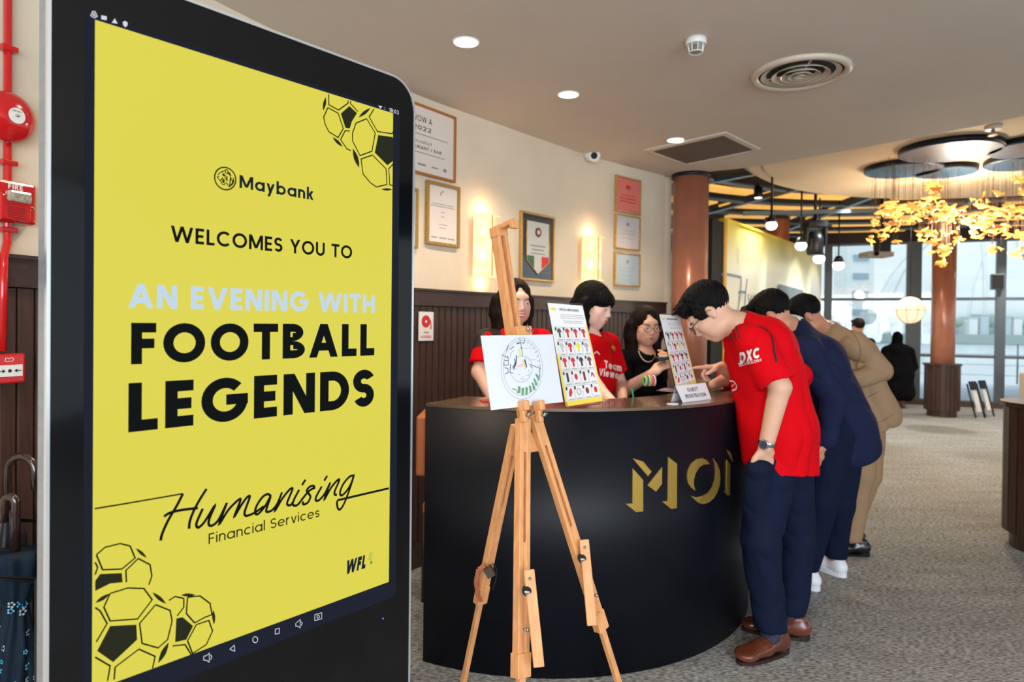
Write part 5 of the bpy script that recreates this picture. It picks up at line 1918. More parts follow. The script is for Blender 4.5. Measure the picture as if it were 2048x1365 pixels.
# booklets lying on the counter
for (px, py, rz, m, lab, w_, h_) in ((985, 803, .2, m_redink, 'red booklet lying on the counter behind the easel board', .10, .07), (1108, 806, -.5, m_redink, 'red leaflet lying on the counter beside the price list', .09, .06)):
    p = atz(px, py, QH)
    X_, Y_ = V((math.cos(rz), math.sin(rz), 0)), V((-math.sin(rz), math.cos(rz), 0))
    o = thing('booklet', lab, 'booklet', (p.x, p.y, QH))
    MB().box((p.x, p.y, QH+.002), (w_, h_, .003), (X_, Y_, UPZ)).build('cover', m, o)
    MB().box((p.x+.001, p.y, QH+.0042), (w_*.9, h_*.9, .0012), (X_, Y_, UPZ)).build('top_page', mat('red_cover', rgb(170, 30, 30), .4), o)
# pen / card slip on the counter
p = atz(1345, 809, QH)
tag(MB().box((p.x, p.y, QH+.0015), (.045, .012, .003)).build('paper_slip', m_paper), 'small white slip of paper before the guest sign', 'paper')
# iced drink cup with green straw on the inner desk
p = at(1278, 808, 3.05)
cz = 0.836
cu = thing('drink_cup', 'clear plastic cup with green straw behind the counter', 'cup', (p.x, p.y, cz))
MB().lathe((p.x, p.y, cz), [(.030, 0), (.042, .15)], n=24, caps=False).build('cup_wall', m_acryl, cu)
MB().lathe((p.x, p.y, cz+.002), [(.028, 0), (.036, .09)], n=24).build('iced_drink', mat('milky_drink', rgb(196, 184, 176), .3), cu)
MB().lathe((p.x, p.y, cz+.15), [(.044, 0), (.044, .006), (.02, .022), (.01, .024)], n=24).build('dome_lid', m_acryl, cu)
MB().cyl((p.x+.01, p.y, cz+.02), (p.x-.035, p.y-.01, cz+.27), .0045, n=8).build('straw', mat('green_straw', rgb(20, 120, 80), .4), cu)
# wristband rolls
wb = thing('wristband_roll', 'row of colourful wristband rolls beside the seated woman in black', 'wristbands', at(1297, 772, 3.1))
p = at(1288, 762, 3.1)
for k, cl_ in enumerate(((150, 200, 110), (50, 120, 150), (226, 206, 110), (240, 150, 80), (220, 80, 120), (225, 225, 230))):
    MB().lathe(p+V((k*.0085, .002*k, 0)), [(.017, 0), (.026, 0), (.026, .0075), (.017, .0075)], axis=V((1, .2, 0)), n=24, caps=False).build('wristband', mat('band_%d' % k, rgb(*cl_), .5), wb)
# tray/low ledge carrying the rolls
p = at(1325, 790, 3.0)
tr_ = thing('desk_tray', 'dark curved document tray with brown rim behind the counter', 'tray', (p.x, p.y, .93))
MB().box((p.x, p.y, .945), (.36, .16, .012), bev=.004).build('tray_base', m_inner, tr_)
MB().box((p.x, p.y-.08, .955), (.36, .008, .03), bev=.002).build('tray_rim', MATS['brass_edge'], tr_)
for sx_ in (-.17, .17):
    MB().box((p.x+sx_, p.y, .885), (.02, .12, .11), bev=.002).build('tray_support', m_inner, tr_)
MB().box((p.x+.02, p.y, .954), (.2, .11, .004)).build('papers', m_paper, tr_)
# tan chair just behind the counter's far end
cx0, cy0 = -.475, 3.47
chx = thing('tan_chair', 'tan leather chair almost hidden behind the counter end', 'chair', (cx0, cy0, 0))
m_tan = mat('tan_upholstery', rgb(206, 120, 72), .4)
MB().box((cx0+.03, cy0, .78), (.05, .34, .30), bev=.02).build('backrest', m_tan, chx)
MB().box((cx0+.18, cy0, .47), (.28, .34, .06), bev=.02).build('seat', m_tan, chx)
for a in (.05, .30):
    for b in (-.15, .15):
        MB().cyl((cx0+a, cy0+b, 0), (cx0+a, cy0+b, .45), .014, n=8).build('leg', m_inner, chx)

# ------------------------------------------------------------ far right: table with cloth, stools by the window
p = atz(2040, 835, 0)
tb = thing('cloth_covered_table', 'table under a pale cloth by the windows at the picture edge', 'table', (p.x+.4, p.y+.3, 0))
c = V((8.25, 9.6, 0))
tb.location = c
ROOT[tb.name] = c
m_cloth = mat('pale_cloth', rgb(206, 190, 178), .8)
MB().box(c+V((0, 0, .37)), (1.3, .8, .74), bev=.03).build('cloth', m_cloth, tb)
for k in range(9):
    MB().cyl(c+V((-.6+k*.15, -.405, .02)), c+V((-.6+k*.15, -.40, .7)), .018, n=8).build('cloth_fold', m_cloth, tb)
pb = c+V((-.35, -.1, .75))
bx = thing('amber_box', 'small amber box on the pale cloth table', 'box', pb)
MB().box(pb+V((0, 0, .08)), (.14, .12, .15), bev=.01).build('box_body', mat('amber_card', rgb(224, 168, 96), .5), bx)
MB().box(pb+V((0, 0, .16)), (.15, .13, .02), bev=.004).build('lid', mat('amber_card_lid', rgb(200, 146, 80), .5), bx)
for k, (px, py) in enumerate(((1955, 800), (1974, 792))):
    p = at(px, py, 10.3+.2*k)
    o = thing('folded_chair', ['black and white folded chair leaning by the window, outer one', 'black and white folded chair leaning by the window post, inner one'][k], 'chair', (p.x, p.y, 0), 'folded chairs by the window')
    for sx_ in (-.07, .07):
        MB().beam((p.x+sx_+.05, p.y, 0.0), (p.x+sx_-.03, p.y+.1, .52), .02, .02).build('leg', m_darkmetal, o)
    MB().beam((p.x+.02, p.y-.02, .10), (p.x-.02, p.y+.05, .42), .11, .02).build('seat', m_white, o)
    MB().beam((p.x-.02, p.y+.04, .43), (p.x-.035, p.y+.08, .56), .15, .02).build('backrest', m_darkmetal, o)
# ------------------------------------------------------------ figures: smooth blended surfaces sampled on a grid
def npv(p):
    return np.array((p[0], p[1], p[2]), dtype=np.float32)


class Shape:
    """list of blended volumes -> one continuous mesh"""

    def __init__(s):
        s.ops = []
        s.fold = None

    def cap(s, a, b, ra, rb, k=.02, op='u'):
        a, b = npv(a), npv(b)
        lo, hi = np.minimum(a, b)-max(ra, rb), np.maximum(a, b)+max(ra, rb)

        def f(p):
            ab = b-a
            h = np.clip(((p-a)@ab)/max(1e-9, ab@ab), 0, 1)
            return np.linalg.norm(p-a-h[:, None]*ab, axis=1)-(ra+(rb-ra)*h)
        s.ops.append((op, f, k, lo, hi))
        return s

    def ecap(s, a, b, r0, r1, side, k=.02, op='u'):
        a, b, sd = npv(a), npv(b), npv(side)
        ab = b-a
        L = np.linalg.norm(ab)
        t = ab/L
        sd = sd-t*(sd@t)
        sd /= np.linalg.norm(sd)
        q = np.cross(t, sd)
        m = max(r0+r1)

        def f(p):
            h = np.clip(((p-a)@ab)/(L*L), 0, 1)
            d = p-a-h[:, None]*ab
            rs, rf = r0[0]+(r1[0]-r0[0])*h, r0[1]+(r1[1]-r0[1])*h
            rm = np.minimum(rs, rf)
            return (np.sqrt(((d@sd)/rs)**2+((d@q)/rf)**2+((d@t)/rm)**2)-1)*rm
        s.ops.append((op, f, k, np.minimum(a, b)-m, np.maximum(a, b)+m))
        return s

    def ell(s, c, r, ax=None, k=.02, op='u'):
        c, r = npv(c), np.array(r, dtype=np.float32)
        M = np.array([npv(v) for v in ax]).T if ax else np.eye(3, dtype=np.float32)
        m = float(max(r))

        def f(p):
            q = (p-c)@M
            k0 = np.linalg.norm(q/r, axis=1)
            k1 = np.linalg.norm(q/(r*r), axis=1)
            return k0*(k0-1)/np.maximum(k1, 1e-6)
        s.ops.append((op, f, k, c-m, c+m))
        return s

    def cut(s, pt, nrm, k=.007):
        """keep what lies behind the plane (pt, outward nrm)"""
        pt, nrm = npv(pt), npv(V(nrm).normalized())
        s.ops.append(('i', lambda p: (p-pt)@nrm, k, None, None))
        return s

    def grow(s, o):
        s.ops.append(('g', o, 0, None, None))
        return s

    def __call__(s, p, margin=.08):
        acc = np.full(len(p), 1.0, dtype=np.float32)
        for op, f, k, lo, hi in s.ops:
            if op == 'g':
                acc = acc-f
                continue
            if lo is not None:
                m = np.all((p > lo-margin) & (p < hi+margin), axis=1)
                if not m.any():
                    continue
                d, a = f(p[m]), acc[m]
            else:
                m = slice(None)
                d, a = f(p), acc
            if op == 'u':
                h = np.clip(.5+.5*(a-d)/k, 0, 1)
                acc[m] = a*(1-h)+d*h-k*h*(1-h)
            elif op == 's':
                h = np.clip(.5-.5*(a+d)/k, 0, 1)
                acc[m] = a*(1-h)-d*h+k*h*(1-h)
            else:
                h = np.clip(.5-.5*(a-d)/k, 0, 1)
                acc[m] = a*(1-h)+d*h+k*h*(1-h)
        if s.fold is not None:
            acc = acc+s.fold(p)
        return acc

    def bounds(s):
        lo = np.min([o[3] for o in s.ops if o[0] == 'u'], axis=0)
        hi = np.max([o[4] for o in s.ops if o[0] == 'u'], axis=0)
        g = sum(o[1] for o in s.ops if o[0] == 'g')
        return lo-g, hi+g

    def mesh(s, h=.008, B=6):
        lo, hi = s.bounds()
        lo = lo-2.5*h
        hi = hi+2.5*h
        nb = np.ceil((hi-lo)/(B*h)).astype(int)
        ii = np.stack(np.meshgrid(*[np.arange(n) for n in nb], indexing='ij'), -1).reshape(-1, 3)
        cen = (lo+(ii+.5)*B*h).astype(np.float32)
        dc = s(cen, margin=.25)
        N = nb*B
        D = np.empty((nb[0], B, nb[1], B, nb[2], B), dtype=np.float32)
        D[:] = dc.reshape(nb)[:, None, :, None, :, None]
        act = np.abs(dc) < B*h*1.3+.012
        ai = ii[act]
        loc = (np.stack(np.meshgrid(np.arange(B), np.arange(B), np.arange(B), indexing='ij'), -1).reshape(-1, 3)+.5)*h
        for st in range(0, len(ai), 1500):
            b_ = ai[st:st+1500]
            pts = (lo+b_[:, None, :]*(B*h)+loc[None]).reshape(-1, 3).astype(np.float32)
            D[b_[:, 0], :, b_[:, 1], :, b_[:, 2], :] = s(pts).reshape(len(b_), B, B, B)
        D = D.reshape(N)
        org = lo+.5*h
        inside = D < 0
        c = np.zeros(tuple(np.array(N)-1), dtype=np.uint8)
        for dx in (0, 1):
            for dy in (0, 1):
                for dz_ in (0, 1):
                    c += inside[dx:N[0]-1+dx, dy:N[1]-1+dy, dz_:N[2]-1+dz_]
        cells = np.argwhere((c > 0) & (c < 8))
        idx = np.full(c.shape, -1, dtype=np.int32)
        idx[cells[:, 0], cells[:, 1], cells[:, 2]] = np.arange(len(cells))
        acc = np.zeros((len(cells), 3), dtype=np.float64)
        cnt = np.zeros(len(cells))
        for ax in range(3):
            for u in (0, 1):
                for v in (0, 1):
                    o = np.zeros(3, dtype=int)
                    o[(ax+1) % 3], o[(ax+2) % 3] = u, v
                    a = cells+o
                    b = a.copy()
                    b[:, ax] += 1
                    da, db = D[a[:, 0], a[:, 1], a[:, 2]], D[b[:, 0], b[:, 1], b[:, 2]]
                    m = (da < 0) != (db < 0)
                    t = np.clip(da[m]/(da[m]-db[m]), 0, 1)
                    P_ = a[m].astype(np.float64)
                    P_[:, ax] += t
                    acc[m] += P_
                    cnt[m] += 1
        vs = org+(acc/cnt[:, None])*h
        faces = []
        for ax in range(3):
            sl0 = [slice(0, n-1) if k == ax else slice(1, n-1) for k, n in enumerate(N)]
            sl1 = [slice(1, n) if k == ax else slice(1, n-1) for k, n in enumerate(N)]
            e = np.argwhere(inside[tuple(sl0)] != inside[tuple(sl1)])
            off = np.array([0 if k == ax else 1 for k in range(3)])
            e = e+off
            a_, b_ = (ax+1) % 3, (ax+2) % 3
            q = []
            for (u, v) in ((-1, -1), (0, -1), (0, 0), (-1, 0)):
                w_ = e.copy()
                w_[:, a_] += u
                w_[:, b_] += v
                q.append(idx[w_[:, 0], w_[:, 1], w_[:, 2]])
            q = np.stack(q, 1)
            fl_ = ~inside[e[:, 0], e[:, 1], e[:, 2]]
            q[fl_] = q[fl_][:, ::-1]
            faces.append(q)
        F = np.concatenate(faces)
        F = F[(F >= 0).all(1)]
        # one gentle relaxation pass
        n_ = np.maximum(np.bincount(F.ravel(), minlength=len(vs)), 1)[:, None]
        for it in range(2):
            A = np.zeros_like(vs)
            for k in range(4):
                for ax in range(3):
                    A[:, ax] += np.bincount(F[:, k], weights=vs[F[:, (k+1) % 4], ax], minlength=len(vs))
            vs = vs*.55+A/n_*.45
        return vs, F

    def build(s, name, m, parent, h=.008, **kw):
        vs, F = s.mesh(h)
        off = np.array(ROOT[parent.name])
        me = bpy.data.meshes.new(name)
        w_ = (vs-off).astype(np.float32)
        me.vertices.add(len(w_))
        me.vertices.foreach_set('co', w_.ravel())
        me.loops.add(len(F)*4)
        me.loops.foreach_set('vertex_index', F.astype(np.int32).ravel())
        me.polygons.add(len(F))
        me.polygons.foreach_set('loop_start', np.arange(0, len(F)*4, 4, dtype=np.int32))
        me.polygons.foreach_set('use_smooth', np.ones(len(F), dtype=bool))
        me.update(calc_edges=True)
        me.validate()
        me.materials.append(m)
        o = bpy.data.objects.new(name, me)
        COL.objects.link(o)
        o.parent = parent
        ROOT[o.name] = V(off)
        for k, v in kw.items():
            o[k] = v
        o_bvh[o.name] = BVHTree.FromPolygons([tuple(v) for v in vs.tolist()], [tuple(f) for f in F.tolist()])
        return o


o_bvh = {}


def folds(amp, sc=1.0, seed=0, dirv=(0, 0, 1), aniso=.45):
    r = np.random.RandomState(seed)
    W = r.normal(size=(5, 3))*9*sc
    d = npv(V(dirv).normalized())
    W = W-np.outer(W@d, d)*(1-aniso)
    ph = r.uniform(0, 6.28, 5)
    W2 = r.normal(size=(2, 3))*5*sc

    def f(p):
        w_ = np.sin(p@W2[0])*1.2+np.sin(p@W2[1]+1)*1.2
        t = 0
        for k in range(5):
            t = t+np.sin(p@W[k]*(1+.35*k)+ph[k]+w_)*(1/(1+.5*k))
        t = t/2.2
        return (amp*(1-2*np.sqrt(np.abs(np.clip(t, -1, 1))))).astype(np.float32)
    return f


class Head:
    def __init__(s, o, f, u, sc=1.0, fem=False, smile=False, lids=0.0):
        s.o = V(o)
        s.Y = -V(f).normalized()
        z = V(u)
        z = (z-s.Y*z.dot(s.Y)).normalized()
        s.Z = z
        s.X = s.Y.cross(s.Z)
        s.sc, s.fem, s.smile, s.lids = sc, fem, smile, lids
        s.ax = (s.X, s.Y, s.Z)

    def p(s, x, y, z):
        k = s.sc
        return s.o+s.X*(x*k)+s.Y*(y*k)+s.Z*(z*k)

    def r(s, *a):
        return [v*s.sc for v in a]

    def skin(s, S):
        e = lambda c, r, k=.02, op='u': S.ell(s.p(*c), s.r(*r), s.ax, k, op)
        jw = .9 if s.fem else 1.0
        e((0, .020, .035), (.073, .092, .085))
        e((0, -.020, -.030), (.060*jw+.002, .072, .082), .03)
        e((0, -.056, -.088), (.024*jw, .026, .022), .028)
        for x in (-1, 1):
            e((x*.036, -.050, -.022), (.028, .028, .030), .022)
            e((x*.040, -.02, -.065), (.026*jw, .04, .028), .03)
        e((0, -.072, .036), (.046, .020, .022), .016)
        for x in (-1, 1):
            e((x*.032, -.104, .004), (.021, .018, .012), .012, 's')
            e((x*.032, -.078, .003), (.0185, .0125, .0125), .004)
        S.cap(s.p(0, -.086, .014), s.p(0, -.106, -.026), .006*s.sc, .0095*s.sc, .010)
        for x in (-1, 1):
            e((x*.0115, -.096, -.032), (.0078, .010, .0068), .006)
        e((0, -.080, -.058), (.028, .016, .020), .012)
        e((0, -.094, -.054), (.020, .006, .0045), .004)
        e((0, -.093, -.065), (.017, .007, .0055), .004)
        e((0, -.104, -.0595), (.020, .008, .0012), .003, 's')
        for x in (-1, 1):
            ax = s.ax
            e((x*.074, .014, -.004), (.009, .019, .030), .006)
            e((x*.085, .008, .002), (.007, .010, .017), .004, 's')
            e((x*.073, .010, -.030), (.006, .008, .009), .006)
        return S

    def features(s, par, brow, iris=None, lipcol=(196, 110, 104), lip=True, teeth=False):
        mi = mat('dark_iris', rgb(28, 18, 14), .15, coat=.6)
        mw = mat('eye_white', rgb(226, 220, 214), .3)
        ml = mat('lips_%d_%d_%d' % lipcol, rgb(*lipcol), .35)
        for x in (-1, 1):
            ez_ = .003-s.lids*.004
            ey = MB().ell(s.p(x*.032, -.0885, ez_), s.r(.0130, .0040, .0050*(1-s.lids*.55)), s.ax, 14, 10).build('eye', mw, par)
            MB().ell(s.p(x*.032, -.0905, ez_), s.r(.0056, .0026, .0048*(1-s.lids*.55)), s.ax, 12, 8).build('iris', mi, ey)
            MB().tube([s.p(x*.018, -.0885, ez_+.001), s.p(x*.025, -.0925, ez_+.0052*(1-s.lids*.6)), s.p(x*.034, -.0925, ez_+.0058*(1-s.lids*.6)), s.p(x*.0455, -.0855, ez_+.001)], .0011*s.sc, 5).build('eyelashes', mi, ey)
            MB().tube([s.p(x*.014, -.0905, .021), s.p(x*.026, -.0925, .0265), s.p(x*.038, -.0885, .027), s.p(x*.052, -.073, .021)], [.0014, .0026, .0024, .001], 6).build('eyebrow', brow, par)
        if lip:
            if teeth:
                MB().ell(s.p(0, -.094, -.060), s.r(.021, .0075, .0055), s.ax, 16, 8).build('teeth', mat('teeth', rgb(236, 230, 224), .3), par)
                MB().tube([s.p(a*.0255, -.0985+.012*abs(a)**2, -.0545+.005*a*a) for a in (-1, -.6, -.2, .2, .6, 1)], [.0012, .003, .0033, .0033, .003, .0012], 8).build('upper_lip', ml, par)
                MB().tube([s.p(a*.0245, -.098+.012*abs(a)**2, -.0685+.013*a*a) for a in (-1, -.6, -.2, .2, .6, 1)], [.0012, .0032, .004, .004, .0032, .0012], 8).build('lower_lip', ml, par)
            else:
                MB().tube([s.p(a*.020, -.0985+.009*abs(a)**2, -.0555-.002*a*a) for a in (-1, -.6, -.2, .2, .6, 1)], [.001, .0026, .0030, .0030, .0026, .001], 8).build('upper_lip', ml, par)
                MB().tube([s.p(a*.019, -.0975+.009*abs(a)**2, -.0640+.004*a*a) for a in (-1, -.6, -.2, .2, .6, 1)], [.001, .003, .0038, .0038, .003, .001], 8).build('lower_lip', ml, par)

    def glasses(s, par, m, rx=.023, rz=.018):
        for x in (-1, 1):
            c = (x*.031, -.108, .000)
            MB().tube([s.p(c[0]+rx*math.cos(a), c[1]+.004*abs(math.cos(a)), c[2]+rz*math.sin(a)) for a in [2*PI*k/24 for k in range(24)]], .0017*s.sc, 6, closed=True).build('glasses_rim', m, par)
            MB().tube([s.p(x*.054, -.103, .006), s.p(x*.072, -.075, .010), s.p(x*.081, .010, .010), s.p(x*.080, .022, .0)], .0017*s.sc, 6).build('glasses_temple', m, par)
        MB().tube([s.p(-.009, -.109, .003), s.p(0, -.112, .006), s.p(.009, -.109, .003)], .0012*s.sc, 6).build('glasses_bridge', m, par)

    def hair_short(s, par, m, h=.005, vol=1.0, seed=1, fringe=.0, sides=1.0, name='hair'):
        S = Shape()
        e = lambda c, r, k=.02, op='u': S.ell(s.p(*c), s.r(*r), s.ax, k, op)
        e((0, .026, .048), (.0815, .1, .090))
        e((0, .0, .100), (.060*vol, .085, .036*vol), .03)
        e((0, -.055, .092), (.052, .046, .030*vol), .02)
        for x in (-1, 1):
            e((x*.070, -.012, .030), (.012, .040, .042), .015)
        r = random.Random(seed)
        for k in range(26):
            a, b = r.uniform(-.062, .062), r.uniform(-.09, .07)
            zz = .125-abs(a)*.35-max(0, b)*.25
            S.cap(s.p(a, b, zz-.01), s.p(a+r.uniform(-.02, .02), b-.028, zz+r.uniform(-.004, .012)*vol), .012*s.sc, .005*s.sc, .008)
        for k in range(14):
            a = -.06+.12*k/13+r.uniform(-.006, .006)
            S.cap(s.p(a, -.055, .105), s.p(a+r.uniform(-.012, .012), -.098+abs(a)*.35, .076-fringe+r.uniform(-.012, .01)), .012*s.sc, .0045*s.sc, .007)
        e((0, -.106, -.020), (.078, .085, .088), .006, 's')
        for x in (-1, 1):
            e((x*.088, .014, -.012), (.028, .028, .042), .005, 's')
            e((x*.080, -.035, -.045), (.022, .045, .045), .008, 's')
        S.ell(s.p(0, .03, -.105), s.r(.12, .14, .058), s.ax, .012, 's')
        W = np.array([npv(s.X), npv(s.Z)])

        def fz(p):
            a = (p-npv(s.o))@W[0]
            b = (p-npv(s.o))@npv(s.Y)
            c = (p-npv(s.o))@W[1]
            return (.0020*np.sin(a*520+7*np.sin(b*31+c*17)+4*np.sin(c*43))+.0016*np.sin(a*210+c*170+5*np.sin(b*47))+.0012*np.sin(a*800-c*300+3*np.sin(b*80))).astype(np.float32)
        S.fold = fz
        return S.build(name, m, par, h)

    def hair_long(s, par, m, length=.3, bangs=True, h=.005, back=V((0, 0, -1)), spread=.0, part=0.0, front=False, yb=0.0):
        """long straight hair falling along 'back'"""
        S = Shape()
        e = lambda c, r, k=.02, op='u': S.ell(s.p(*c), s.r(*r), s.ax, k, op)
        e((0, .024, .044), (.085, .104, .092))
        if bangs:
            e((0, -.050, .045), (.070, .056, .050), .02)
        dn = V(back).normalized()
        for x in (-1, 1):
            a = s.p(x*.070, .010+yb, .010)
            b = s.p(x*(.078+spread*.3), .020+yb, -.07)
            c = b+dn*(length*.55)+s.X*(x*spread)
            d = c+dn*(length*.45)
            S.ecap(a, b, (.030, .050), (.032, .050), s.Y, .02)
            S.ecap(b, c, (.050, .030), (.050, .030), s.Y, .02)
            S.ecap(c, d, (.050, .028), (.036, .018), s.Y, .02)
            if front:
                S.ecap(b+s.Y*(-.02), c+s.Y*(-.06)+dn*.03, (.022, .018), (.020, .014), s.Y, .02)
        b0 = s.p(0, .075, -.02)
        S.ecap(s.p(0, .06, .03), b0, (.07, .045), (.078, .04), s.X, .03)
        S.ecap(b0, b0+dn*length, (.080, .036), (.070, .022), s.X, .03)
        # face opening
        if bangs:
            e((0, -.118, -.045), (.056, .085, .078), .006, 's')
        else:
            e((0, -.112, -.022), (.068, .094, .100), .008, 's')
            e((part, -.10, .075), (.020, .05, .03), .02, 's')
        W = np.array([npv(s.X), npv(s.Z)])
        o_ = npv(s.o)

        def fz(p):
            a = (p-o_)@W[0]
            b = (p-o_)@npv(s.Y)
            c = (p-o_)@W[1]
            th = np.arctan2(a, b)
            return (.0016*np.sin(th*62+5*np.sin(c*14))+.0022*np.sin(th*29+3*np.sin(c*9))).astype(np.float32)
        S.fold = fz
        return S.build('hair', m, par, h)


def hand(S, wr, d, nrm, thumb, curls=(.5, .5, .5, .5), tc=.4, k=1.0, spread=.03, pinch=None):
    """palm and five fingers: d along the hand, nrm the way the palm faces, thumb the side of the thumb"""
    d = V(d).normalized()
    nrm = V(nrm)
    nrm = (nrm-d*nrm.dot(d)).normalized()
    th = d.cross(nrm)
    if th.dot(V(thumb)) < 0:
        th = -th
    S.ecap(wr-d*.01, wr+d*(.030*k), (.024*k, .017*k), (.034*k, .015*k), th, .012)
    S.ecap(wr+d*(.030*k), wr+d*(.080*k), (.034*k, .015*k), (.038*k, .012*k), th, .012)
    Ls = (.070, .078, .073, .058)
    for i in range(4):
        base = wr+d*((.086-.004*abs(i-1.2))*k)+th*((.030-.020*i)*k)
        dd = (d+th*((1.5-i)*spread)).normalized()
        c = curls[i]
        p = base-d*.012*k
        ang = 0
        r = (.0092, .0095, .0092, .0082)[i]*k
        for j, fr in enumerate((.45, .32, .26)):
            ang += c*(1.0, 1.1, .8)[j]
            v = dd*math.cos(ang)+nrm*math.sin(ang)
            q = p+v*(Ls[i]*fr*k+(.012*k if j == 0 else 0))
            S.cap(p, q, r*(1-.08*j), r*(.94-.10*j), .0035)
            p = q
    p = wr+d*(.022*k)+th*(.022*k)
    a = tc
    v1 = (d*.75+th*.75+nrm*.35*a).normalized()
    q = p+v1*(.040*k)
    S.cap(p, q, .0135*k, .0115*k, .010)
    v2 = (d*.95+th*(.40-.5*a)+nrm*.8*a).normalized()
    q2 = q+v2*(.030*k)
    S.cap(q, q2, .0110*k, .0100*k, .004)
    S.cap(q2, q2+v2*(.022*k), .0100*k, .0085*k, .004)
    return S


def shoe(par, heel, toe, m, msole, name='shoe', sneaker=False, label=None):
    """heel and toe: ground points"""
    heel, toe = V((heel[0], heel[1], 0)), V((toe[0], toe[1], 0))
    d = (toe-heel)
    L = d.length
    d.normalize()
    sd = V((-d.y, d.x, 0))
    S = Shape()
    top = .105
    S.ecap(heel+d*.035+UPZ*.045, heel+d*(L*.5)+UPZ*.042, (.036, .036), (.040, .032), sd, .02)
    S.ecap(heel+d*(L*.5)+UPZ*.040, toe-d*.040+UPZ*.036, (.043, .034), (.045, .027), sd, .02)
    S.ell(toe-d*.045+UPZ*.034, (.045, .047, .028), (sd, d, UPZ), .015)
    S.ecap(heel+d*.045+UPZ*.05, heel+d*.070+UPZ*top, (.035, .046), (.034, .044), sd, .02)
    S.cut(V((0, 0, .012)), V((0, 0, -1)))
    S.cut(heel+d*.05+UPZ*(top-.004), (UPZ-d*-.25))
    o = S.build(name, m, par, .0055)
    pts = []
    for k in range(24):
        a = 2*PI*k/24
        u = .5-.5*math.cos(a)
        w_ = .043*abs(math.sin(a))**.7*(1 if math.sin(a) > 0 else -1)*(1+.06*u)
        pts.append(heel+d*(L*u)+sd*w_)
    MB().prism(pts, (0, 0, .014 if not sneaker else .026)).build('sole', msole, o)
    if not sneaker:
        MB().prism([heel+d*(.002+.07*(.5-.5*math.cos(2*PI*k/16)))+sd*(.036*math.sin(2*PI*k/16)) for k in range(16)], (0, 0, .024)).build('heel', msole, o)
    b = o_bvh[o.name]
    for k in range(5 if not sneaker else 6):
        c = heel+d*(L*(.44+.055*k))
        pts = []
        for j in range(-3, 4):
            h_ = b.ray_cast(V((c.x, c.y, .3))+sd*(j*.006), V((0, 0, -1)))
            if h_[0]:
                pts.append(h_[0]+UPZ*.001)
        if len(pts) > 2:
            MB().tube(pts, .0018, 5).build('lace', m if not sneaker else msole, o)
    return o


def decal_px(o, polys, name, m, scl=1.0, ox=0, oy=0, off=.0022, par=None, kind='fill', wd_=.004, also=()):
    """flat print laid on a garment: outline traced over the cloth surface"""
    bs = [o_bvh[q.name] for q in ([o]+list(also))]
    mb = MB()

    def hit(x, y):
        r = ray(x, y).normalized()
        hs = [q for q in (b.ray_cast(CAM, r) for b in bs) if q[0]]
        return min(hs, key=lambda q: q[3]) if hs else (None,)

    for pts in polys:
        pts = [(ox+x/scl, oy+y/scl) for x, y in pts]
        if kind == 'line':
            P_ = spline([V(p) for p in pts], 4) if len(pts) > 2 else [V(pts[0]).lerp(V(pts[1]), t/6) for t in range(7)]
            q = []
            for p in P_:
                h_ = hit(p.x, p.y)
                if h_[0]:
                    q.append((h_[0], h_[1] if h_[1].dot(CAM-h_[0]) > 0 else -h_[1]))
            vs, fs = [], []
            for i, (c, n_) in enumerate(q):
                t = (q[min(i+1, len(q)-1)][0]-q[max(i-1, 0)][0])
                sd = t.cross(n_)
                sd = sd.normalized() if sd.length > 1e-9 else V((1, 0, 0))
                w_ = wd_ if not isinstance(wd_, tuple) else wd_[0]+(wd_[1]-wd_[0])*i/max(1, len(q)-1)
                vs += [c+n_*off+sd*(w_/2), c+n_*off-sd*(w_/2)]
            fs = [(2*i, 2*i+1, 2*i+3, 2*i+2) for i in range(len(q)-1)]
            if fs:
                mb.add(vs, fs)
        else:
            pass
    if mb.f:
        return mb.build(name, m, o)


def decal_text(o, txt, quad, m, bold=.03, shear=0.0, off=.0022, name='lettering', cuts=2, also=()):
    """lettering laid on cloth; quad: photo corners bl, br, tr, tl of the capitals' box"""
    vs, fs = text_on(txt, lambda a, b: (a, b), 0, 1, 0, 1, bold, shear)
    bm = bmesh.new()
    bv = [bm.verts.new((p[0], p[1], 0)) for p in vs]
    for f_ in fs:
        try:
            bm.faces.new([bv[i] for i in f_])
        except ValueError:
            pass
    bmesh.ops.triangulate(bm, faces=bm.faces[:])
    es = [e for e in bm.edges if e.calc_length() > .08]
    bmesh.ops.subdivide_edges(bm, edges=es, cuts=cuts, use_grid_fill=False)
    bmesh.ops.triangulate(bm, faces=bm.faces[:])
    bm.verts.index_update()
    bs = [o_bvh[q.name] for q in ([o]+list(also))]
    bl_, br, tr, tl = [V(q) for q in quad]
    out_, bad = [], set()
    for i, v in enumerate(bm.verts):
        u, w_ = v.co.x, v.co.y
        p = (bl_*(1-u)+br*u)*(1-w_)+(tl*(1-u)+tr*u)*w_
        hs = [q for q in (b.ray_cast(CAM, ray(p.x, p.y).normalized()) for b in bs) if q[0]]
        h_ = min(hs, key=lambda q: q[3]) if hs else (None,)
        if h_[0] is None:
            bad.add(i)
            out_.append(CAM)
        else:
            n_ = h_[1] if h_[1].dot(CAM-h_[0]) > 0 else -h_[1]
            out_.append(h_[0]+n_*off)
    fs = [tuple(v.index for v in f_.verts) for f_ in bm.faces if not any(v.index in bad for v in f_.verts)]
    bm.free()
    used = sorted({i for f_ in fs for i in f_})
    mp_ = {j: k for k, j in enumerate(used)}
    if fs:
        return MB().add([out_[i] for i in used], [tuple(mp_[i] for i in f_) for f_ in fs]).build(name, m, o)


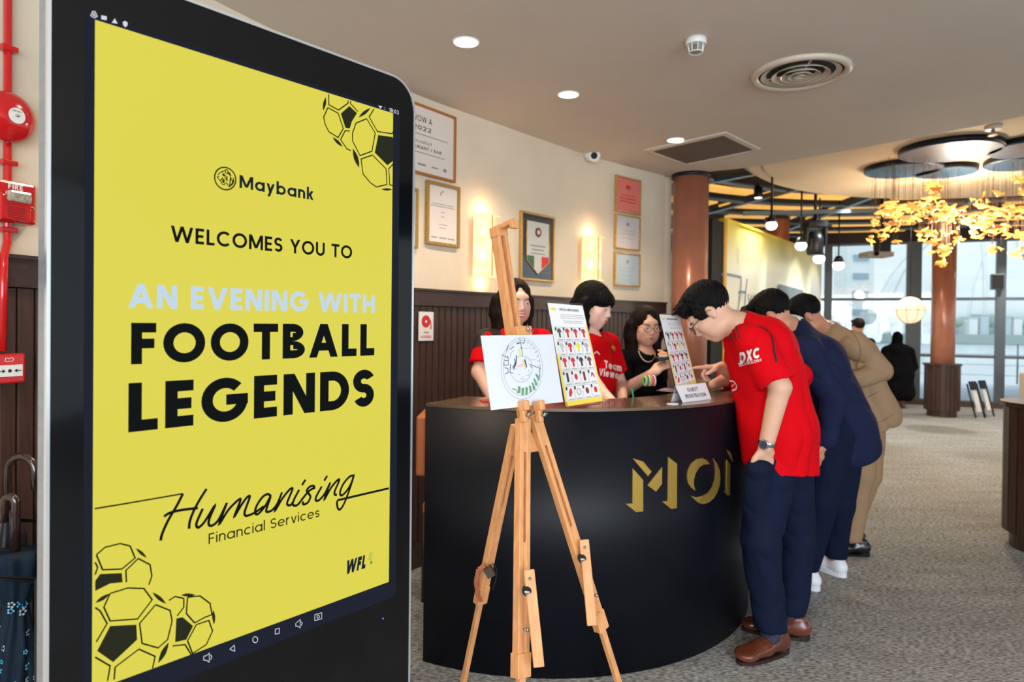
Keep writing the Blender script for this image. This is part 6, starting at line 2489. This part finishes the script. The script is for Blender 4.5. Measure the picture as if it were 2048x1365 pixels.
class Fig:
    """a posed figure; joints are world points"""

    def __init__(s, label, cat='person', skin=(205, 160, 135), bulk=1.0, loc=None, **j):
        s.__dict__.update(j)
        s.bulk = bulk
        s.root = thing('person', label, cat, loc or V((s.P.x, s.P.y, 0)))
        s.mskin = mat('skin_%d_%d_%d' % skin, rgb(*skin), .48, sss=.08, noise=.05, nscale=14)
        s.sd = (s.SL-s.SR).normalized()      # towards the figure's left

    def torso(s, S, g=0.0, low=0.0):
        b = s.bulk
        mid = s.P.lerp(s.C, .5)
        hs = (s.HL-s.HR).normalized()
        S.ecap(s.P, mid, (.150*b+g, .108*b+g), (.138*b+g, .100*b+g), hs, .04)
        S.ecap(mid, s.C, (.138*b+g, .100*b+g), (.158*b+g, .112*b+g), s.sd, .04)
        S.ecap(s.C, s.N.lerp(s.C, .25), (.158*b+g, .112*b+g), (.105*b+g, .075*b+g), s.sd, .04)
        for sh in (s.SL, s.SR):
            S.cap(s.N.lerp(s.C, .16), sh, .052*b+g, .056*b+g, .04)

    def arm(s, S, sd, g0=0.0, upto=2.0, g1=None):
        sh, el, wr = (s.SL, s.EL, s.WL) if sd > 0 else (s.SR, s.ER, s.WR)
        b = s.bulk
        g1 = g0 if g1 is None else g1
        if upto <= 1:
            S.cap(sh, sh.lerp(el, upto), .054*b+g0, (.054-.012*upto)*b+g1, .03)
            return
        S.cap(sh, el, .052*b+g0, .042*b+g0, .03)
        S.cap(el, wr.lerp(el, 2-upto), .043*b+g0, .029*b+g1, .015)

    def leg(s, S, sd, g=0.0, upto=1.0, g1=None):
        hp, kn, an = (s.HL, s.KL, s.AL) if sd > 0 else (s.HR, s.KR, s.AR)
        b = s.bulk
        g1 = g if g1 is None else g1
        S.cap(hp, kn, .088*b+g, .058*b+g, .03)
        S.cap(kn, an.lerp(kn, 1-upto), .058*b+g, .038*b+g1, .02)
        S.cap(s.P, hp, .10*b+g, .09*b+g, .03)

    def body(s, hands=(), h=.008):
        S = Shape()
        s.torso(S)
        for sd in (1, -1):
            s.arm(S, sd)
            s.leg(S, sd)
        nk = s.head.p(0, .022, -.062)
        S.cap(s.N-(nk-s.N).normalized()*.01, nk, .056*s.head.sc*(.9 if s.head.fem else 1.05), .050*s.head.sc*(.86 if s.head.fem else 1.05), .03)
        s.head.skin(S)
        for hd in hands:
            hand(S, **hd)
        s.bodyobj = S.build('body', s.mskin, s.root, h)
        return s.bodyobj
# ------------------------------------------------------------ people
m_hair = mat('black_hair', rgb(10, 8, 8), .6, spec=.12, noise=.4, nscale=60, bump=.6, bscale=170, stretch=(1, 1, .25))
m_hairb = mat('dark_brown_hair', rgb(26, 16, 13), .6, spec=.12, noise=.4, nscale=60)
m_brow = mat('brow_hair', rgb(36, 26, 22), .7)
m_jersey = mat('red_jersey', rgb(206, 10, 22), .75, bump=.12, bscale=180, spec=.05)
m_tblack = mat('black_trim', rgb(24, 20, 24), .6)
m_wprint = mat('white_shirt_print', rgb(236, 226, 226), .5)
m_trnavy = mat('navy_trousers', rgb(12, 22, 46), .8, bump=.15, bscale=120, spec=.15)
m_suit = mat('navy_suit', rgb(26, 32, 62), .8, bump=.2, bscale=120, spec=.15)
m_beigesuit = mat('beige_suit', rgb(158, 128, 100), .85, bump=.2, bscale=120, spec=.15)
m_shirtw = mat('white_shirt', rgb(226, 226, 228), .7)
m_blackcloth = mat('black_cloth', rgb(13, 13, 16), .85, bump=.2, bscale=90, spec=.08)
m_brownleather = mat('brown_leather', rgb(98, 50, 34), .26, coat=.4, noise=.25, nscale=10)
m_soledark = mat('dark_sole', rgb(40, 24, 18), .5)
m_sneaker = mat('white_leather', rgb(226, 228, 234), .4)
m_blackleather = mat('black_leather', rgb(18, 17, 18), .2, coat=.5)
m_steel = mat('watch_steel', rgb(170, 172, 178), .2, .95)

# ---- man in red jersey leaning on the counter
f_ = V((-.60, .30, -.74)).normalized()
u_ = V((-.62, .24, .72))
Fg = Fig('man in red football shirt and navy trousers bending over the counter, hand in pocket', skin=(214, 168, 142),
         P=at(1563, 872, 2.98), C=at(1528, 725, 2.96), N=at(1484, 652, 2.94),
         SL=at(1512, 688, 2.80), SR=at(1478, 680, 3.11), EL=at(1560, 775, 2.74), WL=at(1532, 893, 2.76),
         ER=at(1478, 752, 3.24), WR=at(1444, 736, 3.20),
         HL=at(1556, 882, 2.90), HR=at(1574, 880, 3.07), KL=at(1521, 1085, 2.82), KR=at(1594, 1090, 3.04),
         AL=V((1.115, 2.83, .10)), AR=V((1.275, 3.0, .10)), bulk=1.04)
Fg.head = Head(at(1421, 627, 2.93), f_, u_, 1.0, lids=.6)
RM = Fg
Fg.body([dict(wr=Fg.WL, d=V((.06, .22, -1)), nrm=V((-.2, 1, 0)), thumb=V((-1, -.2, 0)), curls=(.15,)*4, tc=.1),
         dict(wr=Fg.WR, d=V((-1, -.05, .03)), nrm=V((-.05, -.1, -1)), thumb=V((0, -1, 0)), curls=(.06, 1.0, 1.1, 1.1), tc=.7)], h=.0055)
Fg.head.features(Fg.root, m_brow, lipcol=(176, 100, 92))
Fg.head.glasses(Fg.root, mat('dark_glasses_metal', rgb(60, 56, 56), .2, .8), .025, .019)
Fg.head.hair_short(Fg.root, m_hair, .0045, 1.15, 5, fringe=.018)
S = Shape()
S.ecap(at(1522, 700, 2.96), at(1555, 850, 2.97), (.180, .150), (.205, .152), Fg.sd, .05)
S.ecap(at(1555, 850, 2.97), at(1560, 950, 2.97), (.205, .152), (.215, .158), Fg.HL-Fg.HR, .05)
S.ecap(Fg.C, Fg.N.lerp(Fg.C, .2), (.175, .135), (.110, .085), Fg.sd, .05)
for sh in (Fg.SL, Fg.SR):
    S.cap(Fg.N.lerp(Fg.C, .14), sh, .066, .068, .04)
S.cut(at(1560, 928, 2.98), V((-.12, .10, -1)))
S.cap(Fg.head.p(0, .022, -.062), Fg.N+(Fg.N-Fg.head.p(0, .022, -.062)).normalized()*(-.012), .05, .062, .008, 's')
S.fold = folds(.0085, 1.5, 3, (.25, 0, .9))
shirt = S.build('shirt', m_jersey, Fg.root, .0065)


def sleeve(F, sd, upto, r0, r1, m, par, seed=0, fold=.004, h=.006):
    sh, el = (F.SL, F.EL) if sd > 0 else (F.SR, F.ER)
    S = Shape()
    S.cap(F.N.lerp(F.C, .18), sh, r0*.92, r0, .03)
    S.cap(sh, sh.lerp(el, upto*1.15), r0, r1, .03)
    n_ = (el-sh).normalized()
    S.cut(sh.lerp(el, upto), n_)
    S.cap(sh.lerp(el, upto*.86), sh.lerp(el, upto*1.3), r1*.86, r1*.90, .004, 's')
    nk = F.head.p(0, .022, -.062)
    S.cap(nk, F.N, .055, .064, .006, 's')
    S.fold = folds(fold, 1.6, seed)
    return S.build('sleeve', m, par, h)


slL = sleeve(Fg, 1, .90, .071, .078, m_jersey, shirt, 71, .007)
slR = sleeve(Fg, -1, .90, .066, .066, m_jersey, shirt, 72, .006)
# sleeve hem: darker inner opening
S = Shape()
a_ = (Fg.EL-Fg.SL).normalized()
S.cap(Fg.N.lerp(Fg.P, .0), Fg.N.lerp(Fg.head.p(0, .02, -.06), .22), .066, .064, .01)
S.cap(Fg.N.lerp(Fg.head.p(0, .02, -.06), -.2), Fg.N.lerp(Fg.head.p(0, .02, -.06), .5), .058, .057, .004, 's')
nd = (Fg.head.p(0, .02, -.06)-Fg.N).normalized()
S.cut(Fg.N+nd*.020, nd)
S.cut(Fg.N-nd*.004, -nd)
S.build('collar', m_tblack, shirt, .004)
S = Shape()
Fg.torso(S, .008)
for sd in (1, -1):
    Fg.leg(S, sd, .018, .97, .026)
S.ecap(Fg.WL+V((-.020, .015, -.098)), Fg.WL+V((-.01, .06, -.26)), (.056, .042), (.06, .045), V((1, 0, 0)), .03)
S.cut(Fg.P+V((0, 0, .10)), V((0, 0, 1)))
S.cut(V((0, 0, .105)), V((0, 0, -1)))
S.fold = folds(.0055, 1.6, 8, (.15, 0, 1), .55)
S.build('trousers', m_trnavy, Fg.root, .0075)
for an in (Fg.AL, Fg.AR):
    S = Shape()
    S.cap(an+V((0, 0, -.03)), an+V((0, 0, .05)), .043, .043)
    S.build('sock', mat('patterned_sock', rgb(40, 44, 66), .8, noise=.6, nscale=90), Fg.root, .006)
shoe(Fg.root, (1.20, 2.865), (.945, 2.735), m_brownleather, m_soledark)
shoe(Fg.root, (1.345, 2.96), (1.07, 3.06), m_brownleather, m_soledark)
# watch
wv = (Fg.WL-Fg.EL).normalized()
wc = Fg.WL-wv*.012
bx, by, bz = frame_of(wv)
MB().lathe(wc-wv*.009, [(.034, 0), (.0355, .004), (.0355, .014), (.034, .018)], axis=wv, n=32, caps=False).build('watch_band', m_steel, Fg.root)
wn_ = (CAM-wc)
wn_ = (wn_-wv*wn_.dot(wv)).normalized()
wn_ = (wn_+V((-.35, 0, 0))).normalized()
wt_ = MB().lathe(wc+wn_*.031, [(.019, 0), (.021, .002), (.021, .008), (.018, .010)], axis=wn_, n=28).build('watch_case', m_steel, Fg.root)
MB().lathe(wc+wn_*.0405, [(.0165, 0), (.0165, .0014)], axis=wn_, n=28).build('watch_dial', mat('watch_dial', rgb(30, 40, 60), .15, coat=.6), wt_)
# prints on the shirt
decal_px(shirt, [[(117, 680), (150, 780), (187, 875)], [(163, 600), (185, 710), (222, 830)], [(213, 540), (232, 670), (268, 800)]], 'shoulder_stripe', m_tblack, 6.825, 1440, 560, kind='line', wd_=.0075, also=(slL,))
decal_px(shirt, [[(520, 632), (620, 680), (690, 750), (720, 850), (740, 1000), (770, 1130)]], 'back_piping', m_tblack, 6.825, 1440, 560, kind='line', wd_=(.007, .010), also=(slL,))
decal_text(slL, 'DXC', [(1480.5, 729), (1521, 715), (1518, 695), (1478, 706)], m_wprint, .045, .12, also=(shirt,))
decal_text(slL, 'TECHNOLOGY', [(1478, 734), (1524.5, 723), (1523, 717.5), (1476.5, 727)], m_wprint, .02, also=(shirt,))
decal_px(shirt, [[(1459, 763), (1465, 762), (1471, 766), (1474, 773), (1472, 779), (1466, 781), (1460, 778)]], 'side_emblem', m_wprint, kind='line', wd_=.007)
decal_px(shirt, [[(1461, 776), (1467, 771), (1471, 767)]], 'side_emblem', m_wprint, kind='line', wd_=.004)

# ---- man in navy suit
Fg = Fig('man in navy suit bending forward behind the man in red, white trainers', skin=(196, 138, 108),
         P=at(1688, 850, 3.62), C=at(1638, 725, 3.56), N=at(1585, 655, 3.52),
         SL=at(1612, 700, 3.40), SR=at(1590, 680, 3.72), EL=at(1668, 800, 3.42), WL=at(1652, 886, 3.44),
         ER=at(1540, 780, 3.78), WR=at(1500, 790, 3.70),
         HL=at(1680, 860, 3.54), HR=at(1692, 860, 3.72), KL=at(1645, 1000, 3.50), KR=at(1680, 1010, 3.70),
         AL=V((1.595, 3.56, .10)), AR=V((1.835, 3.75, .10)), bulk=1.02)
Fg.head = Head(at(1545, 634, 3.50), V((-.62, .50, -.60)), V((-.45, .30, .80)), 1.0, lids=.5)
NM = Fg
Fg.body([dict(wr=Fg.WL, d=V((-.15, .02, -1)), nrm=V((-.5, .8, 0)), thumb=V((-1, -.3, 0)), curls=(.2,)*4),
         dict(wr=Fg.WR, d=V((-1, 0, -.1)), nrm=V((0, 0, -1)), thumb=V((0, -1, 0)), curls=(.3,)*4)], h=.008)
Fg.head.features(Fg.root, m_brow, lipcol=(170, 96, 88))
Fg.head.hair_short(Fg.root, m_hair, .006, .95, 9)


def suit(Fg, m, mtr, seed, hem, hemn, legcut=.10, colr=.068, gj=.016, hips=None, collar=True, sleeve=1.93, hfold=.010, pocket=False):
    S = Shape()
    hp = hips or Fg.P
    S.ecap(Fg.C, Fg.P, (.178, .130), (.185, .150), Fg.sd, .05)
    S.ecap(Fg.P, hp, (.185, .150), (.192, .166), Fg.HL-Fg.HR, .05)
    S.ecap(Fg.C, Fg.N.lerp(Fg.C, .2), (.178, .130), (.112, .085), Fg.sd, .05)
    for sh in (Fg.SL, Fg.SR):
        S.cap(Fg.N.lerp(Fg.C, .14), sh, .066, .068, .04)
    S.cut(hem, hemn)
    S.fold = folds(hfold, 1.3, seed, Fg.P-Fg.C, .6)
    j = S.build('jacket', m, Fg.root, .008)
    Fg.jsl = []
    for sd in (1, -1):
        S = Shape()
        S.cap(Fg.N.lerp(Fg.C, .2), Fg.SL if sd > 0 else Fg.SR, .056, .072, .03)
        Fg.arm(S, sd, gj+.002, sleeve, .020)
        S.fold = folds(.008, 1.5, seed+sd, (Fg.WL-Fg.SL), .7)
        Fg.jsl.append(S.build('jacket_sleeve', m, j, .0075))
    S = Shape()
    Fg.torso(S, .004)
    for sd in (1, -1):
        Fg.leg(S, sd, .016, .97, .022)
    if pocket:
        S.cap(Fg.WL+V((0, .02, -.05)), Fg.WL+V((.02, .05, -.18)), .042, .050, .03)
    S.cut(Fg.P+V((0, 0, .06)), V((0, 0, 1)))
    S.cut(V((0, 0, legcut)), V((0, 0, -1)))
    S.fold = folds(.005, 1.6, seed+4, (.15, 0, 1), .55)
    t = S.build('trousers', mtr, Fg.root, .009)
    if collar:
        nk = Fg.head.p(0, .022, -.062)
        nd = (nk-Fg.N).normalized()
        S = Shape()
        S.cap(Fg.N-nd*.02, Fg.N+nd*.035, colr, .064, .01)
        S.cap(Fg.N-nd*.06, Fg.N+nd*.08, .057, .056, .004, 's')
        S.cut(Fg.N+nd*.032, nd)
        S.build('shirt_collar', m_shirtw, Fg.root, .0055)
    return j, t


jk, _ = suit(Fg, m_suit, m_trnavy, 21, at(1700, 925, 3.6), V((.1, 0, -1)), .095, hips=at(1694, 885, 3.62), pocket=True)
decal_px(jk, [[(1600, 668), (1622, 690), (1638, 722), (1643, 765)]], 'armhole_seam', mat('navy_seam', rgb(12, 15, 32), .8), kind='line', wd_=.004, also=Fg.jsl)
shoe(Fg.root, (1.865, 3.69), (1.76, 3.95), m_sneaker, m_sneaker, sneaker=True)
shoe(Fg.root, (1.635, 3.50), (1.47, 3.73), m_sneaker, m_sneaker, sneaker=True)

# ---- man in beige suit
Fg = Fig('man in beige suit leaning in, furthest of the men at the counter', skin=(190, 130, 100),
         P=at(1735, 815, 4.15), C=at(1700, 715, 4.12), N=at(1650, 663, 4.08),
         SL=at(1708, 690, 3.96), SR=at(1655, 690, 4.28), EL=at(1765, 742, 3.98), WL=at(1680, 768, 3.86),
         ER=at(1640, 760, 4.35), WR=at(1590, 775, 4.2),
         HL=at(1728, 822, 4.07), HR=at(1738, 822, 4.25), KL=at(1722, 950, 4.04), KR=at(1738, 950, 4.22),
         AL=V((2.09, 4.08, .10)), AR=V((2.19, 4.28, .10)), bulk=1.02)
Fg.head = Head(at(1612, 636, 4.05), V((-.66, .25, -.66)), V((-.52, .2, .78)), 1.0, lids=.5)
BM = Fg
Fg.body([dict(wr=Fg.WL, d=V((-1, .1, .1)), nrm=V((0, 0, -1)), thumb=V((0, -1, 0)), curls=(.5,)*4),
         dict(wr=Fg.WR, d=V((-1, 0, -.1)), nrm=V((0, 0, -1)), thumb=V((0, -1, 0)), curls=(.3,)*4)], h=.008)
Fg.head.features(Fg.root, m_brow, lipcol=(160, 92, 84))
Fg.head.hair_short(Fg.root, m_hair, .006, 1.0, 14)
jb, _ = suit(Fg, m_beigesuit, m_beigesuit, 33, at(1745, 852, 4.15), V((.35, 0, -1)), .085, hips=at(1742, 835, 4.15), colr=.082)
decal_px(jb, [[(1110, 830), (1135, 838), (1220, 795)], [(1115, 815), (1130, 835)]], 'pocket_seam', mat('beige_seam', rgb(112, 92, 72), .8), 3.25, 1380, 540, kind='line', wd_=.004)
decal_px(jb, [[(1698, 660), (1714, 678), (1721, 705), (1712, 735)], [(1786, 828), (1765, 842), (1735, 850)]], 'armhole_seam', MATS['beige_seam'], kind='line', wd_=.004, also=Fg.jsl)
shoe(Fg.root, (2.20, 4.06), (1.93, 4.10), m_blackleather, m_blackleather)
shoe(Fg.root, (2.28, 4.27), (2.02, 4.33), m_blackleather, m_blackleather)

# ---- guest almost hidden between the men
Fg = Fig('person in red shirt and pale trousers almost hidden between the bending men', skin=(206, 158, 132),
         P=V((1.34, 3.42, .84)), C=V((1.335, 3.42, 1.08)), N=V((1.32, 3.42, 1.19)),
         SL=V((1.42, 3.30, 1.15)), SR=V((1.22, 3.55, 1.15)), EL=at(1601, 748, 3.22), WL=V((1.30, 3.20, 1.02)),
         ER=V((1.12, 3.50, 1.11)), WR=V((1.00, 3.32, 1.10)),
         HL=V((1.34, 3.34, .84)), HR=V((1.36, 3.50, .84)), KL=V((1.32, 3.45, .46)), KR=V((1.40, 3.56, .46)),
         AL=V((1.295, 3.66, .10)), AR=V((1.46, 3.66, .10)), bulk=.80)
Fg.head = Head(V((1.275, 3.40, 1.29)), V((-.6, .2, -.75)), V((-.6, .1, .7)), .82, lids=.5)
Fg.body([dict(wr=Fg.WL, d=V((-1, .1, 0)), nrm=V((0, 0, -1)), thumb=V((0, -1, 0)), curls=(.4,)*4)], h=.010)
Fg.head.hair_short(Fg.root, m_hair, .008, .8, 3)
S = Shape()
S.ecap(Fg.C, Fg.P, (.150, .115), (.15, .12), Fg.sd, .05)
S.ecap(Fg.C, Fg.N.lerp(Fg.C, .2), (.150, .110), (.095, .07), Fg.sd, .05)
for sh, el in ((Fg.SL, Fg.EL), (Fg.SR, Fg.ER)):
    S.cap(Fg.N.lerp(Fg.C, .14), sh, .055, .058, .04)
    S.cap(sh, sh.lerp(el, .82), .058, .056, .03)
S.fold = folds(.004, 1.2, 5)
S.build('shirt', m_jersey, Fg.root, .010)
S = Shape()
Fg.torso(S, .004)
for sd in (1, -1):
    Fg.leg(S, sd, .016, .97, .024)
S.cut(Fg.P+V((0, 0, .05)), V((0, 0, 1)))
S.cut(V((0, 0, .09)), V((0, 0, -1)))
S.build('trousers', mat('pale_lilac_trousers', rgb(176, 168, 172), .8), Fg.root, .010)
shoe(Fg.root, (1.29, 3.62), (1.33, 3.87), m_blackleather, m_blackleather)
shoe(Fg.root, (1.46, 3.62), (1.50, 3.87), m_blackleather, m_blackleather)


# ---- women behind the counter
def woman(label, hx, hy, Y, f, u, skin, sc=.93, shdx=.150, arms=None, lean=0.0, turn=V((1, 0, 0)), hands=(), lids=.2, smile=False, seat=False, shz=None, bulk=.86, h=.006, hb=.0055):
    H = at(hx, hy, Y)
    T_ = V(turn).normalized()
    B_ = UPZ.cross(T_)     # points behind? figure's back
    N = H+V((0, 0, -.165*sc/.93))+B_*.02
    C_ = N+V((0, 0, -.20))
    P_ = V((C_.x, C_.y, C_.z-.30))
    sh = shz or -.035
    SL, SR = N+T_*shdx+V((0, 0, sh)), N-T_*shdx+V((0, 0, sh))
    d = dict(P=P_, C=C_, N=N, SL=SL, SR=SR, HL=P_+T_*.08, HR=P_-T_*.08)
    hz_ = P_.z
    d['KL'], d['KR'] = P_+T_*.09+V((0, 0, -hz_*.48)), P_-T_*.09+V((0, 0, -hz_*.48))
    d['AL'], d['AR'] = V((d['KL'].x, d['KL'].y, .09)), V((d['KR'].x, d['KR'].y, .09))
    d['EL'], d['WL'] = SL+V((0, 0, -.25)), SL+V((0, 0, -.45))
    d['ER'], d['WR'] = SR+V((0, 0, -.25)), SR+V((0, 0, -.45))
    d.update(arms or {})
    F = Fig(label, skin=skin, bulk=bulk, **d)
    F.head = Head(H, f, u, sc, fem=True, lids=lids)
    F.body(hands(F) if callable(hands) else hands, h=hb)
    return F


def tee(F, m, g=.012, sl=.62, seed=1, low=.25, fold=.007, r0=.058, r1=.060):
    S = Shape()
    F.torso(S, g)
    nk = F.head.p(0, .022, -.062)
    S.cap(F.N.lerp(nk, -.1)-B_front(F)*.02, nk, .052, .058, .006, 's')
    S.fold = folds(fold, 1.5, seed)
    t = S.build('shirt', m, F.root, .0065)
    F.sleeves = [sleeve(F, sd, sl, r0, r1, m, t, seed+sd) for sd in (1, -1)]
    return t


def B_front(F):
    return F.head.Y


def slacks(F, m):
    S = Shape()
    F.torso(S, -.002)
    for sd in (1, -1):
        F.leg(S, sd, .012, .97)
    S.cut(F.P+V((0, 0, .03)), V((0, 0, 1)))
    S.build('trousers', m, F.root, .010)
    for an in (F.AL, F.AR):
        fd = -F.head.Y
        fd = V((fd.x, fd.y, 0)).normalized()
        shoe(F.root, an-fd*.05, an+fd*.18, m_blackleather, m_blackleather)


# smiling woman behind the easel mast
w1 = woman('smiling woman with long dark hair partly hidden behind the easel', 1032, 606, 3.42, V((.36, -.92, -.10)), V((.02, -.05, 1)), (226, 178, 156), .93,
           turn=V((.94, .34, 0)), lids=.25,
           arms=dict(ER=at(958, 745, 3.30), WR=at(985, 800, 3.16), EL=at(1098, 760, 3.45), WL=at(1085, 815, 3.25)),
           hands=lambda F: [dict(wr=F.WR, d=V((.7, -.5, -.3)), nrm=V((0, 0, -1)), thumb=V((.6, .8, 0)), curls=(.3,)*4, k=.9), dict(wr=F.WL, d=V((-.7, -.5, -.3)), nrm=V((0, 0, -1)), thumb=V((-.6, .8, 0)), curls=(.3,)*4, k=.9)])
w1.head.features(w1.root, m_brow, lipcol=(190, 70, 70), teeth=True)
w1.head.hair_long(w1.root, m_hairb, .24, bangs=False, part=.0, h=.0045, yb=.035)
t1 = tee(w1, m_jersey, .014, .80, 41)
# black shoulders of her shirt
S = Shape()
for sh, el in ((w1.SL, w1.EL), (w1.SR, w1.ER)):
    S.cap(w1.N.lerp(w1.C, .16), sh, .061, .0625, .03)
    S.cap(sh, sh.lerp(el, .28), .0625, .0635, .02)
S.cap(w1.N.lerp(w1.C, .1), w1.head.p(0, .022, -.062), .052, .058, .006, 's')
S.build('black_yoke', m_tblack, t1, .006)
slacks(w1, m_blackcloth)

# woman with fringe in red jersey
w2 = woman('woman with straight black fringe in red football shirt looking down', 1188, 612, 3.46, V((.80, -.55, -.30)), V((.20, -.10, 1)), (232, 190, 172), .95,
           turn=V((.72, .69, 0)), lids=.55,
           arms=dict(ER=at(1196, 780, 3.22), WR=at(1230, 812, 3.05), EL=at(1240, 770, 3.62), WL=at(1246, 800, 3.36)),
           hands=lambda F: [dict(wr=F.WR, d=V((.7, -.3, -.2)), nrm=V((0, 0, -1)), thumb=V((0, .8, 0)), curls=(.3,)*4, k=.9)])
w2.head.features(w2.root, m_brow, lipcol=(196, 84, 84))
w2.head.hair_long(w2.root, m_hair, .30, bangs=True, h=.005)
t2 = tee(w2, m_jersey, .016, .7, 44)
decal_text(t2, 'Team', [(1209, 736.5), (1243, 744), (1243, 729), (1208, 721)], m_wprint, .035, also=w2.sleeves)
decal_text(t2, 'Viewer', [(1197, 751), (1241, 760), (1243, 744), (1198, 737)], m_wprint, .035, also=w2.sleeves)
decal_px(t2, [[(1222, 694), (1227, 699), (1232, 706), (1236, 704)], [(1224, 692), (1231, 698), (1235, 700)]], 'yellow_crest', mat('yellow_crest_print', rgb(224, 170, 60), .5), kind='line', wd_=.008)
decal_px(t2, [[(1188, 708), (1193, 704), (1199, 710)]], 'white_mark', m_wprint, kind='line', wd_=.006)
slacks(w2, m_blackcloth)

# woman in black with glasses
w3 = woman('woman with glasses and necklace in black top holding a food box', 1293, 654, 3.78, V((.18, -.97, -.14)), V((.0, -.08, 1)), (224, 178, 154), .89,
           turn=V((.98, .18, 0)), lids=.4,
           arms=dict(ER=at(1250, 780, 3.62), WR=at(1304, 748, 3.46), EL=at(1350, 775, 3.66), WL=at(1345, 742, 3.50)),
           hands=lambda F: [dict(wr=F.WR, d=V((.75, -.1, .62)), nrm=V((.4, .3, -.4)), thumb=V((-.5, 0, .8)), curls=(.35,)*4, k=.9, tc=.5), dict(wr=F.WL, d=V((-.3, -.2, .9)), nrm=V((-.9, .1, -.3)), thumb=V((0, -.8, 0)), curls=(.35,)*4, k=.9, tc=.5)])
w3.head.features(w3.root, m_brow, lipcol=(186, 100, 96))
w3.head.glasses(w3.root, mat('thin_gold_glasses', rgb(150, 120, 96), .25, .8), .024, .020)
w3.head.hair_long(w3.root, m_hairb, .28, bangs=False, h=.0045, part=-.01, yb=.02)
t3 = tee(w3, m_blackcloth, .012, .95, 47)
slacks(w3, m_blackcloth)
decal_px(t3, [[(1277, 703), (1281, 713), (1288, 721), (1296, 724), (1304, 721), (1309, 712)]], 'necklace', mat('pearl_necklace', rgb(214, 196, 170), .3, .5), kind='line', wd_=.006, off=.004)
# food box in her hand
p = at(1328, 716, 3.45)
fb = thing('food_box', 'small black food box with orange contents held by woman in black', 'food box', p)
MB().box(p, (.085, .075, .022), (V((.97, 0, .2)), V((0, 1, 0)), V((-.2, 0, .97))), .006).build('box_tray', m_darkmetal, fb)
MB().ell(p+V((0, 0, .016)), (.034, .030, .016)).build('orange_food', mat('orange_food', rgb(226, 140, 60), .5, noise=.4, nscale=60), fb)
MB().box(p+V((0, -.035, .012)), (.07, .004, .012)).build('paper_liner', m_paper, fb)

# ---- distant people by the windows
x0 = at(1797, 700, 11.5)
px_, py_ = x0.x, x0.y
g0 = V((px_, py_, 0))
Hc = at(1796, 676, 11.5)
ab = thing('person', 'person in long black robe and headscarf standing before the windows', 'person', g0)
S = Shape()
S.ell(Hc, (.085, .095, .11), k=.02)
S.cap(Hc+V((0, .02, -.06)), Hc+V((0, .03, -.17)), .075, .11, .05)
S.ecap(Hc+V((0, .0, -.22)), Hc+V((0, 0, -.62)), (.23, .12), (.26, .16), V((1, 0, 0)), .06)
S.ecap(Hc+V((0, 0, -.62)), g0+V((0, 0, .25)), (.26, .16), (.29, .20), V((1, 0, 0)), .06)
for sx_ in (-1, 1):
    S.cap(Hc+V((sx_*.20, 0, -.24)), Hc+V((sx_*.27, -.02, -.50)), .07, .06, .04)
    S.cap(Hc+V((sx_*.27, -.02, -.50)), Hc+V((sx_*.16, .16, -.66)), .055, .045, .04)
S.cut(g0+V((0, 0, .13)), V((0, 0, -1)))
S.fold = folds(.012, .7, 51, (0, 0, 1), .2)
S.build('robe', m_blackcloth, ab, .014)
S = Shape()
S.ell(Hc+V((0, .03, 0)), (.07, .08, .1))
for sx_ in (-1, 1):
    S.cap(g0+V((sx_*.07, 0, .35)), g0+V((sx_*.07, 0, .06)), .05, .035)
    S.cap(g0+V((sx_*.07, -.06, .05)), g0+V((sx_*.07, .12, .04)), .035, .03)
S.ecap(Hc+V((0, 0, -.3)), g0+V((0, 0, .4)), (.15, .1), (.12, .1), V((1, 0, 0)), .05)
S.cap(Hc+V((0, .03, -.3)), Hc+V((0, .03, -.05)), .06, .05)
S.build('body', mat('skin_far', rgb(150, 110, 90), .6), ab, .012)
Hc = at(1716, 655, 9.6)
g0 = V((Hc.x, Hc.y, 0))
fpn = Fig('person with short dark hair far behind the man in beige', skin=(200, 150, 120), bulk=.9,
          P=g0+V((0, 0, .80)), C=g0+V((0, 0, 1.06)), N=g0+V((0, 0, Hc.z-.17)), SL=g0+V((-.18, 0, Hc.z-.22)), SR=g0+V((.18, 0, Hc.z-.22)),
          EL=g0+V((-.22, 0, .95)), WL=g0+V((-.2, .08, .74)), ER=g0+V((.22, 0, .95)), WR=g0+V((.2, .08, .74)),
          HL=g0+V((-.09, 0, .78)), HR=g0+V((.09, 0, .78)), KL=g0+V((-.09, 0, .42)), KR=g0+V((.09, 0, .42)), AL=g0+V((-.09, 0, .09)), AR=g0+V((.09, 0, .09)))
fpn.head = Head(Hc, V((0, 1, -.1)), UPZ, .95)
fpn.body(h=.014)
fpn.head.hair_short(fpn.root, m_hairb, .01, 1, 2)
S = Shape()
fpn.torso(S, .014)
for sd in (1, -1):
    fpn.arm(S, sd, .014, 1.9)
S.build('shirt', m_blackcloth, fpn.root, .014)
S = Shape()
fpn.torso(S, -.002)
for sd in (1, -1):
    fpn.leg(S, sd, .014, .97)
S.cut(fpn.P+V((0, 0, .03)), V((0, 0, 1)))
S.build('trousers', m_trnavy, fpn.root, .014)
for sx_ in (-.09, .09):
    shoe(fpn.root, g0+V((sx_, -.08, 0)), g0+V((sx_, .17, 0)), m_blackleather, m_blackleather)
